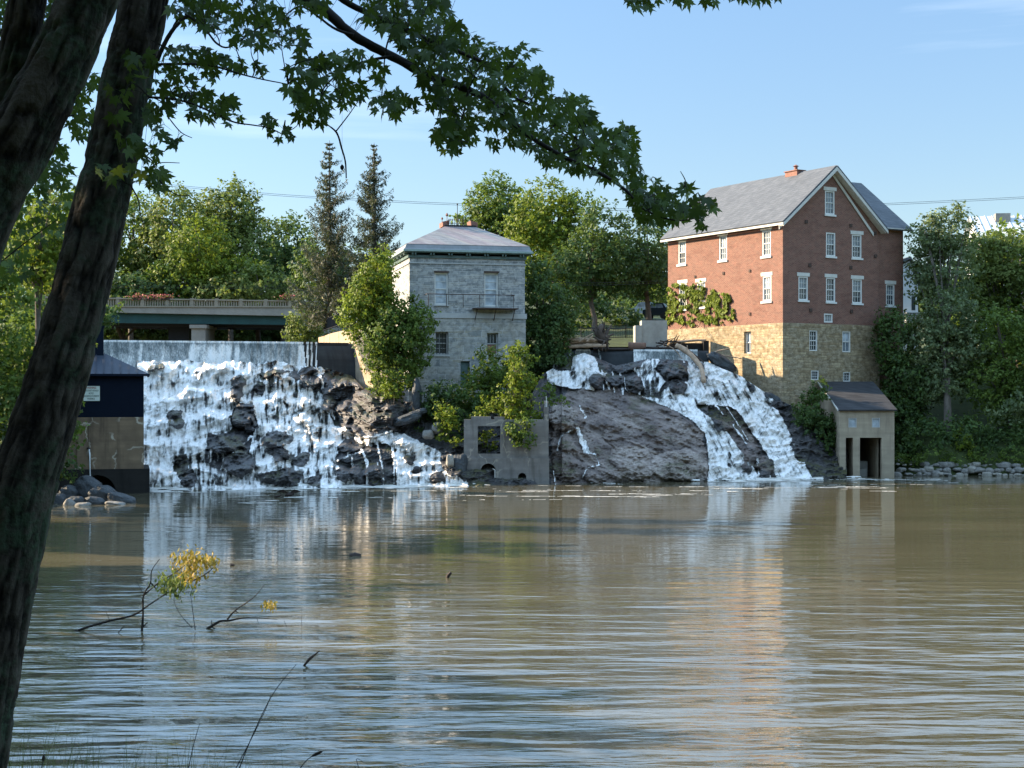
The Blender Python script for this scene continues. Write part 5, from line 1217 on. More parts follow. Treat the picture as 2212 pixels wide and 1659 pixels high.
tree('deciduous_tree', 'dark green maple with pale slanting trunk left of the mill', 'tree', 112, [(1300, 500, 55, 60), (1275, 570, 70, 70), (1330, 580, 55, 65), (1240, 600, 50, 60)], 'dark', group=GM, trunk=(1283, 728), seed=63, trad=.2, leaf=(.13, .08), tuft=.8, tw=.24, per=16, dens=3.0)
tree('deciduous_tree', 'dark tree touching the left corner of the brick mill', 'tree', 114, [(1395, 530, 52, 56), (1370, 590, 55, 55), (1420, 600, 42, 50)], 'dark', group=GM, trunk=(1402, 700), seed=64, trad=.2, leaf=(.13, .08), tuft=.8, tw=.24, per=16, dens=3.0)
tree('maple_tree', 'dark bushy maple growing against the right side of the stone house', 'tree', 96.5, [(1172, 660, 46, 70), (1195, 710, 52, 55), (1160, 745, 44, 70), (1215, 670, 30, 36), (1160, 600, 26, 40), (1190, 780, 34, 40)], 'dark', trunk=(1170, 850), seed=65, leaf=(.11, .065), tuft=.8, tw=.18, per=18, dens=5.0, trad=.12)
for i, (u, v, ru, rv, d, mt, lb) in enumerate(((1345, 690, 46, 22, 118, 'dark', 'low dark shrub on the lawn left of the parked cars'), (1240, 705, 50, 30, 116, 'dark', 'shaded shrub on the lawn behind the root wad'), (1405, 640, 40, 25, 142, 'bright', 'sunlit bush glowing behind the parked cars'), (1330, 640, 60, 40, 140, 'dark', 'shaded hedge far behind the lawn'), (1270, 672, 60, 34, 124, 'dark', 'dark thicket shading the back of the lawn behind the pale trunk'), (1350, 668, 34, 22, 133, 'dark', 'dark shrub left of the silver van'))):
    tree('bush', lb, 'bush', d, [(u, v, ru, rv), (u+20, v+6, ru*.6, rv*.8)], mt, seed=70+i, trad=0, leaf=(.14, .09), tuft=.6, tw=.22, per=15, dens=2.8)  # dark thicket and last shrub added to darken the lawn gap
# hedge line of hill trees closing the gaps behind the village
for i, (u, v, ru, rv, d, lb) in enumerate(((1500, 600, 120, 110, 175, 'distant tree hidden behind the brick mill'), (1330, 600, 90, 90, 170, 'distant dark tree low in the gap left of the brick mill'), (960, 620, 110, 80, 172, 'distant tree behind the stone house'), (1230, 620, 90, 90, 168, 'distant dark tree behind the sunlit maple'), (2060, 640, 110, 70, 165, 'distant tree behind the right bank'))):
    tree('deciduous_tree', lb, 'tree', d, [(u, v, ru, rv), (u-50, v+30, ru*.7, rv*.8)], 'dark', seed=80+i, group='far hill trees', trad=.3, **far)
# bushes below the stone house
bs = dict(leaf=(.10, .06), tuft=.55, tw=.17, per=18, dens=5.5, trad=0)
tree('bush', 'dark green bush climbing the lower right front of the stone house', 'bush', 90.3, [(1060, 800, 42, 46), (1030, 850, 50, 40), (1090, 840, 50, 50), (1120, 800, 26, 40)], 'mid', seed=90, **bs)
tree('bush', 'dark bramble mass at the foot of the stone house', 'bush', 88.6, [(950, 870, 42, 40), (1000, 890, 44, 40), (930, 910, 34, 40), (985, 940, 36, 36), (960, 960, 30, 26)], 'dark', seed=91, **bs)
tree('bush', 'small sunlit bush on the rocks left of the concrete ruin', 'bush', 86.4, [(963, 890, 20, 18), (968, 915, 19, 20), (958, 935, 16, 14)], 'bright', seed=92, leaf=(.09, .055), tuft=.45, tw=.14, per=14, dens=7, trad=0)
tree('bush', 'tiny bright plant on the rock beside the ruin', 'bush', 85.6, [(980, 958, 9, 8), (988, 950, 6, 5)], 'bright', seed=93, leaf=(.07, .045), tuft=.3, tw=.1, per=10, dens=9, trad=0)
tree('sapling', 'tall bright sunlit sapling growing out of the concrete ruin', 'sapling', 85.9, [(1112, 800, 15, 40), (1125, 765, 12, 22), (1135, 770, 20, 9), (1108, 850, 30, 30), (1140, 825, 24, 14), (1105, 755, 8, 14), (1120, 885, 38, 26), (1140, 900, 24, 18), (1100, 900, 20, 16)], 'bright', trunk=(1115, 960), seed=94, leaf=(.10, .06), tuft=.6, tw=.13, per=14, dens=6, trad=.06)
tree('bush', 'bush spilling over the front wall of the concrete ruin', 'bush', 84.7, [(1128, 925, 30, 18), (1135, 950, 24, 17), (1112, 938, 20, 12)], 'mid', seed=95, leaf=(.09, .055), tuft=.45, tw=.13, per=14, dens=6, trad=0)
tree('bush', 'thin yellowish shrub at the top left of the concrete ruin', 'bush', 86.6, [(1052, 862, 16, 14), (1062, 885, 22, 16), (1040, 900, 16, 8), (1075, 870, 12, 16)], 'bright', seed=96, leaf=(.085, .05), tuft=.4, tw=.12, per=12, dens=5, trad=0)
tree('bush', 'yellow-green bush seen through the square opening of the ruin', 'bush', 86.25, [(1054, 938, 16, 12), (1062, 958, 12, 12), (1044, 955, 8, 8)], 'bright', seed=97, leaf=(.085, .05), tuft=.35, tw=.12, per=12, dens=6, trad=0)
tree('bush', 'ferny growth hanging on the rocks right of the ruin', 'bush', 88.2, [(1200, 868, 30, 12), (1180, 850, 16, 22)], 'mid', seed=98, leaf=(.09, .05), tuft=.4, tw=.13, per=12, dens=5, trad=0)
# right bank
rb_ = dict(leaf=(.12, .07), tuft=.7, tw=.24, per=16)
tree('ash_tree', 'tall airy pale green tree on the right bank beside the mill wing', 'tree', 101, [(2035, 510, 44, 56), (2000, 520, 34, 56), (2075, 505, 30, 58), (2050, 590, 60, 60), (1995, 600, 36, 50)], 'bluegreen', trunk=(2042, 985, -5), seed=101, gap=.36, dens=4.6, trad=.26, **rb_)
tree('ash_tree', 'sparse tree with thin branches in front of the white house', 'tree', 105, [(2150, 545, 50, 46), (2200, 570, 50, 70), (2115, 560, 40, 54), (2165, 615, 66, 44), (2120, 640, 50, 40)], 'olive', trunk=(2140, 900), seed=102, gap=.34, dens=5.0, trad=.2, **rb_)
tree('deciduous_tree', 'leafy mid bank tree below the airy crown with pale lit leaves', 'tree', 98.5, [(2050, 690, 66, 60), (2010, 740, 52, 56), (2085, 760, 60, 60), (2040, 820, 60, 50)], 'bluegreen', trunk=(2046, 988, -2), seed=103, dens=5.0, trad=.2, gap=.2, **rb_)
tree('deciduous_tree', 'dark spreading tree at the far right edge of the bank', 'tree', 98, [(2160, 720, 66, 60), (2200, 790, 60, 60), (2140, 830, 60, 60), (2185, 880, 60, 50)], 'mid', trunk=(2180, 985), seed=104, dens=3.6, trad=.2, **rb_)
tree('bush', 'dark shaded thicket behind the mill shed', 'bush', 99, [(1930, 740, 38, 70), (1955, 830, 44, 70), (1925, 900, 40, 70), (1965, 920, 40, 60)], 'dark', seed=105, trad=0, dens=5.5, **rb_)
tree('bush', 'dark undergrowth along the right shore behind the stones', 'bush', 96.5, [(2000, 950, 50, 44), (1955, 975, 30, 26), (2080, 945, 60, 50), (2150, 960, 60, 38), (2210, 960, 50, 40), (2100, 985, 50, 16), (2020, 988, 40, 14)], 'dark', seed=106, trad=0, dens=4.2, **rb_)
tree('bush', 'small yellow-green bush beside the pale trunk on the right shore', 'bush', 95.2, [(2078, 950, 20, 22), (2088, 975, 18, 14)], 'bright', seed=107, trad=0, leaf=(.08, .05), tuft=.4, tw=.13, per=12, dens=6)
tree('bush', 'lower olive bush at the right end of the shore', 'bush', 96, [(2170, 900, 40, 30), (2205, 860, 30, 30)], 'bluegreen', seed=108, trad=0, gap=.4, dens=3.4, **rb_)
tree('bush', 'low weeds right behind the stones of the right shore', 'bush', 95.0, [(1960, 990, 34, 12), (2010, 988, 40, 14), (2070, 990, 40, 13), (2130, 988, 40, 14), (2195, 985, 40, 16)], 'mid', seed=116, trad=0, dens=5, leaf=(.09, .05), tuft=.4, tw=.15, per=14)
# ivy at the shed
tree('ivy', 'dark ivy curtain on the wall between the right falls and the shed', 'ivy', 93.2, [(1745, 890, 30, 40), (1770, 850, 16, 30), (1760, 930, 38, 44), (1785, 940, 22, 50), (1770, 985, 34, 28)], 'dark', seed=109, trad=0, leaf=(.09, .06), tuft=.4, tw=.12, per=18, dens=7)
# climbing vine on the mill's sunny wall
r = np.random.default_rng(44); uu = r.uniform(1440, 1592, 11000); vv = r.uniform(592, 708, 11000)
pol = [[(1443, 612), (1470, 606), (1500, 625), (1478, 700), (1440, 702)], [(1470, 640), (1516, 605), (1530, 640), (1528, 690), (1490, 704), (1476, 690)], [(1526, 636), (1560, 632), (1574, 634), (1582, 662), (1586, 690), (1560, 692), (1545, 700), (1527, 690)]]
du = 30*(fbm(uu/14, vv/14, 0, 4, 3)-.5); k = np.zeros(len(uu), bool)
for p_ in pol: k |= inpoly(uu+du, vv+du, p_)
k &= (fbm(uu/8, vv/8, 0, 2, 66) > np.where(uu > 1528, .46, .53))
uu, vv = uu[k], vv[k]; C = []
vn_ = thing('climbing_vine', 'green creeper spreading over the lower left of the sunlit brick wall', 'vine', tuple(mill.location))
for a, b in zip(uu, vv):
    s, z = B.at(a, b, 'L', -.08); q = B.O+B.ey*s-B.ex*(.05+.16*r.random()); C.append((q.x, q.y, z))
C = np.array(C); nn = np.array(-B.ex)+r.normal(0, .45, C.shape)
V, f = leafquads(C, nn, .10, .075, r, np.array([0, 0, -1.0])); meshnp('leaves', V, f, LEAF['bright'], vn_)
m = MB()
for k_ in range(9):
    u0 = 1470+k_*11; pts = []
    for j in range(6):
        s, z = B.at(u0+r.uniform(-8, 8)-j*1.5*(k_-4), 712-j*18, 'L', -.04); q = B.O+B.ey*s-B.ex*.03; pts.append((q.x, q.y, z))
    m.tube(smooth_path(pts, 3), .018, 4)
m.build('stems', M['wood_log'], vn_)
# left bank behind the leaning trunks
lb_ = dict(leaf=(.12, .07), tuft=.7, tw=.22, per=16)
tree('maple_tree', 'sunlit yellow-green maple crown between the two leaning trunks', 'tree', 66, [(95, 500, 60, 60), (150, 470, 36, 60), (60, 560, 60, 60), (130, 590, 60, 60)], 'bright', trunk=(70, 860), seed=120, dens=3.4, trad=.16, **lb_)
tree('maple_tree', 'shaded maple at the far left edge of the picture', 'tree', 62, [(-40, 560, 70, 80), (10, 640, 60, 50), (-60, 450, 80, 80)], 'mid', trunk=(-30, 900), seed=121, dens=3.0, trad=.2, **lb_)
tree('bush', 'green thicket on the left bank beside the gatehouse', 'bush', 72, [(40, 740, 70, 60), (110, 800, 60, 70), (60, 880, 80, 80), (-20, 850, 70, 90), (120, 930, 50, 60), (150, 770, 40, 40)], 'mid', seed=122, trad=0, dens=3.6, **lb_)
tree('bush', 'dark low bush at the waterside left of the gatehouse', 'bush', 72.5, [(100, 1000, 50, 30), (150, 1020, 22, 16), (40, 1000, 50, 50)], 'dark', seed=123, trad=0, dens=4, **lb_)
tree('bush', 'green bush with branches reaching over the gatehouse vent tower', 'bush', 82, [(235, 680, 26, 22), (215, 690, 22, 26), (160, 690, 50, 36)], 'dark', seed=124, trad=0, dens=4.4, **lb_)
# riverbank trees outside the frame on the left: they stand between the low sun and the river
rr = random.Random(8)
for i, (x, y, h_, rd) in enumerate(((-31, 88, 8, 4.0), (-34, 79, 8.5, 4.4), (-36, 70, 9, 4.0), (-34, 57, 11, 4.2), (-36, 46, 10, 4.0), (-27, 37, 11, 4.0), (-29, 26, 13, 5.0), (-21, 19, 13, 4.8), (-42, 97, 8, 4.5), (-46, 83, 9, 4.5), (-45, 62, 11, 4.4), (-44, 34, 14, 5))):
    zb_ = float(gz(x, y)); dirs = ['nearest', 'second', 'third', 'fourth', 'fifth', 'sixth', 'seventh', 'eighth', 'ninth', 'tenth', 'eleventh', 'twelfth']
    tree('bank_tree', f'tall left bank tree outside the frame, {dirs[i]} of its row', 'tree', 0, [(x, y, zb_+h_*.62, rd, rd, h_*.32), (x+1.5, y-1.5, zb_+h_*.42, rd*.8, rd*.8, h_*.25)], 'mid', world=True, seed=140+i, group='trees lining the left bank', trad=.25, leaf=(.28, .19), tuft=1.2, tw=.4, per=12, dens=1.1)
for i, (x, y) in enumerate(((40, 99), (46, 103), (43, 93), (37, 108))):
    zb_ = float(gz(x, y)); tree('bank_tree', ['broad tree just outside the frame at the right bank', 'tree further right behind the bank outside the frame', 'waterside tree outside the frame on the right', 'tree outside the frame behind the right bank tree line'][i], 'tree', 0, [(x, y, zb_+6, 4.2, 4.2, 4.5), (x-1.5, y-1, zb_+2.6, 3.6, 3.4, 2.8)], 'mid', world=True, seed=190+i, group='trees on the right bank outside the frame', trad=.25, leaf=(.2, .13), tuft=.9, tw=.3, per=14, dens=1.8)
# canopy of the neighbours over the viewpoint
for i, (x, y, z, rx, rz) in enumerate(((-15, 12, 11, 6, 4.5), (-12, 3, 12, 6, 4), (-22, 17, 9, 5.5, 5), (-10, 19, 15.5, 4.5, 3.0), (-4, -3, 10.5, 6, 3.5), (5, -5, 11, 6, 4), (1, -1, 13.5, 6, 3.0), (-3, -11, 7, 6, 5))):
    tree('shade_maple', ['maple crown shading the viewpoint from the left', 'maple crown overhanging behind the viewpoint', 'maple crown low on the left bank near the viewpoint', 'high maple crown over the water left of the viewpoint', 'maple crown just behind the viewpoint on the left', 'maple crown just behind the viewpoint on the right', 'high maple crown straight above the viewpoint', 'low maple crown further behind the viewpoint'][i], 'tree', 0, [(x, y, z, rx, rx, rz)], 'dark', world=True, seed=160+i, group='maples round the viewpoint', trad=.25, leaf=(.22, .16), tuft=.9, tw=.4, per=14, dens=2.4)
print('LEAVES', NL[0])
# ================================================================== rocks
def boulder_mesh(seed, n=20, flat=.6):
    th = np.linspace(0, math.pi, n); ph = np.linspace(0, 2*math.pi, 2*n, endpoint=False); TT, PP = np.meshgrid(th, ph, indexing='ij')
    d = np.stack([np.sin(TT)*np.cos(PP), np.sin(TT)*np.sin(PP), np.cos(TT)], -1)
    d = np.sign(d)*np.abs(d)**.72
    r_ = 1+.55*(fbm(d[..., 0]*1.1+seed, d[..., 1]*1.1, d[..., 2]*1.1, 3, seed)-.5)+.25*(ridge(d[..., 0]*1.8, d[..., 1]*1.8, d[..., 2]*2.5+seed, 2, seed)-.6)
    return d*r_[..., None]*[1, .8, flat]
stone_mats = {}
def stone(label, u, v, wpx, hpx, d, seed, mat, grp=None, yaw=0.0, tilt=0.0, name='boulder'):
    c = P(u, v, d); k = d/F; Vb = boulder_mesh(seed, 14 if wpx < 40 else 26, .75)
    Vb = Vb*[wpx*k/2, max(wpx, hpx)*k/2, hpx*k/2/.62]
    cy, sy_ = math.cos(yaw), math.sin(yaw); ct, st = math.cos(tilt), math.sin(tilt)
    Vb = Vb@np.array([[ct, 0, -st], [0, 1, 0], [st, 0, ct]]); Vb = Vb@np.array([[cy, sy_, 0], [-sy_, cy, 0], [0, 0, 1]])
    o = meshnp(name, Vb, gridfaces(*Vb.shape[:2], wrap=True), mat, smooth=wpx > 40, attrs=None); o.location = c
    return tag(o, label, 'boulder', grp)
M['shore_stone'] = mat_plain('grey_shore_stone', (.20, .19, .17), .85, .45, 1.6, .8, .05)
M['shore_pale'] = mat_plain('pale_shore_stone', (.27, .25, .21), .85, .35, 1.6, .8, .05)
M['slab_dark'] = mat_plain('dark_slate_boulder', (.05, .055, .058), .6, .45, 1.3, .9, .08)
rr = random.Random(21)
cols = ['grey', 'flat grey', 'dark grey', 'squarish grey']
n_ = 0
for row, (v0, y0, nst, sc_) in enumerate(((1026, 93.4, 30, 1.0), (1016, 94.0, 26, 1.15), (1005, 94.7, 20, 1.2), (996, 95.4, 12, 1.3))):
    for k in range(nst):
        u = 1935+(k+.5)*280/nst+rr.uniform(-4, 4)
        if row == 3 and u > 2150: continue
        wd = rr.choice((7, 9, 12, 15, 19, 26))*rr.uniform(.8, 1.15)*sc_; h_ = min(13, wd*rr.uniform(.32, .62))
        if rr.random() < .12: continue
        nm = ['waterline', 'second', 'third', 'top'][row]
        pale = (row == 0 and u > 2060) or rr.random() < .18
        stone(f'one of the {"pale" if pale else "grey"} stones in the {nm} row along the right shore', u, v0+rr.uniform(-2.5, 2.5), wd, h_, y0+rr.uniform(-.2, .2), rr.randrange(1, 9), M['shore_pale' if pale else 'shore_stone'], f'{"pale" if pale else "grey"} stones in the {nm} row of the right shore', rr.uniform(0, 3)); n_ += 1
for (u, v, w_, h_, lb) in ((2150, 1000, 60, 7, 'long flat pale slab on the grass of the right shore'), (2108, 1006, 26, 8, 'flat pale slab behind the middle of the right shore stones'), (2065, 1001, 34, 12, 'pale block at the foot of the pale trunk on the right shore')):
    stone(lb, u, v, w_, h_, 95.6, 4, M['shore_pale'])
Lst = [(262, 1078, 60, 16, 70.6, 'long dark slab nearest the gatehouse plinth in the left shore rocks', .25), (225, 1072, 62, 26, 71.0, 'big tilted dark slab left of the plinth arch', .35), (196, 1058, 66, 30, 72.0, 'largest leaning dark slab against the gatehouse block', .7), (250, 1090, 40, 9, 69.3, 'pale pointed flat stone at the water edge below the left bank', .1),
       (205, 1085, 42, 16, 69.6, 'rounded dark stone in the middle of the left shore rocks', .1), (165, 1084, 34, 18, 69.4, 'grey angular stone left of centre in the left shore rocks', .0), (180, 1093, 32, 10, 68.6, 'pale flat stone awash beside the left trunk', .0), (150, 1090, 24, 16, 68.8, 'pale triangular stone closest to the front trunk', .5),
       (150, 1066, 40, 22, 71.5, 'mossy dark stone above the left shore rocks', .2), (215, 1098, 22, 6, 68.3, 'small pale stone half under water by the left shore', .0), (125, 1080, 30, 20, 70, 'dark stone mostly behind the front trunk', .1), (235, 1062, 34, 14, 72.2, 'dark wedge stone under the plinth arch', .5)]
for i, (u, v, w_, h_, d, lb, tl) in enumerate(Lst): stone(lb, u, v, w_, h_*1.15, d, i % 7+1, M['shore_stone' if 'pale' in lb else 'slab_dark'], tilt=tl)
stone('long dark slab lying on the rocks below the stone house', 880, 905, 62, 16, 87.2, 3, M['slab_dark'], tilt=-.32, name='rock_slab')
stone('second dark slab leaning behind the long slab below the stone house', 900, 893, 48, 12, 88.0, 5, M['slab_dark'], tilt=-.38, name='rock_slab')
stone('upright dark rock post beside the bramble below the stone house', 900, 860, 20, 60, 88.5, 2, M['slab_dark'], name='rock_slab')
stone('brown rounded boulder between the left cascade and bramble', 925, 938, 24, 16, 86.6, 6, M['shore_stone'])
stone('grey rounded boulder left of the small sunlit bush', 945, 925, 26, 18, 86.8, 2, M['shore_stone'])
stone('broken concrete lump standing in the water left of the ruin', 972, 996, 16, 24, 84.4, 1, M['shore_pale'])
stone('dark brown boulder filling the gap between cascade and ruin', 992, 1015, 34, 50, 84.8, 7, M['slab_dark'])
stone('rounded grey rock inside the arch of the ruin', 1054, 1026, 32, 30, 85.95, 3, M['shore_stone'])
# ================================================================== driftwood
def log(label, pts, d, rad, mat='wood_log', name='driftwood_log', group=None, jit=.12, seed=1):
    A = [P(p[0], p[1], p[2] if len(p) > 2 else d) for p in pts]; A = smooth_path(A, 4); n = len(A)
    if hasattr(rad, '__len__'): rd = np.interp(np.linspace(0, 1, n), np.linspace(0, 1, len(rad)), rad)
    else: rd = np.linspace(rad, rad*.6, n)
    m = MB(); m.tube(A, list(rd), 8, jit=jit, seed=seed); return tag(m.build(name, M[mat], smooth=True), label, 'driftwood', group)
def PT4(x, y): return (1151.9+x/4.3205, 685.7+y/4.3205)
dlg = log('big bleached forked trunk hanging over the right falls', [PT4(1335, 262)+(96.9,), PT4(1400, 295)+(96.6,), PT4(1460, 340)+(96.2,), PT4(1520, 400)+(95.6,), PT4(1562, 460)+(95.0,), PT4(1580, 520)+(94.4,), PT4(1592, 600)+(93.8,)], 96, [.17, .19, .17, .16, .15, .14, .16])
log('thin dark branch lying along the big hanging trunk', [PT4(1440, 300)+(97,), PT4(1530, 370)+(96.4,), PT4(1590, 420)+(95.8,)], 96, .07, 'wood_dark')
log('long pale log lying on the dark beam at the mill foot', [PT4(1270, 238), PT4(1380, 226), PT4(1500, 214), PT4(1612, 212)], 98.6, [.08, .09, .08, .06])
log('grey branch pointing up-right from the sluice beam', [PT4(1620, 350), PT4(1700, 322), PT4(1760, 305), PT4(1838, 290)], 97.4, [.07, .06, .05, .02])
log('grey branch pointing right from the sluice beam', [PT4(1630, 370), PT4(1720, 356), PT4(1800, 358), PT4(1978, 392)], 97.2, [.08, .07, .05, .015])
log('stubby branch rising from the fork of the big trunk', [PT4(1437, 320), PT4(1437, 258)], 96.3, .045)
log('thin pale branch leaning over the right dam', [PT4(1270, 270), PT4(1330, 310), PT4(1390, 388)], 96.9, .035)
log('dark upright snag on the shadowed slab right of the dam', [PT4(1760, 440), PT4(1752, 392)], 96.6, .04, 'wood_dark')
log('brown squared plank lying on the dam crest', [PT4(888, 276), PT4(1050, 278)], 98.3, [.33, .30], 'plank', jit=.02)
log('long dark log along the top of the right dam', [PT4(560, 296), PT4(760, 298), PT4(900, 296)], 98.0, [.10, .09, .08], 'wood_dark')
log('dark log along the dam crest under the branches', [PT4(1040, 296), PT4(1200, 292), PT4(1330, 288)], 98.0, [.10, .10, .07], 'wood_dark')
for i, (a, b, r_) in enumerate((((250, 262), (620, 250), .16), ((270, 240), (600, 215), .14), ((300, 215), (560, 205), .12), ((330, 275), (680, 262), .13), ((290, 225), (420, 175), .06), ((420, 230), (560, 150), .05), ((500, 225), (560, 170), .06))):
    log(['widest pink-grey log at the bottom of the root wad pile', 'second pale log of the root wad pile', 'upper pale log of the root wad pile', 'front log of the root wad pile reaching right', 'curved branch at the left end of the root wad pile', 'bleached spike branch rising from the root wad pile', 'short pale stub beside the root wad'][i], [PT4(*a), PT4((a[0]+b[0])/2, (a[1]+b[1])/2-4), PT4(*b)], 97.2-.15*i, [r_, r_*1.1, r_*.7], group='logs jammed on the left of the right dam', seed=i+2, jit=.2)
rg = np.random.default_rng(9); m = MB(); c0 = P(*PT4(650, 215), 97.3)
for k in range(34):
    a = rg.uniform(0, 2*math.pi); L_ = rg.uniform(.5, 1.35); e = c0+Vector((math.cos(a)*.75*L_*.9+rg.uniform(-.1, .1), rg.uniform(-.7, .5), math.sin(a)*L_*1.0+.2))
    md = c0.lerp(e, .55)+Vector(rg.uniform(-.15, .15, 3)); m.tube(smooth_path([c0+Vector(rg.uniform(-.25, .25, 3)), md, e], 3), [.15, .13, .10, .08, .06, .04, .015], 6, jit=.25, seed=k)
e = P(*PT4(640, 70), 97.2); m.tube(smooth_path([c0, P(*PT4(615, 140), 97.0), e], 3), [.30, .30, .27, .24, .22, .20, .12], 8, jit=.2)
tag(m.build('root_wad', mat_plain('dark_root_wood', (.10, .075, .06), .9, .5, 4, .8, .03), smooth=True), 'upturned tangled root wad stranded on the right dam', 'root')
m = MB()
for k in range(26):
    a = P(*PT4(rg.uniform(1120, 1380), rg.uniform(215, 285)), rg.uniform(97.6, 98.8)); an = rg.normal(0, .5); L_ = rg.uniform(.3, 1.1)
    m.tube([a, a+Vector((math.cos(an)*L_, rg.uniform(-.3, .3), math.sin(an)*L_+.05))], [.045, .015], 5)
tag(m.build('brush_pile', M['wood_dark']), 'tangle of dark sticks caught where the dam meets the mill', 'brush')
stone('black shadowed rock slab sloping down right of the dam', 1560, 785, 66, 22, 97.0, 3, M['slab_dark'], tilt=.62, name='rock_slab')
stone('dark ledge below the corner of the mill', 1668, 862, 40, 16, 95.3, 5, M['slab_dark'], tilt=.5, name='rock_slab')
# debris on the pool
def onwater(v): return H*F/(v-850)
m = MB(); d = onwater(1248); m.tube([P(966, 1249, d), P(968, 1243, d), P(974, 1236, d)], [.05, .06, .045], 7); tag(m.build('floating_stick', M['wood_dark']), 'crooked dark stick standing out of the middle of the pool', 'driftwood')
m = MB(); d = onwater(1201); m.tube([P(755, 1201, d), P(765, 1199.5, d), P(780, 1200.5, d)], [.06, .11, .05], 7, jit=.3); tag(m.build('floating_log', M['wood_dark']), 'low dark log floating left of the crooked stick', 'driftwood')
m = MB(); d = onwater(1222); m.tube([P(498, 1222, d), P(506, 1221.5, d)], [.07, .05], 7); tag(m.build('floating_log', M['wood_dark']), 'tiny dark stub floating above the yellow leaved branch', 'driftwood')
def bird(label, u, v, s, wings):
    d = onwater(v); o = P(u, v, d); b = thing('waterbird', label, 'bird', tuple(o)); m = MB()
    m.tube([o+Vector((-.22*s, 0, .03)), o+Vector((-.1*s, 0, .06)), o+Vector((.08*s, 0, .07)), o+Vector((.2*s, 0, .09)), o+Vector((.27*s, 0, .19*s)), o+Vector((.33*s, 0, .20*s)), o+Vector((.42*s, 0, .18*s))], [.02, .08*s, .09*s, .06*s, .035*s, .04*s, .008], 8)
    m.build('body', M['wood_dark'], b, smooth=True)
    if wings:
        for sx in (-1, 1):
            m = MB(); a = o+Vector((0, 0, .12)); p1 = a+Vector((sx*.28, -.05, .22)); p2 = a+Vector((sx*.62, 0, .10)); m.slab([a, p1, p2, a+Vector((sx*.2, .2, .02))], (0, 0, .02)); m.build('wing', M['wood_dark'], b)
    return b
bird('dark waterbird with wings half spread in front of the left falls', 624, 1072, 1.0, True); bird('smaller dark waterbird swimming left of the winged one', 598, 1075, .7, False)
# ================================================================== fallen branches in the pool
d = onwater(1365)
def PB(x, y, dd=0): return P(x/2.953, 1097+y/2.953, d+dd)
fb = thing('fallen_branch', 'half sunken branch with yellow and olive leaves in the left of the pool', 'branch', tuple(PB(905, 785)))
m = MB()
for pts, r0, r1 in (([(455, 797), (560, 760), (700, 720), (850, 685), (950, 620), (1100, 525), (1300, 430), (1390, 350)], .032, .008), ([(905, 790), (912, 680), (915, 560), (960, 480), (968, 400), (1020, 325)], .03, .006), ([(915, 560), (1010, 480), (1130, 405), (1220, 330)], .02, .006),
                    ([(900, 775), (940, 730)], .02, .01), ([(755, 795), (800, 745)], .014, .006), ([(1245, 780), (1225, 620), (1220, 540), (1260, 460)], .01, .004), ([(1225, 765), (1150, 680), (1110, 590), (1125, 540)], .01, .004), ([(700, 720), (675, 660)], .008, .004), ([(910, 540), (870, 460), (880, 420)], .007, .003), ([(960, 480), (1000, 520), (960, 470)], .012, .005)):
    A = smooth_path([PB(x, y, -.15*math.sin(x*.01)) for x, y in pts], 4); m.tube(A, list(np.linspace(r0, r1, len(A))), 6, jit=.15)
m.build('stem', M['twig'], fb)
r = np.random.default_rng(77)
def leafcloud(cx, cy, rx, ry, n, mat, parent, l=.06, w_=.022):
    a = r.normal(0, .45, (n, 2)); C = np.array([tuple(PB(cx+p[0]*rx, cy+p[1]*ry, r.normal(0, .25))) for p in a])
    V, f = leafquads(C, r.normal(0, .6, C.shape)+[0, -.7, .4], l, w_, r, np.array([0, 0, -1.])); meshnp('leaves', V, f, LEAF[mat], parent)
leafcloud(1215, 345, 120, 80, 300, 'yellow', fb); leafcloud(1340, 350, 70, 50, 110, 'yellow', fb); leafcloud(1210, 440, 80, 60, 140, 'yellow', fb); leafcloud(1100, 490, 115, 85, 330, 'olive', fb)
d = onwater(1358)
f2 = thing('fallen_branch', 'dark low branch with a small tuft of pale leaves right of the yellow leaved one', 'branch', tuple(PB(1330, 770)))
m = MB()
for pts, r0, r1 in (([(1320, 775), (1400, 725), (1470, 718), (1540, 705), (1650, 703), (1770, 712)], .035, .006), ([(1450, 712), (1500, 655), (1620, 570), (1690, 485)], .024, .005), ([(1500, 655), (1520, 672)], .014, .008), ([(1352, 760), (1350, 715)], .014, .008), ([(1345, 755), (1372, 772)], .018, .01), ([(1640, 705), (1650, 745)], .007, .004), ([(1925, 790), (1922, 640)], .005, .003), ([(1830, 760), (1812, 720)], .006, .004)):
    A = smooth_path([PB(x, y) for x, y in pts], 4); m.tube(A, list(np.linspace(r0, r1, len(A))), 6, jit=.15)
m.build('stem', M['twig'], f2); leafcloud(1720, 622, 48, 40, 60, 'yellow', f2)
# ================================================================== near bank
r = np.random.default_rng(12)
n = 900; gx = r.uniform(-5.2, -2.0, n); gy = r.uniform(9.0, 14.5, n); gz0 = gz(gx, gy)
V, Fc = [], []
for x, y, z in zip(gx, gy, gz0):
    h_ = r.uniform(.7, 1.4)*(1.0-.10*(x+5)); a = r.uniform(0, 6.28); lean = r.uniform(.05, .45); b = len(V); px, py = math.cos(a+1.57)*.006, math.sin(a+1.57)*.006
    for t in (0, .35, .7, 1):
        q = (x+math.cos(a)*lean*t*t*h_, y+math.sin(a)*lean*t*t*h_, z+h_*t); w_ = 1-t*.95
        V.append((q[0]-px*w_, q[1]-py*w_, q[2])); V.append((q[0]+px*w_, q[1]+py*w_, q[2]))
    for k in range(3): Fc.append((b+2*k, b+2*k+1, b+2*k+3, b+2*k+2))
tag(meshnp('grass', np.array(V), np.array(Fc), LEAF['grass']), 'long grass on the near bank at the foot of the trunks', kind='stuff')
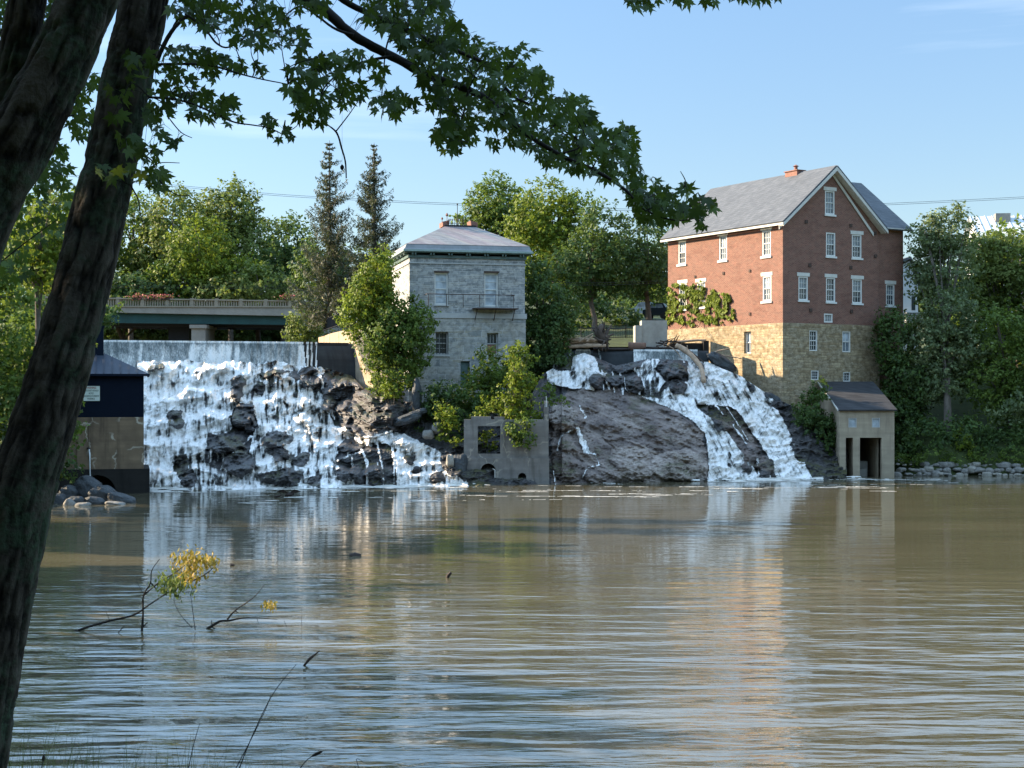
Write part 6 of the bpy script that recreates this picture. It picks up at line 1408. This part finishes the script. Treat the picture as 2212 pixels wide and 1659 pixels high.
def stalk(label, pts, dd, r0, head=False):
    A = smooth_path([P(u, v, dd) for u, v in pts], 5); b = A[0].copy(); g_ = float(gz(b.x, b.y)); o = [Vector((b.x, b.y, g_-.05))]+A
    m = MB(); m.tube(o, list(np.linspace(r0, r0*.4, len(o))), 5)
    if head: m.tube(A[-5:], [r0*.5, r0*2.6, r0*2.8, r0*2, r0*.3], 6)
    return tag(m.build('grass_stalk', M['twig'] if not head else M['wood_dark']), label, 'grass stalk', 'dry stalks on the near bank')
stalk('upright bent stalk right of the left corner grass', [(405, 1670), (418, 1610), (432, 1561)], 9.5, .004); stalk('longest leaning stalk crossing the bright ripples', [(515, 1665), (545, 1590), (589, 1500), (640, 1435)], 10.0, .0045, False)
stalk('leaning stalk parallel to the longest one', [(505, 1668), (542, 1598), (575, 1530), (585, 1500)], 9.8, .0035); stalk('short seed headed stalk near the bottom centre left', [(640, 1672), (665, 1640), (698, 1622)], 9.4, .004, True)
m = MB(); dq = onwater(1438); m.tube([P(656, 1439, dq), P(668, 1424, dq), P(691, 1405, dq)], [.022, .03, .008], 6); tag(m.build('floating_stick', M['wood_dark']), 'short dark stick slanting out of the bright ripples', 'driftwood'); stalk('tiny stalk at the bottom left edge', [(85, 1672), (92, 1650), (95, 1630)], 9.2, .004, True); stalk('faint stalk left of the bottom centre', [(780, 1672), (770, 1640), (784, 1645)], 9.4, .003)
# ================================================================== foreground maples
def trunk_mesh(name, pts, parent, nu=110, step=.016, seed=3, flare=None):
    """pts: (u, v, width_px, depth)"""
    Cc = [P(u, v, d) for u, v, w_, d in pts]; Rr = [w_/2/F*d*.955 for u, v, w_, d in pts]
    L_ = sum((a-b).length for a, b in zip(Cc, Cc[1:])); n = int(L_/step)
    S = np.cumsum([0]+[(a-b).length for a, b in zip(Cc, Cc[1:])]); s = np.linspace(0, S[-1], n)
    # smooth the polyline with a cubic through the points
    Sm = smooth_path(Cc, 12); Ss = np.cumsum([0]+[(a-b).length for a, b in zip(Sm, Sm[1:])]); sp = np.linspace(0, Ss[-1], n)
    X = np.stack([np.interp(sp, Ss, [p[i] for p in Sm]) for i in range(3)], -1); rad = np.interp(s, S, Rr)
    T = unit(np.gradient(X, axis=0)); a = np.array([0., -1, 0]); A_ = unit(a-T*(T@a)[:, None]); B_ = np.cross(T, A_)
    ph = np.linspace(0, 2*math.pi, nu, endpoint=False)
    PH, SS = np.meshgrid(ph, sp); rr_ = rad[:, None]
    cxp, cyp = np.cos(PH)*rr_, np.sin(PH)*rr_
    wig = .05*(fbm(cxp*6, cyp*6, SS*2.2, 3, seed)-.5)
    fur = ridge(cxp*19+wig*20, cyp*19, SS*4.6, 4, seed); fine = fbm(cxp*60, cyp*60, SS*16, 3, seed+3)
    furrow = np.clip(1-(fur-.55)*2.6, 0, 1)
    disp = 1+(fbm(cxp*3, cyp*3, SS*1.1, 3, seed+5)-.5)*.09+((furrow-.5)*.020+(fine-.5)*.007)/rr_
    V = X[:, None]+(A_[:, None]*np.cos(PH)[..., None]+B_[:, None]*np.sin(PH)[..., None])*(rr_*disp)[..., None]
    return meshnp(name, V, gridfaces(*V.shape[:2], wrap=True), M['bark'], parent, smooth=True, attrs={'furrow': furrow*.8+fine*.25})
ma = thing('maple_tree', 'leaning front maple with mossy trunk and long leafy branch sweeping right', 'tree', tuple(P(-95, 1900, 9.0)))
TA = [(-100, 1900, 175, 9.0), (-62, 1660, 150, 9.0), (-22, 1400, 146, 9.0), (28, 1150, 146, 9.0), (46, 1060, 146, 9.0), (102, 882, 134, 9.05), (150, 715, 126, 9.1), (192, 548, 121, 9.15), (243, 333, 110, 9.2), (275, 167, 106, 9.2), (312, 0, 107, 9.2), (350, -250, 100, 9.2), (410, -600, 85, 9.2)]
trunk_mesh('trunk', TA, ma)
mb_ = thing('maple_tree', 'thick dark double stemmed maple cut off by the left edge', 'tree', tuple(P(-260, 1500, 7.6)))
trunk_mesh('trunk', [(-330, 1500, 260, 7.6), (-235, 1000, 220, 7.6), (-135, 700, 190, 7.6), (-62, 500, 150, 7.6), (-20, 400, 150, 7.6), (22, 333, 152, 7.6), (114, 167, 128, 7.6), (190, 0, 122, 7.6), (300, -250, 110, 7.6)], mb_, seed=13)
trunk_mesh('stem', [(-140, 640, 170, 7.75), (-70, 480, 150, 7.75), (-12, 333, 118, 7.75), (34, 167, 88, 7.75), (60, 0, 80, 7.75), (80, -250, 75, 7.75)], mb_, seed=23)
# leaf template: five pointed lobes
def maple_template(seed):
    rg_ = random.Random(seed); pts = []
    lobes = [(0, 1.0), (47, .88), (-47, .88), (104, .60), (-104, .60)]
    spec = [(-168, .16), (-128, .40), (-122, .34), (-104, .62), (-92, .38), (-86, .42), (-76, .36), (-64, .62), (-58, .56), (-47, .95), (-38, .62), (-31, .68), (-24, .40), (-15, .70), (-11, .62), (0, 1.08), (11, .62), (15, .70), (24, .40), (31, .68), (38, .62), (47, .95), (58, .56), (64, .62), (76, .36), (86, .42), (92, .38), (104, .62), (122, .34), (128, .40), (168, .16)]
    return np.array([(math.sin(R(a))*r_*(1+rg_.uniform(-.08, .08)), math.cos(R(a))*r_*(1+rg_.uniform(-.08, .08))) for a, r_ in spec])
TPL = [maple_template(i) for i in range(4)]
def maple_leaves(C, size, seed, droop=.8, away=0.35):
    r_ = np.random.default_rng(seed); Vs, Fs, b = [], [], 0
    for i, c in enumerate(C):
        t = TPL[r_.integers(4)]; s = size*r_.uniform(.65, 1.2)
        tip = unit(np.array([r_.normal(.30, .60), r_.normal(-.1, .35), r_.normal(-droop, .5)])); nrm = unit(np.array([r_.normal(0, .55), -1.0, r_.normal(.35, .65)]))
        nrm = unit(nrm-tip*(nrm@tip)); sd_ = np.cross(nrm, tip); cu = r_.uniform(.0, .35)
        x, y = t[:, 0], t[:, 1]; z = -cu*(x*x+.6*y*y)+r_.uniform(-.12, .22)*np.abs(x)
        V = c+s*(x[:, None]*sd_+y[:, None]*tip+z[:, None]*nrm); n_ = len(t)
        Vs.append(np.vstack([c[None]+s*.10*tip, V])); k = np.arange(n_-1); Fs.append(np.stack([np.zeros(n_-1, int), k+1, k+2], 1)+b); b += n_+1
    return np.concatenate(Vs), np.concatenate(Fs)
def poly_points(poly, n, d0, dj, seed, mind=13):
    r_ = np.random.default_rng(seed); xs_ = [p[0] for p in poly]; ys_ = [p[1] for p in poly]; out = []; tries = 0
    while len(out) < n and tries < n*60:
        tries += 1; u, v = r_.uniform(min(xs_), max(xs_)), r_.uniform(min(ys_), max(ys_))
        if not inpoly(np.array([u]), np.array([v]), poly)[0]: continue
        if mind and any((u-a)**2+(v-b)**2 < mind*mind for a, b, _ in out): continue
        out.append((u, v, d0+r_.uniform(-dj, dj)))
    return out
k3 = 1/3.0
def c1(*q): return [(x*k3, y*k3) for x, y in q]
def c2(*q): return [(658+x/2.372, y/2.372) for x, y in q]
main_poly = c2((700, -60), (760, 100), (870, 180), (1000, 250), (1110, 300), (1180, 380), (1240, 490), (1400, 520), (1480, 590), (1540, 650), (1640, 700), (1700, 800), (1730, 880), (1830, 940), (1900, 1010), (1960, 1080), (1900, 1110), (1780, 1090), (1680, 1000), (1560, 920), (1400, 880), (1240, 840), (1160, 770), (1060, 740), (960, 660), (880, 640), (800, 700), (760, 760), (700, 700), (720, 600), (680, 520), (600, 400), (520, 280), (440, 180), (330, 80), (250, -60))
REG = [  # poly, count, depth, mind
 (main_poly, 560, 9.6, 11),
 (c2((1080, 215), (1170, 250), (1130, 300), (1060, 260)), 5, 9.6, 14), (c2((1180, 340), (1290, 390), (1240, 460), (1180, 420)), 8, 9.6, 12), (c2((1330, 470), (1480, 500), (1490, 590), (1380, 600)), 10, 9.6, 12),
 (c2((1600, 630), (1680, 640), (1700, 740), (1620, 740)), 8, 9.6, 12), (c2((1640, 970), (1950, 1040), (1960, 1120), (1820, 1150), (1680, 1120)), 40, 9.6, 11), (c2((1900, 930), (1980, 950), (1960, 1000)), 4, 9.6, 12), (c2((1980, 1000), (2110, 1030), (2090, 1070), (2000, 1080)), 9, 9.6, 12), (c2((1960, 1090), (2040, 1090), (2055, 1170), (2010, 1170)), 6, 9.6, 12),
 (c2((-60, 270), (40, 280), (110, 400), (110, 600), (20, 610), (-60, 500)), 22, 9.0, 15), (c2((150, 390), (230, 380), (240, 540), (170, 540)), 7, 9.0, 15), (c2((70, 270), (200, 280), (180, 360), (90, 350)), 6, 9.0, 14), (c2((210, 240), (330, 260), (440, 390), (380, 430), (230, 340)), 11, 9.0, 14), (c2((260, 420), (330, 430), (320, 510), (250, 490)), 3, 9.0, 14),
 (c2((340, 490), (450, 470), (470, 590), (340, 560)), 9, 9.0, 14), (c2((460, 460), (590, 510), (580, 590), (470, 570)), 7, 9.0, 14), (c2((640, 690), (700, 600), (860, 640), (880, 720), (780, 810), (700, 760)), 24, 9.2, 13), (c2((560, 380), (700, 400), (760, 560), (660, 560)), 14, 9.2, 14), (c2((380, 90), (480, 60), (520, 160), (420, 150)), 6, 9.2, 14), (c2((470, 170), (560, 180), (560, 260), (480, 240)), 4, 9.2, 14), (c2((270, 50), (340, 60), (320, 120), (270, 110)), 3, 9.2, 13),
 (c2((950, 690), (1000, 700), (980, 760), (930, 740)), 3, 9.5, 12),
 (c1((1100, -60), (1760, -60), (1810, 90), (1900, 140), (1990, 230), (1980, 330), (1900, 280), (1790, 320), (1680, 290), (1500, 270), (1420, 200), (1300, 160), (1200, 160), (1090, 80)), 86, 8.8, 14),
 (c1((1050, 290), (1350, 300), (1400, 420), (1400, 520), (1320, 480), (1230, 400), (1060, 380)), 18, 8.9, 15), (c1((1390, 330), (1560, 380), (1610, 450), (1540, 470), (1400, 390)), 9, 8.9, 14), (c1((1640, 400), (1740, 420), (1750, 500), (1660, 500)), 3, 8.9, 16),
 (c1((990, 400), (1200, 430), (1250, 500), (1350, 600), (1530, 640), (1560, 760), (1490, 830), (1400, 760), (1320, 770), (1250, 680), (1100, 680), (960, 600)), 50, 8.9, 15), (c1((930, 650), (1090, 680), (1090, 830), (1030, 870), (940, 790)), 11, 8.9, 15), (c1((1090, 870), (1160, 900), (1130, 950)), 2, 8.9, 12), (c1((1210, 720), (1280, 740), (1250, 800)), 2, 8.9, 12),
 (c1((1680, 720), (1820, 800), (1920, 880), (1860, 940), (1750, 900)), 7, 8.9, 14), (c1((1830, 550), (1930, 560), (1930, 620)), 3, 8.9, 12), (c1((1910, 600), (2140, 620), (2110, 790), (1940, 790)), 14, 8.9, 15), (c1((1860, 440), (2080, 340), (2212, 360), (2200, 560), (1990, 520)), 20, 8.9, 15), (c1((1900, -10), (2120, -20), (2080, 80), (1930, 60)), 8, 8.9, 14),
 (c1((880, 890), (1040, 980), (1050, 1040), (900, 1030)), 7, 8.9, 15), (c1((850, 1080), (1060, 1100), (1070, 1200), (1030, 1260), (900, 1170)), 11, 8.9, 15), (c1((780, 340), (1010, 350), (1010, 420), (820, 420)), 7, 8.75, 15), (c1((720, 480), (940, 500), (780, 660), (700, 620)), 7, 8.75, 16), (c1((690, 740), (780, 740), (760, 780)), 2, 8.75, 14), (c1((720, 860), (900, 880), (880, 990), (760, 960)), 7, 8.75, 15), (c1((600, 1050), (860, 1060), (820, 1150), (620, 1140)), 7, 8.75, 16),
 ([(1352, -8), (1395, -14), (1428, -2), (1405, 16), (1368, 18)], 13, 9.4, 10), ([(1430, -12), (1480, -16), (1560, -6), (1548, 6), (1450, 0)], 9, 9.4, 12), ([(1570, -14), (1690, -14), (1680, 4), (1600, -2)], 7, 9.4, 12),
 ([(700, -200), (1500, -200), (1600, -40), (1000, -30), (700, -60)], 160, 9.6, 20), ([(350, -200), (700, -200), (700, -50), (370, -50)], 70, 9, 18)]
allL = []
for i, (pl, n_, d0, md) in enumerate(REG): allL += poly_points(pl, n_, d0, .55 if n_ > 60 else .25, 300+i, md)
fine_l = [(u, v, dd) for u, v, dd in allL]
C = np.array([tuple(P(*q)) for q in fine_l]); V, f = maple_leaves(C, .075, 5)
meshnp('leaves', V, f, LEAF['fg'], ma); print('maple leaves', len(C))
# branches
BR = [([(560, -90), (620, -30), (658, 0), (700, 21), (763, 76), (848, 122), (919, 160), (1012, 194), (1063, 223), (1122, 278), (1206, 333), (1290, 371), (1349, 409), (1396, 455), (1459, 476), (1510, 470)], 9.5, [.045, .040, .036, .034, .032, .029, .027, .024, .021, .017, .014, .012, .010, .008, .005, .003]),
      ([(640, -90), (742, 0), (827, 42), (911, 80), (987, 110), (1058, 143), (1085, 180), (1113, 211), (1151, 230), (1230, 290), (1300, 330)], 9.7, [.026, .022, .019, .016, .014, .012, .010, .009, .007, .005, .003]),
      ([(340, 130), (355, 95), (375, 62), (398, 40), (420, 20), (460, -30)], 9.0, [.014, .014, .013, .011, .01, .008]), ([(350, 112), (368, 75), (378, 50), (392, 38)], 9.0, [.007, .006, .005, .004]),
      ([(315, 140), (400, 138), (458, 142), (520, 160), (570, 172), (622, 182)], 8.9, [.009, .008, .007, .005, .004, .003]), ([(400, 30), (440, 60), (470, 95), (500, 100), (560, 60), (620, 40)], 8.9, [.008, .007, .006, .005, .004, .003]),
      ([(322, 210), (380, 215), (430, 230), (500, 262), (545, 270), (580, 276), (610, 290)], 8.9, [.008, .007, .006, .005, .004, .004, .003]), ([(300, 290), (310, 330), (330, 350), (345, 390), (380, 420), (410, 422)], 8.9, [.006, .005, .004, .004, .003, .002]), ([(320, 366), (345, 352), (388, 352)], 8.9, [.004, .003, .002]),
      ([(282, 400), (298, 430), (303, 460), (312, 493)], 8.9, [.005, .004, .003, .002]), ([(365, 255), (390, 285), (415, 298)], 8.9, [.004, .003, .002]), ([(763, 76), (720, 60), (655, 15), (620, 30)], 9.2, [.012, .008, .006, .005]),
      ([(848, 122), (800, 130), (745, 150), (700, 190), (690, 230)], 9.2, [.012, .009, .007, .005, .003]), ([(919, 160), (950, 150), (990, 140), (1030, 170)], 9.5, [.010, .008, .006, .004]), ([(850, 60), (835, 100), (828, 160), (824, 220)], 9.3, [.006, .005, .004, .003]), ([(1012, 194), (1000, 250), (985, 300), (975, 330)], 9.4, [.008, .006, .004, .003]),
      ([(880, 60), (930, 100), (940, 130), (925, 150)], 9.4, [.006, .005, .004, .003]), ([(1396, 455), (1440, 430), (1480, 400), (1470, 370)], 9.5, [.006, .005, .004, .002]), ([(1459, 476), (1500, 440), (1545, 440)], 9.5, [.005, .004, .002]), ([(1206, 333), (1250, 320), (1290, 290), (1330, 290)], 9.5, [.007, .005, .004, .002]),
      ([(711, 272), (728, 288), (738, 320), (746, 350), (748, 385)], 9.2, [.004, .006, .0055, .005, .004]), ([(1350, -40), (1370, -10), (1400, 5)], 9.4, [.006, .005, .003]), ([(1420, -40), (1500, -14), (1560, -6), (1690, -10)], 9.4, [.006, .005, .004, .002])]
m = MB(); BP = []
for pts, dd, rd in BR:
    A = smooth_path([P(u, v, dd) for u, v in pts], 6); rr_ = np.interp(np.linspace(0, 1, len(A)), np.linspace(0, 1, len(rd)), rd); m.tube(A, list(rr_), 8, jit=.10); BP += A
m.build('limbs', M['twig'], ma, smooth=True)
BPa = np.array([tuple(p) for p in BP]); r = np.random.default_rng(31); m = MB(); tw = []
for i, c in enumerate(C):
    dst = np.linalg.norm(BPa-c, axis=1); j = int(np.argmin(dst)); a = BPa[j]
    if dst[j] > 1.3 and len(tw) == 0: continue
    if c[2] > 7.45 or dst[j] > .9: continue
    if i % 6 == 0 or not tw:
        md = (a+c)/2+np.array([r.normal(0, .03), r.normal(0, .05), r.uniform(.0, .08)]); A = smooth_path([a, md, c], 4); m.tube(A, list(np.linspace(.0045, .0018, len(A))), 4); tw += [np.array(tuple(q)) for q in A]
TW = np.array(tw+[tuple(p) for p in BPa])
for c in C:
    dst = np.linalg.norm(TW-c, axis=1); j = int(np.argmin(dst))
    if dst[j] < .45: m.tube([Vector(TW[j]), Vector((TW[j]+c)/2)+Vector((0, 0, .012)), Vector(c)], .0014, 3, False)
m.build('twigs', M['twig'], ma)
# leaves belonging to the double stemmed maple
R2 = [(c1((540, 480), (660, 490), (650, 560), (560, 640), (480, 720), (460, 620)), 16, 10.2, 11), (c1((430, 700), (620, 700), (590, 860), (520, 920), (440, 800)), 18, 10.2, 11), (c1((330, 880), (430, 960), (420, 1020), (320, 960)), 9, 10.4, 11), (c1((240, 1000), (440, 1080), (430, 1200), (280, 1250), (200, 1180)), 30, 10.6, 11),
      (c1((300, -40), (420, -40), (330, 120), (270, 230), (290, 100)), 16, 9.5, 11), (c1((-40, -40), (60, -40), (40, 120), (0, 260), (-40, 200)), 14, 9.5, 12), (c1((0, 1250), (300, 1230), (420, 1450), (300, 1640), (80, 1640)), 46, 13, 12), (c1((0, 1640), (180, 1640), (200, 1760), (60, 1900), (0, 1850)), 16, 12, 13), (c1((380, 1180), (520, 1180), (430, 1400), (390, 1500)), 10, 12.5, 12)]
al2 = []
for i, (pl, n_, d0, md) in enumerate(R2): al2 += poly_points(pl, n_, d0, .3, 500+i, md)
C2 = np.array([tuple(P(*q)) for q in al2]); V, f = maple_leaves(C2, .075, 9, 1.0); meshnp('leaves', V, f, LEAF['fg'], mb_)
m = MB()
for pts, dd in (([(110, 250), (180, 200), (215, 175)], 10.2), ([(60, 330), (150, 250), (200, 270)], 10.2), ([(20, 420), (110, 330), (140, 340)], 10.4), ([(0, 480), (80, 370), (140, 380)], 10.6), ([(-40, 600), (60, 520), (130, 470)], 12.8), ([(100, 60), (115, 20), (120, -30)], 9.5), ([(-20, 100), (5, 60), (10, -30)], 9.5)):
    A = smooth_path([P(u, v, dd) for u, v in pts], 4); m.tube(A, list(np.linspace(.008, .003, len(A))), 5)
m.build('twigs', M['twig'], mb_)
# leafy sprig beside the gatehouse sign
C3 = np.array([tuple(P(u, v, 11)) for u, v, _ in poly_points([(150, 868), (182, 864), (178, 890), (158, 900)], 9, 11, .2, 3, 6)+poly_points([(150, 918), (175, 920), (168, 932), (152, 930)], 5, 11, .2, 4, 5)]); V, f = maple_leaves(C3, .045, 3, .3); meshnp('sprig_leaves', V, f, LEAF['mid'], ma)
m = MB(); m.tube([P(120, 960, 10.9), P(140, 920, 11), P(172, 872, 11)], .004, 4); m.tube([P(134, 935, 10.95), P(166, 925, 11)], .003, 4); m.tube([P(108, 975, 9.6), P(120, 960, 10.9)], .005, 4); m.build('sprig_twig', M['twig'], ma)
# nut hanging on a thread
m = MB(); a, b = P(739, 150, 9.3), P(739, 357, 9.3); m.tube([a, b], .0007, 3); m.lathe(P(739, 368, 9.3), [(.003, 0), (.012, .012), (.013, .024), (.004, .036)], 8)
tag(m.build('dangling_seed', M['twig']), 'small dark seed dangling on a thread in front of the left spruce', 'seed')
